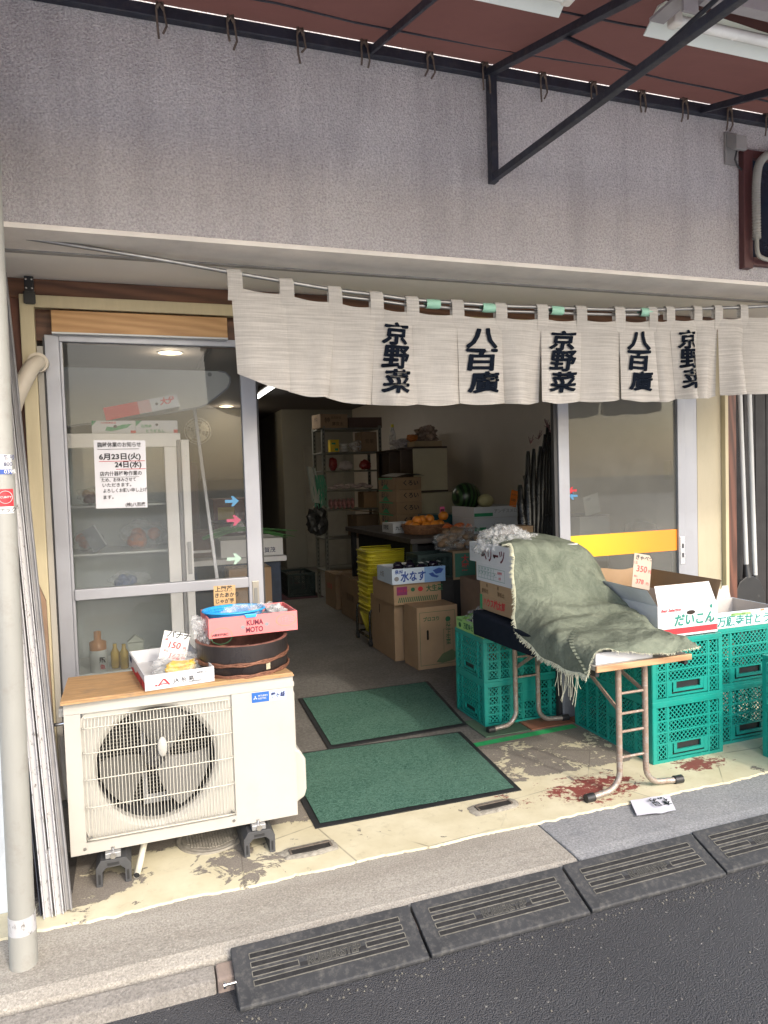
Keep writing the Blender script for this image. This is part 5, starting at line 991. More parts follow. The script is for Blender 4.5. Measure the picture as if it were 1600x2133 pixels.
def cloth(a, b):
    nr = len(ctrl)-1; nc = len(ctrl[0])-1; f = b*nr; i = min(int(f), nr-1); f -= i; g_ = a*nc; j = min(int(g_), nc-1); g_ -= j
    def cr(p0, p1, p2, p3, t_): return .5*((2*p1)+(p2-p0)*t_+(2*p0-5*p1+4*p2-p3)*t_*t_+(3*p1-p0-3*p2+p3)*t_**3)
    def rw(k):
        k = max(0, min(nr, k)); r = [Vector(p) for p in ctrl[k]]; return cr(r[max(j-1, 0)], r[j], r[j+1], r[min(j+2, nc)], g_)
    p = cr(rw(i-1), rw(i), rw(i+1), rw(i+2), f)
    q_ = Vector((a*3.2, b*5.5, 0)); wr = .016*mnoise.noise(q_*1.1)+.010*mnoise.noise(Vector((a*4+b*6, b*3, 2)))+.007*(1-abs(mnoise.noise(Vector((a*7+b*4, b*9, 5))))*2)
    k = .3+.7*min(1, b*3); p = p+Vector((.5*wr, -.35*wr, wr))*k
    for (ca, cb, sl_, wd, am, ln_) in ((.72, .46, .55, .035, .030, .22), (.30, .62, -.35, .025, .018, .25), (.55, .56, .15, .022, .014, .3), (.16, .74, -.8, .03, .020, .16), (.62, .72, .3, .02, .011, .25), (.45, .33, .8, .02, .010, .2), (.85, .66, -.4, .03, .016, .14), (.22, .40, .5, .03, .010, .18)):
        u_ = (b-cb)-sl_*(a-ca)*.5+.02*mnoise.noise(Vector((a*6, b*6, cb*20))); v_ = (a-ca)/ln_
        if abs(v_) < 1.6: g2 = am*math.exp(-(u_/wd)**2)*math.exp(-v_*v_*1.5); g3 = am*.6*math.exp(-((u_-wd*1.8)/wd)**2)*math.exp(-v_*v_*1.5); p = p+Vector((-.2, -.5, .9))*(g2-g3)
    fine = .0022*mnoise.noise(Vector((a*30+b*12, b*34, 3)))+.004*(abs(mnoise.noise(Vector((a*11-b*5, b*15, 9))))-.2); return p+Vector((.2, -.5, .8))*fine
mb = MB(); mb.grid(cloth, 150, 220)
CL = thing('canvas_cover', 'olive green frayed canvas thrown over the boxes and table', 'canvas', (2.15, 3.0, .6))
part(CL, 'fabric', mb, [CANV]); o = children(CL)[0]; so_ = o.modifiers.new('solid', 'SOLIDIFY'); so_.thickness = .0025; so_.offset = 0
mb = MB(); rnd = random.Random(4)
def strand(p, dr, L, r=.0016):
    q1 = p+dr*L*.5+Vector((rnd.uniform(-.004, .004), rnd.uniform(-.004, .004), 0)); q2 = p+dr*L+Vector((rnd.uniform(-.006, .006), rnd.uniform(-.008, .008), rnd.uniform(-.006, .002))); mb.tube([p, q1, q2], r, 4, 0, False, rs=[r, r, r*.5])
for i in range(430):
    b = .12+.88*i/430; p = cloth(0, b); p2 = cloth(.03, b); dr = (p-p2).normalized(); dr = (dr+Vector((-.3, 0, -.4))).normalized(); strand(p, dr, rnd.uniform(.012, .026))
for i in range(200): 
    a = i/200; p = cloth(a, 1); strand(p, Vector((0, -.5, -1)).normalized(), rnd.uniform(.003, .007), .0013)
for k in range(16):
    p = cloth(0, .80+.008*k); pts = [p, p+Vector((rnd.uniform(-.01, .01), 0, -.05)), p+Vector((rnd.uniform(-.02, .02), rnd.uniform(-.01, .01), -rnd.uniform(.07, .16)))]; mb.tube(resample(pts, 8), .0013, 4)
part(CL, 'frayed_fringe', mb, [FRAY])
# stitched patch strip
mb = MB()
for k in range(15):
    b = .70+.020*k; a = .30-.019*k
    if a > .03: p = cloth(a, b)+Vector((-.004, -.002, .004)); q_ = cloth(a-.01, b+.012)+Vector((-.004, -.002, .004)); mb.bar(p, q_, .022, .003)
part(CL, 'stitched_loops', mb, [CANV])
# light green box on the crates
tray('green_pepper_box', 'light green vegetable box on the crates behind the navy sheet', (2.10, 3.965, .5305), .02, .33, .35, .072, [LGREEN, LGREEN, DKG, INK], prints=[('F', '万願寺とうがらし', .3, .45, .030, 0, dict(bold=.03, sx=.8)), ('L', '万願寺とうがらし', .28, .42, .040, 0, dict(bold=.03, sx=.8)), ('L', '京の伝統野菜', .04, .80, .011, 0), ('L', 'disc', .14, .4, .018, 0)])
t = thing('pepper_bag', 'clear bag of green and purple vegetables in the light green box', 'vegetable bag', (2.05, 3.97, .56))
for i in range(26):
    rnd = random.Random(i); c = Vector((2.0+rnd.uniform(-.04, .14), 3.97+rnd.uniform(-.12, .12), .575+rnd.uniform(0, .045))); d_ = Vector((rnd.uniform(-1, 1), rnd.uniform(-1, 1), rnd.uniform(-.2, .3))).normalized()*.04; mb = MB().tube([c-d_, c-d_*.3+Vector((0, 0, .006)), c+d_*.5, c+d_], .011, 8, rs=[.004, .012, .011, .003]); part(t, 'vegetable', mb, [pm('green_veg', (.16, .32, .05), .35, .3, 20) if i % 3 else pm('purple_veg', (.04, .015, .05), .3, .3, 20)])
mb = MB(); mb.blob((2.05, 3.97, .60), .105, 0, .5, 3, 4, 51, (1.05, 1.4, .62)); part(t, 'film_wrap', mb, [FILM])
gr = random.Random(3); mb = MB()
for i in range(420):
    x = gr.uniform(-.1, 2.9); e = gr.random(); y = (2.105-.008+.01*x if i % 3 else 1.95)-abs(gr.gauss(0, .03 if i % 3 else .25)); k = gr.uniform(.001, .003) if i % 3 else gr.uniform(.001, .003); mb.box(-k, k, -k*.8, k*.8, -.0905, -.0905+k*1.4, gr.choice((0, 0, 1)), Matrix.Translation((x, y, 0)) @ Matrix.Rotation(gr.random()*6, 4, 'Z'))
o = link('road_grit', mb, [pm('grit_pale', (.2, .19, .16), .9, .3, 60), pm('grit_dark', (.12, .115, .11), .9, .3, 60)]); o['kind'] = 'stuff'; o['label'] = 'fine pale grit gathered on the asphalt along the rubber steps'; o['category'] = 'grit'
# paper on the ground
mb = MB(); c_ = [P(1313, 1667, z=.008), P(1395, 1658, z=.008), P(1408, 1690, z=.008), P(1327, 1697, z=.008)]
def pap(a, b): p = c_[3].lerp(c_[2], a).lerp(c_[0].lerp(c_[1], a), b); return (p.x, p.y, .004+.010*abs(math.sin(a*5+b*2))*a+.004*b)
mb.grid(pap, 14, 8, 0)
M4 = Matrix.Translation((c_[3].x+.03, c_[3].y+.04, .017)) @ Matrix.Rotation(.05, 4, 'Z')
mb.text('本日\n休み', .045, M4 @ Matrix.Translation((.02, .03, 0)) @ Matrix.Rotation(2.9, 4, 'Z') @ Matrix.Translation((-.16, 0, 0)), 1, .02, ln=.8)
single('fallen_paper', mb, [pm('paper_floor', (.70, .70, .78), .7), INK], 'white handwritten paper fallen on the kerb by the table foot', 'paper')

# ================================================================ SHOP INTERIOR
LIT = emit('lit_lamp_white', (1, .97, .9), 9.0); LITW = emit('lit_lamp_warm', (1, .78, .42), 5.0)
def downlight(x, y, r, label, e=7):
    t = thing('ceiling_downlight', label, 'ceiling light', (x, y, 2.69), 0, 'round lit ceiling lights')
    part(t, 'trim_ring', MB().lathe([(r*1.25, 2.6995), (r*1.22, 2.694), (r, 2.693), (r, 2.6995)], (x, y, 0), 28), [WHITEP]); mb = MB(); mb.lathe([(0, 2.695), (r, 2.6955)], (x, y, 0), 28, 0, False); part(t, 'lit_disc', mb, [LITW])
    l = bpy.data.lights.new('downlight', 'POINT'); l.energy = e; l.color = (1, .82, .58); l.shadow_soft_size = .06; o = bpy.data.objects.new('downlight_lamp', l); COL.objects.link(o); o.location = (x, y, 2.62)
downlight(.42, 6.9, .095, 'round lit ceiling light seen at the top of the left glass door'); downlight(1.52, 12.0-.4, .10, 'smaller round lit ceiling light farther back in the shop', 7)
t = thing('ceiling_tube_light', 'lit white fluorescent tube on the shop ceiling', 'ceiling light', (1.73, 9.4, 2.66))
part(t, 'housing', MB().box(1.66, 1.80, 8.6, 10.1, 2.665, 2.6995), [WHITEP], .004); part(t, 'tube', MB().tube([(1.73, 8.65, 2.645), (1.73, 10.05, 2.645)], .016, 10), [LIT])
l = bpy.data.lights.new('tube', 'AREA'); l.shape = 'RECTANGLE'; l.size = .15; l.size_y = 1.3; l.energy = 9; l.color = (1, .95, .86); o = bpy.data.objects.new('tube_lamp', l); COL.objects.link(o); o.location = (1.73, 9.35, 2.61)
mb = MB(); mb.box(.72, .735, 5.2, 9, 2.692, 2.6995); mb.box(.755, .762, 5.2, 9, 2.692, 2.6995); single('ceiling_rail', mb, [BLACKP], 'thin dark double rail along the shop ceiling', 'rail')
# showcase
SC = thing('refrigerated_showcase', 'tall white refrigerated showcase with misty glass behind the left glass door', 'showcase', (-.02, 4.6, 0))
WF = pm('white_frame_enamel', (.78, .77, .76), .4, .05, 4, dirt=.05)
mb = MB(); mb.box(-.36, -.335, 4.38, 4.90, 0, 1.79); mb.box(.275, .30, 4.38, 4.90, 0, 1.79); mb.box(-.335, .275, 4.88, 4.90, 0, 1.79); mb.box(-.335, .275, 4.38, 4.88, 1.75, 1.79); mb.box(-.335, .275, 4.38, 4.88, 0, .18); part(SC, 'cabinet', mb, [pm('showcase_inner', (.60, .62, .62), .5, .06)], .003)
mb = MB(); mb.box(-.355, .30, 4.345, 4.378, 1.715, 1.795); mb.box(.205, .275, 4.345, 4.378, .18, 1.715); mb.box(-.355, -.315, 4.345, 4.378, .18, 1.715); mb.box(-.315, .205, 4.345, 4.378, .18, .24); dr = part(SC, 'door_frame', mb, [WF], .004)
part(dr, 'glass', MB().box(-.315, .205, 4.358, 4.362, .24, 1.715), [GLASSF]); mb = MB(); mb.box(.300, .345, 4.335, 4.37, .10, 1.755); mb.box(.2755, .2995, 4.340, 4.37, .10, 1.755, 1); sr = part(SC, 'side_rail', mb, [WF, GREY], .004); part(sr, 'pull_handle', MB().box(.312, .335, 4.328, 4.3345, .97, 1.16), [pm('pull_grey', (.4, .4, .4), .4)], .003)
for z in (1.385, 1.11, .86, .42): part(SC, 'shelf', MB().box(-.332, .272, 4.42, 4.86, z-.006, z+.006), [WF], .002)
def bagof(name, c, r, m, label, cat, grp, seed, sz=(1, 1, .8), fm=None):
    t = thing(name, label, cat, (c[0], c[1], c[2]-r*sz[2]), 0, grp)
    for i in range(7):
        rnd = random.Random(seed*10+i); mb = MB(); mb.blob((c[0]+rnd.uniform(-.5, .5)*r*sz[0], c[1]+rnd.uniform(-.4, .4)*r, c[2]+rnd.uniform(-.45, .35)*r*sz[2]), r*.42, 0, .18, 1.5, 2, i); part(t, 'contents', mb, [m])
    mb = MB(); mb.blob(c, r, 0, .35, 2.6, 4, seed, sz); part(t, 'film_wrap', mb, [fm or FILM])
ORB = pm('rust_brown_produce', (.45, .14, .05), .5, .25, 12); CARR = pm('orange_produce', (.50, .16, .05), .5, .2, 10)
bagof('produce_bag', (-.235, 4.55, 1.185), .075, ORB, 'bag of rust brown produce on the middle showcase shelf, left side', 'produce bag', 'bags inside the showcase', 61); bagof('produce_bag', (.075, 4.6, 1.20), .095, CARR, 'bag of orange brown produce on the middle showcase shelf, right side', 'produce bag', 'bags inside the showcase', 62, (1.3, 1, .9)); bagof('produce_bag', (-.19, 4.55, 1.445), .06, pm('dark_red_produce', (.16, .04, .035), .5, .3, 12), 'bag of dark red produce on the upper showcase shelf', 'produce bag', 'bags inside the showcase', 63, (1.5, 1, .8))
bagof('produce_bag', (-.02, 4.55, .94), .07, pm('blue_pack', (.04, .10, .30), .5, .2, 12), 'blue package wrapped in film on the lower showcase shelf', 'produce bag', 'bags inside the showcase', 64, (1.6, 1, .6)); bagof('produce_bag', (.12, 4.55, .475), .05, pm('pale_pack', (.5, .5, .45), .5, .2, 12), 'pale package wrapped in film at the bottom of the showcase', 'produce bag', 'bags inside the showcase', 65, (1.6, 1, .8))
mb = MB(); M4 = Matrix.Translation((-.20, 4.46, 1.12)) @ Matrix.Rotation(-.5, 4, 'Y') @ Matrix.Rotation(-.3, 4, 'X'); mb.box(0, .085, 0, .015, 0, .14, 0, M4); mb.box(.075, .085, -.001, .0, 0, .14, 1, M4); single('grey_packet', mb, [GREY, WHT], 'grey mesh packet with a white edge leaning on the rust brown bag', 'packet')
for i, (x, lb, m1, m2) in enumerate(((-.205, 'jar with an orange lid and a white printed label behind the lower glass', pm('orange_lid', (.50, .20, .05), .4), WHT), )):
    t = thing('labelled_jar', lb, 'jar', (x, 4.44, .427)); mb = MB(); mb.lathe([(.045, .427), (.048, .435), (.048, .54), (.042, .555)], (x, 4.46, 0), 20); mb.text('飛', .035, face((x+.005, 4.409, .50), 'F'), 1, .03); mb.text('魚', .03, face((x+.008, 4.409, .46), 'F'), 2, .03); part(t, 'body', mb, [WHT, INK, RED]); mb = MB(); mb.lathe([(.046, .555), (.046, .60), (.02, .612), (.02, .66), (0, .665)], (x, 4.46, 0), 20); part(t, 'lid', mb, [m1])
for i, x in enumerate((-.115, -.085)):
    mb = MB(); mb.lathe([(.022, .427), (.025, .44), (.025, .52), (.012, .545), (.011, .57), (0, .571)], (x+i*.02, 4.50-.03*i, 0), 14); single('small_bottle', mb, [pm('yellow_juice', (.55, .36, .06), .2)], 'small bottle of yellow juice beside the labelled jar', 'bottle', group='yellow juice bottles in the showcase')
mb = MB(); mb.box(-.04, .045, 4.44, 4.50, .427, .575); mb.prism([(-.045, 4.44, .58), (.0, 4.44, .62), (.05, 4.44, .58)], (0, .05, 0), 0); mb.box(-.015, .03, 4.4385, 4.4395, .50, .53, 1); single('white_pouch', mb, [pm('pouch_white', (.6, .6, .52), .5), pm('orange_lid')if False else MATS['orange_lid']], 'white spouted pouch with a tan label at the bottom of the showcase', 'pouch', bevel=.004)
# boxes on showcase
carton('chilli_carton', 'white carton with a green chilli drawing on top of the showcase', (-.06, 4.56, 1.796), 0, .235, .30, .075, [CARDW, GRN, RED, INK], [('F', 'poly', [(0, 1), (0, .6), (.12, 1)], 0), ('F', 'poly', [(.3, .25), (.45, .2), (.8, .45), (.92, .75), (.7, .7), (.5, .5), (.34, .55)], 0), ('F', '大分県椎茸産', .2, .82, .014, 1), ('F', 'disc', .53, .55, .01, 2), ('F', 'rect', .88, 0, 1, .25, 1)], tape=False, cat='carton')
carton('vegetable_carton', 'white carton with green lettering beside the chilli carton', (.175, 4.56, 1.796), 0, .232, .30, .075, [CARDW, GRN, RED, INK], [('F', 'poly', [(0, 1), (0, .55), (.15, 1)], 0), ('F', '石鎚寺', .12, .55, .02, 0, dict(bold=.03)), ('F', 'とうがらし', .22, .18, .022, 0, dict(bold=.03)), ('F', 'disc', .5, .68, .008, 2), ('F', 'rect', .9, 0, 1, .3, 1)], tape=False, cat='carton')
mb = MB(); M4 = Matrix.Translation((-.10, 4.45, 1.874)) @ Matrix.Rotation(-.20, 4, 'Y'); mb.box(0, .42, 0, .22, 0, .075, 0, M4); mb.add([M4 @ Vector(p) for p in ((.0, -.001, .0), (.19, -.001, 0), (.19, -.001, .075), (.0, -.001, .075))], [(0, 1, 2, 3)], 1)
for i in range(11): mb.add([M4 @ Vector(p) for p in ((.175+i*.0+.0, -.0015, .004+i*.0065), (.26, -.0015, .004+i*.0065), (.26, -.0015, .0065+i*.0065), (.175, -.0015, .0065+i*.0065))], [(0, 1, 2, 3)], 1)
mb.text('大分', .042, M4 @ face((.315, -.0015, .045), 'F'), 1, .04, shear=.2); mb.add([M4 @ face((.295, -.0016, .04), 'F') @ Vector((.008*math.cos(a), .008*math.sin(a), 0)) for a in [2*PI*i/16 for i in range(16)]], [tuple(range(16))], 2)
single('tilted_carton', mb, [CARDW, RED, INK], 'tilted red striped white carton lying on top of the two cartons', 'carton', bevel=.001)
# rounded panel on its pole
PN = thing('rounded_panel', 'white panel with one rounded corner high behind the left glass door', 'panel', (.15, 5.05, 1.8))
PY = 5.05
ol = [P(u, v, y=PY) for u, v in ((60, 762), (455, 773), (470, 776), (479, 786), (479, 797), (474, 808), (460, 820), (430, 843), (415, 849), (350, 860), (60, 900))]
mb = MB(); mb.prism([tuple(p) for p in ol], (0, .03, 0)); part(PN, 'board', mb, [pm('panel_white', (.74, .76, .73), .35, .1, 2, dirt=.1)], .003)
mb = MB(); mb.tube([p+Vector((0, .0, 0)) for p in ol[1:]], .006, 6); part(PN, 'edge_trim', mb, [ALU])
mb = MB(); mb.lathe([(.0, 0), (.014, 0)], (P(437, 780, y=PY-.004)), 16, 0, False, Matrix.Rotation(PI/2, 3, 'X')); part(PN, 'round_cap', mb, [pm('cap_grey', (.33, .34, .32), .5)])
a = P(405, 852, y=5.045); b = P(456, 1232, y=4.9); mb = MB(); mb.bar(a, b, .022, .014, 0, (0, 1, 0)); part(PN, 'slanted_pole', mb, [ALU], .002)
mb = MB(); 
# wall fan
t = thing('wall_fan', 'round wire guarded fan on the grey wall behind the slanted pole', 'fan', (.95, 11.9, 2.25)); cf = P(412, 898, y=11.8)
mb = MB()
for r in (.06, .12, .17, .205): mb.tube([(cf.x+r*math.cos(a), 11.8-.03*(r < .1), cf.z+r*math.sin(a)) for a in [2*PI*i/30 for i in range(31)]], .005, 5)
for k in range(24): a = 2*PI*k/24; mb.tube([(cf.x+.03*math.cos(a), 11.77, cf.z+.03*math.sin(a)), (cf.x+.205*math.cos(a), 11.8, cf.z+.205*math.sin(a))], .003, 4)
part(t, 'guard', mb, [pm('fan_grey', (.5, .5, .48), .4)])
for k in range(4): mb = MB(); mb.grid(lambda a, b, k=k: (cf.x+(.03+.14*b)*math.cos(k*PI/2+a*1.0), 11.84+.03*a, cf.z+(.03+.14*b)*math.sin(k*PI/2+a*1.0)), 4, 4); part(t, 'blade', mb, [pm('fan_blade_pale', (.5, .5, .47), .4)])
part(t, 'motor', MB().tube([(cf.x, 11.83, cf.z), (cf.x, 11.99, cf.z)], .06, 14), BLACKP)
# left inner counter with leeks
t = thing('produce_stand', 'low dark produce stand just left of the doorway inside the shop', 'stand', (.75, 6.6, 0))
part(t, 'top', MB().box(.15, 1.28, 6.2, 7.1, .80, .845), [CARDW], .004); mb = MB(); mb.box(.2, 1.24, 6.28, 7.05, .0, .80); part(t, 'dark_base', mb, [pm('deep_blue_crates', (.02, .035, .07), .6, .3, 8)], .004)
carton('brown_carton', 'narrow brown carton standing on the floor beside the doorway stile', (.90, 5.95, 0), 0, .34, .26, .80, [CARDD]); tray('pink_tray', 'low open pinkish brown tray on the floor beside the narrow carton', (.86, 5.62, 0), 0, .36, .28, .52, [pm('dull_pink_card', (.34, .20, .17), .7), CARDD])
carton('white_carton', 'white carton with blue print under the green onions', (1.0, 6.55, .846), 0, .54, .5, .15, [CARDW, NAVYI], [('F', '上賀茂', .6, .3, .05, 0)], tape=False)
carton('wide_carton', 'dark printed carton lying on the produce stand behind the glass', (.35, 6.7, .846), 0, .7, .5, .22, [pm('dark_print_card', (.10, .07, .06), .7), CARDW], [('F', 'rect', .05, .2, .95, .3, 0), ('F', 'rect', .05, .6, .5, .7, 0)], tape=False)
t = thing('green_onions', 'bundle of long green onions lying on the white carton', 'green onions', (1.0, 6.5, .997))
GO = pm('onion_green', (.05, .18, .05), .4, .3, 15); GW = pm('onion_white', (.6, .62, .5), .4, .1)
for i in range(14):
    rnd = random.Random(i); y = 6.35+.02*i; z = 1.01+.012*(i % 3); x = .62+rnd.uniform(-.05, .05); pts = [Vector((x, y, z)), Vector((x+.2, y+.01, z+.06)), Vector((x+.42, y-.02, z+.05)), Vector((x+.62+rnd.uniform(0, .12), y-.12, z+.02-rnd.uniform(0, .06)))]
    mb = MB(); q_ = resample(pts, 10); mb.tube(q_, .01, 6, rs=[.011-.0008*k for k in range(11)]); part(t, 'leaf', mb, [GO])
mb = MB(); mb.prism([(.80, 6.42, 1.05), (.92, 6.42, 1.05), (.99, 6.42, 1.05), (.90, 6.42, 1.22)], (0, .02, 0)); part(t, 'wrap_sleeve', mb, [FILMD])
# dark things beyond the glass
carton('tall_cabinet', 'tall dark plum cabinet beyond the slanted pole', (.55, 9.2, 0), 0, .5, .5, 1.75, [pm('plum_cabinet', (.07, .03, .05), .4, .2)], tape=False, cat='cabinet')
mb = MB(); mb.box(.95, 1.45, 8.8, 9.3, 0, 1.0); mb.box(.95, 1.45, 8.8, 9.3, 1.04, 1.3, 1); mb.box(1.0, 1.2, 8.79, 8.8, 1.05, 1.2, 2); single('display_counter', mb, [pm('dark_brown_counter', (.07, .04, .03), .6), pm('dark_red_shelf', (.13, .04, .035), .6), pm('yellow_goods', (.4, .32, .05), .5)], 'dark counter with reddish top seen between the pole and the door stile', 'counter', bevel=.01)

# shelf rack
SH = thing('shelf_rack', 'tall dark green grey steel shelf rack with goods at the back right', 'shelf rack', (2.6, 8.6, 0))
STG = pm('green_grey_steel', (.16, .16, .135), .5, .2, 8, dirt=.4); x0, x1, y0, y1 = 2.235, 2.95, 8.4, 8.85
for x in (x0, x1):
    for y in (y0, y1):
        mb = MB(); mb.box(x-.02, x+.02, y, y+.004, 0, 2.14); mb.box(x-.02 if x == x0 else x+.016, x-.016 if x == x0 else x+.02, y+.004, y+.04, 0, 2.14)
        for k in range(40): mb.box(x-.006, x+.006, y-.0008, y-.0002, .05+k*.052, .075+k*.052, 1)
        part(SH, 'post', mb, [STG, BLACKP])
for z in (2.11, 1.82, 1.595, 1.355, 1.125, .78, .38): part(SH, 'shelf', MB().box(x0-.02, x1+.02, y0+.006, y1+.03, z-.015, z+.005), [STG], .003)
def pack(name, c, s, m, label, cat, seed=1, amp=.3, grp=None, sub=3): mb = MB(); mb.blob(c, s[0], 0, amp, 2.5, sub, seed, (1, s[1]/s[0], s[2]/s[0])); return single(name, mb, m, label, cat, group=grp)
carton('marked_carton', 'brown carton with dark writing on top of the shelf rack', (2.36, 8.55, 2.116), .15, .36, .26, .165, [CARDD, BRNI], [('F', '特', .15, .5, .075, 0, dict(bold=.03)), ('F', '高原野菜', .38, .72, .035, 0), ('F', '高良太', .42, .28, .05, 0, dict(bold=.03)), ('L', '野菜', .3, .6, .05, 0)])
carton('flat_carton', 'low dark carton on the right end of the shelf rack top', (2.80, 8.62, 2.116), -.05, .42, .3, .13, [pm('dark_brown_card', (.10, .06, .045), .8)])
carton('yellow_packet', 'bright yellow box on the upper shelf of the rack', (2.385, 8.5, 1.826), 0, .11, .10, .15, [pm('bright_yellow_box', (.75, .52, .03), .5), GRN], [('F', 'rect', .15, .6, .6, .75, 0), ('F', 'rect', .5, .1, .9, .3, 0)], tape=False, cat='box')
for i in range(3): mb = MB(); mb.lathe([(.045, 0), (.055, .02), (.055, .03), (0, .032)], (2.515, 8.5, 1.827+.034*i), 16, 0, True, None, 1, .8); single('white_tub', mb, [WHT], ['lowest', 'middle', 'topmost'][i]+' white round tub in the stack beside the yellow box', 'tub', group='white tubs on the rack')
pack('silver_bag', (2.70, 8.52, 1.90), (.10, .07, .075), [FILMD], 'round shiny clear bag on the upper shelf of the rack', 'bag', 3)
pack('red_packet', (2.37, 8.5, 1.68), (.055, .04, .085), [pm('dark_red_bag', (.25, .03, .03), .3)], 'dark red packet on the second shelf of the rack', 'packet', 4); pack('white_packet', (2.53, 8.5, 1.66), (.085, .04, .06), [pm('white_red_bag', (.5, .45, .45), .3)], 'white packet beside the dark red packet on the rack', 'packet', 5); pack('red_packet', (2.78, 8.5, 1.66), (.075, .04, .06), [MATS['dark_red_bag']], 'dark red packet at the right end of the second rack shelf', 'packet', 6)
for i in range(7): pack('noodle_packet', (2.36+.075*i, 8.5, 1.395+.025*(i % 2)), (.07, .06, .022), [pm('white_pink_packet', (.6, .5, .5), .4, .2, 20)], 'flat white packet in the row lying on the third rack shelf', 'packet', 10+i, .2, 'flat white packets on the rack', 2)
for i in range(6): pack('snack_packet', (2.32+.055*i, 8.48, 1.195), (.026, .05, .065), [pm('red_white_packet', (.45, .22, .22), .4, .6, 25)], 'upright red and white packet in the row on the fourth rack shelf', 'packet', 20+i, .25, 'upright striped packets on the rack', 2)
pack('black_bag', (2.08, 8.25, 1.02), (.12, .08, .17), [BLACKP], 'black bag hanging at the left side of the shelf rack', 'bag', 31, .5)
mb = MB(); mb.grid(lambda a, b: (1.96+.13*a+.05*(1-b)-.02*a*b, 8.18+.02*math.sin(a*9), 1.24+.42*b-.03*a), 12, 8); single('hanging_towel', mb, [pm('pale_towel', (.42, .46, .43), .9, .1)], 'pale towel hanging from the left side of the shelf rack', 'towel')
mb = MB()
for i in range(30): rnd = random.Random(i); x = 2.10+rnd.uniform(-.06, .07); mb.tube([(x, 8.2, 1.55), (x+rnd.uniform(-.03, .03), 8.17, 1.4), (x+rnd.uniform(-.05, .05), 8.2, 1.15+rnd.uniform(0, .15))], .004, 4)
single('green_tassel', mb, [pm('green_strips', (.05, .28, .18), .5)], 'green shredded tassel hanging beside the pale towel', 'tassel')
carton('lidded_carton', 'open brown carton on the lower rack shelf', (2.75, 8.55, .786), .1, .3, .3, .26, [pm('shade_card', (.2, .14, .09), .8)]); mb = MB(); mb.grid(lambda a, b: (2.50+.36*a, 8.20+.18*b, 1.115-.04*a+.01*b), 4, 4); single('carton_lid', mb, [CARDD], 'tan cardboard flap sticking out from the lower rack shelf', 'cardboard')
carton('floor_carton', 'low brown carton on the floor farthest along the aisle', (2.42, 8.15, 0), 0, .46, .46, .40, [CARDD, BRNI, RED], [('L', '北海道', .2, .6, .07, 1)]); carton('floor_carton', 'taller brown carton on the floor behind the yellow baskets', (2.42, 7.35, 0), 0, .46, .7, .44, [CARDD, BRNI], [('L', '馬鈴薯', .3, .5, .09, 0)])
cg = crate(.36, .5, .30, 'dark teal crate on the floor below the left side of the shelf rack'); cg.location = (2.05, 9.3, 0)
for o in children(cg): o.data = o.data.copy(); [o.data.materials.__setitem__(i, pm('black_green_crate', (.012, .03, .028), .5)) for i in range(len(o.data.materials))]
mb = MB(); mb.box(-1.0, 2.3, 8.9, 15.8, -.0035, .0); single('dark_rug', mb, [pm('maroon_rug', (.07, .022, .03), .9, .2)], 'dark maroon floor covering at the back of the shop', 'rug')

carton('shelf_carton', 'brown carton on the upper right of the shelf rack beside the cubby cabinet', (2.82, 8.56, 1.826), .05, .2, .24, .24, [CARDD, BRNI], [('F', '青果', .2, .5, .06, 0)]); carton('shelf_carton', 'tan carton standing at the right end of the rack above the lidded carton', (2.83, 8.56, 1.131), .0, .2, .24, .2, [CARDD]); carton('under_table_carton', 'brown carton in the shade under the left end of the produce table', (2.46, 6.75, 0), 0, .2, .4, .3, [CARDD]); carton('corner_carton', 'brown carton on the floor between the rack and the low cabinet', (2.72, 7.95, 0), 0, .3, .4, .75, [CARDD])
# cabinet along the right wall
CB = thing('cubby_cabinet', 'cream sided cubby cabinet standing on a lower cabinet by the right wall', 'cabinet', (3.2, 7.8, 1.33))
CRM = pm('old_cream_panel', (.50, .46, .33), .5, .06, 4, dirt=.12); DBR = pm('dark_cabinet_edge', (.05, .03, .022), .6)
mb = MB(); mb.box(2.905, 3.30, 7.2, 7.222, 1.345, 1.80); part(CB, 'end_panel', mb, [CRM], .003)
mb = MB(); mb.box(2.90, 3.302, 7.195, 8.45, 1.8005, 1.82); mb.box(2.90, 3.302, 7.195, 8.45, 1.325, 1.3445); part(CB, 'top_and_bottom_board', mb, [DBR], .002)
part(CB, 'back_board', MB().box(3.28, 3.30, 7.223, 8.43, 1.345, 1.80), [CRM])
for y in (7.58, 7.95, 8.40): part(CB, 'divider', MB().box(2.905, 3.28, y, y+.03, 1.345, 1.80), [pm('divider_brown', (.12, .09, .07), .6)], .002)
mb = MB().box(2.90, 3.46, 7.18, 8.6, .0, 1.32); single('lower_cabinet', mb, [CRM], 'long cream cabinet under the cubby cabinet', 'cabinet', bevel=.004)
t = thing('water_bottle', 'clear bottle with a yellow cap on top of the cubby cabinet', 'bottle', (2.97, 7.95, 1.821)); mb = MB(); mb.lathe([(.035, 1.821), (.04, 1.83), (.04, 2.0), (.02, 2.06), (.014, 2.09)], (2.97, 8.0, 0), 16); part(t, 'body', mb, [FILMD]); mb = MB(); mb.lathe([(.018, 2.085), (.018, 2.12), (0, 2.122)], (2.97, 8.0, 0), 12); part(t, 'cap', mb, [YELP])
tray('wooden_tray', 'small wooden tray holding wrapped goods on the cubby cabinet', (3.10, 7.35, 1.821), 0, .32, .22, .06, [pm('pale_wood', (.38, .28, .16), .6)]*2)
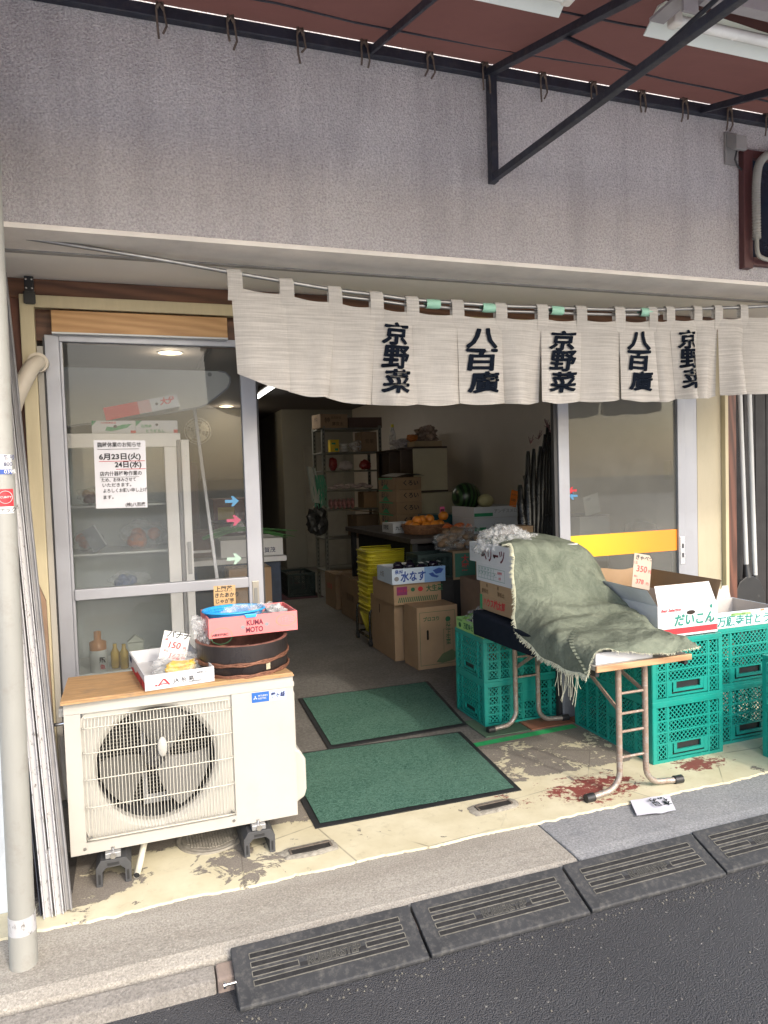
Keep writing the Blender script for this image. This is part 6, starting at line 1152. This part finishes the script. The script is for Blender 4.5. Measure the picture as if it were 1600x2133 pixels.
pack('shiny_bag', (3.14, 7.38, 1.95), (.13, .08, .09), [pm('shiny_brown_film', (.30, .22, .17), .15, .5, 30, .9, 40)], 'large shiny crinkled bag in the wooden tray', 'bag', 41, .8, None, 4); pack('orange_packet', (2.95, 7.34, 1.92), (.06, .05, .04), [pm('orange_packet', (.5, .16, .03), .4)], 'orange packet in the wooden tray', 'packet', 42, .4); pack('white_plastic_bag', (2.93, 7.6, 1.87), (.10, .1, .05), [pm('white_thin_bag', (.5, .46, .46), .4)], 'white and red plastic bag draped beside the wooden tray', 'bag', 43, .7, None, 4)
for i in range(4):
    carton('potato_carton', ['lowest', 'second lowest', 'second highest', 'topmost'][i]+' of four brown cartons with green mountain print stacked on the display table', (2.74, 7.22, .985+.128*i), 0, .28, .55, .126, [CARDD, GRN, INK, RED], [('L', 'ほくい', .16, .52, .075, 1, dict(bold=.03)), ('L', 'poly', [(.2, .05), (.62, .05), (.45, .42), (.36, .42)], 0), ('L', 'rect', .02, .86, .8, .97, 0), ('F', 'くろい', .25, .5, .06, 1, dict(bold=.03))], 'brown cartons stacked on the display table', tape=False)
mb = MB(); mb.grid(lambda a, b: (2.60+.32*a, 6.93+.5*b, 1.502+.03*math.sin(a*3)+.012*b), 6, 6); single('loose_lid', mb, [CARDG], 'loose grey cardboard sheet lying on the topmost brown carton', 'cardboard')
# display table
t = thing('display_table', 'long dark produce table along the right side of the shop', 'table', (3.0, 6.4, 0)); part(t, 'tabletop', MB().box(2.22, 3.58, 5.62, 7.55, .93, .975), [pm('dark_table', (.05, .04, .035), .6)], .004)
for x in (2.28, 3.5):
    for y in (5.7, 7.45): part(t, 'leg', MB().box(x-.025, x+.025, y-.025, y+.025, 0, .93), [BLACKP])
part(t, 'underside_shade', MB().box(2.32, 3.5, 5.75, 7.4, .25, .9), [pm('underside_shade_black', (.01, .01, .01), .9)])  # near-black block: shade under the tabletop put into its colour
tray('white_tray', 'low white tray with dark writing at the left end of the produce table', (2.42, 6.42, .976), 0, .23, .3, .09, [CARDW, CARDW, INK], prints=[('F', '九条ねぎ', .1, .5, .04, 0), ('L', '京野菜', .1, .5, .05, 0)])
def wicker(name, label, c, w, d, h, grp):
    mb = MB(); mb.lathe([(.8, .0), (.86, .02), (.98, h-.012), (1.0, h), (.95, h), (.9, h*.5), (0, .015)], c, 40, 0, True, None, w/2, d/2)
    for k in range(46): a = 2*PI*k/46; mb.tube([(c[0]+r*math.cos(a)*w/2, c[1]+r*math.sin(a)*d/2, c[2]+z) for r, z in ((.87, .01), (1.0, h))], .0035, 4)
    for j in range(4): mb.tube([(c[0]+(.89+.11*j/3)*math.cos(a)*w/2, c[1]+(.89+.11*j/3)*math.sin(a)*d/2, c[2]+.01+(h-.01)*j/3) for a in [2*PI*i/30 for i in range(31)]], .005, 4)
    return single(name, mb, [pm('wicker', (.25, .12, .06), .7, .35, 30, .3, 80)], label, 'basket', group=grp)
wicker('wicker_basket', 'round brown wicker basket full of oranges', (2.55, 6.08, .976), .44, .40, .085, 'wicker baskets on the produce table'); wicker('wicker_basket', 'brown wicker basket of orange red fruit in front of the blue crate', (2.78, 5.86, .976), .42, .32, .06, 'wicker baskets on the produce table')
OR = pm('orange_peel', (.78, .27, .03), .4, .1, 15, .25, 150, dirt=.2)
for i, (x, y, z) in enumerate(((-.13, -.08, .075), (-.04, -.12, .072), (.05, -.10, .08), (.13, -.03, .08), (-.13, .05, .085), (-.04, .0, .125), (.05, .02, .13), (-.09, -.02, .125), (.02, .1, .12), (.21, .06, .15))):
    mb = MB(); mb.blob((2.55+x, 6.08+y, .976+z), .047, 0, .05, 1.5, 3, i, (1, 1, .9)); single('orange', mb, [OR], 'orange heaped in the round wicker basket', 'orange', group='oranges in the wicker basket') if i < 9 else single('orange', mb, [OR], 'single large orange resting above the others below the pink card', 'orange')
RO = pm('persimmon_red', (.70, .16, .04), .4, .1, 10)
for i in range(9): rnd = random.Random(i+50); mb = MB(); mb.blob((2.63+.038*i, 5.80+.05*(i % 3), 1.035+.012*(i % 2)), .033, 0, .08, 1.5, 2, i, (1.2, 1, .8)); single('red_fruit', mb, [RO], 'orange red fruit in the second wicker basket', 'fruit', group='orange red fruit in the basket')
bc = carton('blue_green_crate', 'dark blue green crate behind the oranges', (2.90, 6.45, .976), 0, .42, .3, .15, [pm('dark_teal_plastic', (.01, .10, .12), .4)], tape=False, cat='crate')
price_card('price_card', 'pink price card standing behind the oranges', (2.752, 6.2, 1.09), .05, .12, 0.05, -.1, [pm('pink_card_bright', (.80, .16, .35), .6), INK], [('柑', .008, .08, .035, 1, .02, 0), ('98', .006, .035, .03, 1, .02, 0)])
t = thing('watermelon', 'large dark striped watermelon on the white fruit boxes', 'watermelon', (3.0, 6.05, 1.2))
def wmel():
    n = N('watermelon_skin'); w_ = n.new('ShaderNodeTexWave'); w_.inputs['Scale'].default_value = 7; w_.inputs['Distortion'].default_value = 5; w_.bands_direction = 'X'; n.t.links.new(n.co, w_.inputs['Vector']); n.set(Base_Color=n.ramp(w_.outputs['Fac'], (.35, (.008, .018, .01)), (.6, (.035, .09, .03))), Roughness=.3); return n.m
part(t, 'fruit', MB().blob((2.99, 6.12, 1.295), .135, 0, .03, 1, 4, 1), [wmel()])
mb = MB(); mb.blob((3.12, 5.98, 1.255), .075, 0, .03, 1, 3, 1, (1, 1, .85)); single('melon', mb, [pm('pale_melon', (.50, .46, .24), .6, .1, 20)], 'pale melon in front of the watermelon', 'melon')
carton('melon_box', 'lower white fruit box with faint green print on the produce table', (3.10, 5.95, .976), 0, .46, .46, .135, [CARDW, GRN, GREY], [('F', 'rect', .0, .15, .25, .4, 0), ('F', 'メロン', .35, .5, .05, 1)], tape=False); tray('melon_box', 'upper white fruit box with a green stripe under the watermelon', (3.10, 5.95, 1.1115), 0, .46, .46, .10, [CARDW, CARDG, GRN, GREY], prints=[('F', 'rect', .0, .15, .4, .45, 0), ('F', 'アンデスメロン', .42, .55, .04, 1)])
price_card('price_card', 'orange price card leaning against the wall by the melon boxes', (3.22, 5.72, 1.21), .07, .15, .25, -.1, [pm('orange_card', (.82, .22, .03), .6), INK], [('メロン', .006, .11, .02, 1, .01, 0), ('500', .01, .06, .03, 1, .01, 0)])
# potatoes and boxes in front
carton('potato_box', 'green printed brown box below the bag of potatoes', (2.66, 5.52, .64), 0, .34, .30, .235, [CARDD, pm('teal_print', (.05, .16, .11), .7), RED], [('F', 'rect', .05, .08, .6, .92, 0), ('F', '大\n鷲', .22, .55, .07, 1), ('L', 'rect', .05, .08, .95, .92, 0)], tape=False)
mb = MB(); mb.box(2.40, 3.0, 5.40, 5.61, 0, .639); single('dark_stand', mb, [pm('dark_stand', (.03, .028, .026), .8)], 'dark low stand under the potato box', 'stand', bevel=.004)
t = thing('potato_net', 'clear net bags heaped with brown potatoes at the front of the produce table', 'potatoes', (2.6, 5.5, .876))
PB = pm('brown_potato', (.24, .15, .085), .7, .25, 14, .2, 60)
for i in range(34):
    rnd = random.Random(i+7); x = 2.42+rnd.random()*.34; y = 5.42+rnd.random()*.16; z = .905+rnd.random()*.12*(1.2-abs(x-2.6)*3); mb = MB(); mb.blob((x, y, z), .033, 0, .15, 1.5, 2, i, (1.25, .9, .85)); part(t, 'potato', mb, [PB])
mb = MB(); mb.blob((2.52, 5.5, .945), .12, 0, .4, 2.5, 4, 71, (1.1, .9, .65)); mb.blob((2.70, 5.5, .98), .12, 0, .4, 2.5, 4, 72, (.9, .9, .75)); part(t, 'clear_net', mb, [FILM])
cg2 = crate(.30, .26, .20, 'small black green crate left of the potato box'); cg2.location = (2.33, 5.50, .665)
for o in children(cg2): o.data = o.data.copy(); [o.data.materials.__setitem__(i, pm('black_green_crate', (.012, .03, .028), .5)) for i in range(len(o.data.materials))]
cg2['group'] = ''; del cg2['group']
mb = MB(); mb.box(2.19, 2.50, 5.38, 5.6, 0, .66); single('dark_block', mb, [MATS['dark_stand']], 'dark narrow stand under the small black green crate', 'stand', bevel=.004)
carton('plain_carton', 'plain dark brown carton between the potato box and the light green box', (2.68, 5.05, 0), .0, .40, .35, .69, [pm('dull_brown_card', (.22, .145, .10), .8)], tape=False)
# aubergine pile
carton('tall_carton', 'tall brown carton with a hand hole under the aubergine boxes', (2.19, 5.75, 0), 0, .40, .60, .475, [CARD, DKG], [('F', 'frame', .35, .05, .9, .95, 0, .003), ('F', '近江', .55, .75, .05, 0)], tape=False, holes=(('F', .60, .55), ('L', .4, .8)))
carton('near_carton', 'brown carton with green brush lettering standing nearest the yellow baskets cart', (2.225, 5.255, 0), .02, .345, .27, .485, [CARD, DKG, pm('leaf_print', (.13, .17, .08), .8)], [('F', 'frame', .06, .06, .94, .92, 0, .003), ('F', 'ブロコり', .14, .80, .036, 0, dict(bold=.03)), ('F', 'frame', .64, .22, .88, .62, 0, .0025), ('F', '近\n江\n上\n生\n菜', .70, .55, .044, 0, dict(ln=.85)), ('F', 'disc', .76, .78, .022, 0), ('F', 'poly', [(.45, .10), (.6, .22), (.85, .28), (.98, .2), (.9, .1), (.6, .07)], 1)], holes=(('F', .25, .55),), tape=False)
carton('cabbage_carton', 'brown carton with maroon and green print under the aubergine box', (2.165, 5.62, .476), 0, .41, .52, .170, [CARD, PUR, DKG, RED], [('F', 'rect', .06, .45, .28, .85, 0), ('F', 'はくさい', .08, .65, .025, 3), ('F', '大生菜', .68, .66, .058, 1, dict(bold=.03, sx=.85)), ('F', 'disc', .56, .68, .022, 2), ('F', 'disc', .40, .68, .018, 1)]+[('F', 'poly', [(.08+.04*i, .1), (.10+.04*i, .1), (.13+.04*i, .34), (.11+.04*i, .34)], 1) for i in range(21)], tape=False)
tray('aubergine_box', 'pale blue box with brush lettering holding shiny aubergines', (2.165, 5.50, .647), .0, .46, .36, .125, [LBOX, CARDW, BLUE, LBLUE, GREY], prints=[('F', '泉州', .05, .78, .035, 0, dict(bold=.03)), ('F', '水なす', .15, .42, .085, 0, dict(bold=.035, shear=.1, sx=.85)), ('F', 'rect', .60, .0, 1.0, 1.0, 1), ('F', 'poly', [(.68, .55), (.74, .35), (.84, .25), (.88, .35), (.80, .45), (.76, .62)], 0), ('F', 'poly', [(.76, .75), (.82, .5), (.92, .55), (.97, .8), (.88, .9)], 0), ('F', 'disc', .08, .36, .02, 2), ('L', '大阪', .2, .5, .05, 2)])
AUB = pm('aubergine_skin', (.012, .008, .02), .12, .2, 5)
for i in range(11):
    rnd = random.Random(i+80); mb = MB(); mb.blob((2.00+.034*i, 5.36+.08*(i % 3), .765+.02*(i % 2)), .036, 0, .08, 1.5, 3, i, (1.25, 1, .85)); single('aubergine', mb, [AUB], 'shiny dark aubergine heaped in the pale blue box', 'aubergine', group='aubergines in the pale blue box')
for i, x in enumerate((2.06, 2.20, 2.27, 2.36)): mb = MB(); M4 = Matrix.Translation((x, 5.37, .806)) @ Matrix.Rotation(.3*i, 4, 'Z') @ Matrix.Rotation(.35, 4, 'X'); mb.box(-.022, .022, -.015, .015, 0, .001, 0, M4); single('paper_tag', mb, [WHT], 'small white tag lying on the aubergines', 'tag', group='white tags on the aubergines')
# yellow baskets on cart
def basket(label):
    t = thing('shopping_basket', label, 'shopping basket', (0, 0, 0), 0, 'yellow shopping baskets stacked on the cart')
    W, D, H = .56, .36, .235; mb = MB()
    def rr_(w, d, r, z, n=6):
        pts = []
        for cx_, cy_, a0 in ((w/2-r, d/2-r, 0), (-w/2+r, d/2-r, 90), (-w/2+r, -d/2+r, 180), (w/2-r, -d/2+r, 270)):
            for k in range(n+1): a = R_(a0+90*k/n); pts.append((cx_+r*math.cos(a), cy_+r*math.sin(a), z))
        return pts
    rings = [rr_(W*.80, D*.78, .04, 0), rr_(W*.82, D*.80, .045, .02), rr_(W*.82+.002, D*.80+.002, .045, .04)]; vs = sum([rr_(W*.80, D*.78, .04, 0), rr_(W*.83, D*.81, .045, .045)], []); n = 28
    mb.add(vs, [(i, (i+1) % n, n+(i+1) % n, n+i) for i in range(n)]+[tuple(range(n))[::-1]], 0)
    vs = sum([rr_(W*.96, D*.94, .05, H-.055), rr_(W*.975, D*.96, .05, H-.008), rr_(W*1.0, D*1.0, .055, H-.012), rr_(W*1.005, D*1.005, .055, H+.0), rr_(W*.96, D*.94, .05, H+.002), rr_(W*.945, D*.92, .05, H-.05)], [])
    mb.add(vs, [(j*n+i, j*n+(i+1) % n, (j+1)*n+(i+1) % n, (j+1)*n+i) for j in range(5) for i in range(n)], 0, True)
    # slatted walls
    lo = rr_(W*.83, D*.81, .045, .045, 6); hi = rr_(W*.96, D*.94, .05, H-.055, 6)
    def along(ring, f):
        f = (f % 1)*len(ring); i = int(f) % len(ring); g_ = f-int(f); a, b = Vector(ring[i]), Vector(ring[(i+1) % len(ring)]); return a.lerp(b, g_)
    L0 = []; 
    def even(ring, m):
        P_ = [Vector(p) for p in ring]; ds = [(P_[(i+1) % len(P_)]-P_[i]).length for i in range(len(P_))]; T_ = sum(ds); out = []; acc = 0; i = 0
        for k in range(m):
            s_ = T_*k/m
            while acc+ds[i] < s_: acc += ds[i]; i += 1
            out.append(P_[i].lerp(P_[(i+1) % len(P_)], (s_-acc)/ds[i]))
        return out
    m = 110; a_ = even(lo, m); b_ = even(hi, m)
    for k in range(m): mb.bar(a_[k], b_[k], .0062, .003, 0)
    for z in range(1, 8):
        f = z/8; q_ = [a.lerp(b, f) for a, b in zip(a_, b_)]; vs = [(p.x, p.y, p.z-.003) for p in q_]+[(p.x, p.y, p.z+.003) for p in q_]; mb.add(vs, [(i, (i+1) % m, m+(i+1) % m, m+i) for i in range(m)], 0)
    part(t, 'body', mb, [YELP], 0, local=True)
    mb = MB(); mb.tube(resample([Vector(p) for p in ((-W*.47, 0, H), (-W*.46, -D*.3, H+.010), (-W*.35, -D*.49, H+.012), (0, -D*.50, H+.012), (W*.35, -D*.49, H+.012), (W*.46, -D*.3, H+.010), (W*.47, 0, H))], 20), .005, 5)
    part(t, 'handle', mb, [YELP], 0, local=True); part(t, 'handle', MB().tube(resample([Vector(p) for p in ((-W*.47, 0, H), (-W*.46, D*.3, H+.010), (-W*.35, D*.49, H+.012), (0, D*.50, H+.012), (W*.35, D*.49, H+.012), (W*.46, D*.3, H+.010), (W*.47, 0, H))], 20), .005, 5), [YELP], 0, local=True)
    return t
bk = basket('lowest yellow shopping basket resting on the wheeled cart'); bk.location = (2.25, 6.22, .085); names = ['second', 'third', 'fourth', 'fifth', 'sixth', 'seventh', 'eighth', 'ninth', 'tenth', 'eleventh', 'twelfth', 'thirteenth', 'fourteenth']
for i in range(14): dup(bk, (2.25+.006*math.sin(i*2.3), 6.22+.004*math.cos(i*1.7), .085+.0375*(i+1)), .012*math.sin(i*1.9), (names[i]+' yellow shopping basket from the bottom of the stack' if i < 13 else 'topmost yellow shopping basket of the stack') if i < 13 else 'topmost yellow shopping basket of the stack')
t = thing('basket_cart', 'black tubular wheeled cart under the yellow shopping baskets', 'cart', (2.21, 6.2, 0))
for y in (6.04, 6.42): mb = MB(); mb.tube(resample([Vector(p) for p in ((1.975, y, .07), (1.975, y, .28), (2.0, y, .325), (2.05, y, .335), (2.40, y, .335), (2.44, y, .32), (2.46, y, .28), (2.46, y, .07))], 30), .011, 8); part(t, 'side_tube', mb, [pm('black_chrome', (.06, .06, .055), .25, .2, 8, metal=.8)])
for z in (.075,): mb = MB(); mb.box(1.965, 2.47, 6.03, 6.05, z-.01, z+.005); mb.box(1.965, 2.47, 6.41, 6.43, z-.01, z+.005); mb.box(1.965, 1.985, 6.05, 6.41, z-.01, z+.005); mb.box(2.45, 2.47, 6.05, 6.41, z-.01, z+.005); part(t, 'base_frame', mb, [MATS['black_chrome']])
for x in (1.975, 2.46):
    for y in (6.04, 6.42): mb = MB(); mb.tube([(x-.012, y, .028), (x+.012, y, .028)], .028, 16); mb.box(x-.016, x+.016, y-.012, y+.012, .035, .066); part(t, 'caster', mb, BLACKP, .003)
# black branches in film
t = thing('wrapped_branches', 'tall dark stems wrapped in clear film leaning in the corner by the right door stile', 'wrapped stems', (3.3, 5.0, 0))
BK = pm('dark_stem_wrap', (.012, .012, .013), .22, .3, 10, .6, 50)
tops = [(1083, 1010), (1100, 940), (1112, 935), (1126, 930), (1136, 905), (1142, 885), (1148, 900), (1154, 925), (1131, 960), (1092, 990), (1118, 980)]
for i, (u, v) in enumerate(tops):
    a = P(u, v, y=4.75+.03*i); b = P(1090+6.5*i, 1120, y=4.65+.03*i); b.z = .85; mb = MB(); pts = [b, b.lerp(a, .35)+Vector((.01, 0, 0)), b.lerp(a, .7), a]; mb.tube(resample(pts, 14), .03, 8, rs=[.056-.0030*k+.002*math.sin(k*2+i) for k in range(15)]); part(t, 'stem', mb, [BK])
for i, (u, v) in enumerate(((1105, 925), (1140, 890), (1122, 915), (1150, 905))):
    mb = MB(); c = P(u, v, y=4.78); rnd = random.Random(i)
    for k in range(9): mb.tube([c, c+Vector((rnd.uniform(-.035, .035), 0, rnd.uniform(.01, .07)))], .0025, 4)
    part(t, 'twig_tips', mb, [pm('twig_red', (.14, .06, .06), .8)])
a = P(1085, 1110, y=4.7); mb = MB(); mb.box(2.72, 3.12, 4.66, 5.14, 0, .86); single('brown_bin', mb, [CARDD], 'tall plain cardboard bin holding the wrapped stems', 'box', bevel=.003)
carton('tilted_brown_box', 'brown box with green edges tilted behind the canvas', (2.66, 4.40, .80), .5, .20, .26, .24, [CARD, GRN], [('F', 'frame', .03, .03, .97, .97, 0, .006)], tape=False); carton('holed_brown_box', 'brown box with punched holes in front of the wrapped stems', (2.63, 4.62, .62), -.1, .22, .2, .50, [CARDD, BRNI], [('F', s_, .3+.2*(i % 2), .9-.1*i, .03, 0) for i, s_ in enumerate('野菜直送')], tape=False)
mb = MB(); mb.box(2.50, 2.78, 4.30, 4.86, .0, .61); single('box_stand', mb, [CARDD], 'plain box supporting the brown boxes behind the canvas', 'box', bevel=.003)
mb = MB(); mb.box(2.9, 3.4, 4.5, 4.9, .8, 1.16) if False else mb.box(3.15, 3.42, 4.55, 4.9, .0, 1.16); mb.box(3.148, 3.422, 4.548, 4.902, 1.161, 1.17, 1); single('pale_drawer_unit', mb, [CARDW, GREY], 'pale drawer unit dimly seen through the right glass door', 'drawer unit', bevel=.003)
price_card('memo_sheet', 'tilted white memo sheet seen through the right glass door', (3.17, 4.5, 1.165), .13, .15, -.25, .15, [pm('memo_white', (.6, .6, .58), .7), GREY], [('伝票', .02, .12, .02, 1, .01, 0)])
mb = MB(); mb.lathe([(.0, 0), (.11, .0), (.12, .02), (.10, .10), (.0, .13)], (3.25, 4.0, 1.03), 20); single('black_bowl', mb, [BLACKP], 'black rounded cap showing above the orange band behind the right glass', 'cap'); mb = MB(); mb.box(3.1, 3.40, 3.87, 4.15, 0, 1.028); single('stool_box', mb, [MATS['dark_stand']], 'dark block behind the right glass door under the black cap', 'box', bevel=.004)

# ---------------------------------------------------------------- light
sd = Vector((.33, -1, .745)).normalized(); elev = math.asin(sd.z)
w = bpy.data.worlds.new('World'); scn.world = w; w.use_nodes = True; nt = w.node_tree; bg = nt.nodes['Background']
sk = nt.nodes.new('ShaderNodeTexSky'); sk.sky_type = 'NISHITA'; sk.sun_disc = False; sk.sun_elevation = elev; sk.sun_rotation = math.atan2(sd.x, sd.y); sk.dust_density = 3.0; sk.air_density = 1.0; sk.ozone_density = 1.0
nt.links.new(sk.outputs[0], bg.inputs[0]); bg.inputs[1].default_value = .42
sl = bpy.data.lights.new('sun', 'SUN'); sl.energy = 1.45; sl.angle = R_(2.0); sl.color = (1, .94, .84); so = bpy.data.objects.new('sun', sl); COL.objects.link(so)
so.rotation_euler = (-sd).to_track_quat('-Z', 'Y').to_euler()
scn.view_settings.view_transform = 'Standard'; scn.view_settings.look = 'None'; scn.view_settings.exposure = 0; scn.view_settings.gamma = 1
scn.cycles.max_bounces = 8; scn.cycles.transparent_max_bounces = 24; scn.cycles.diffuse_bounces = 5; scn.cycles.caustics_reflective = False; scn.cycles.caustics_refractive = False; scn.cycles.use_denoising = True; scn.cycles.sample_clamp_indirect = 4
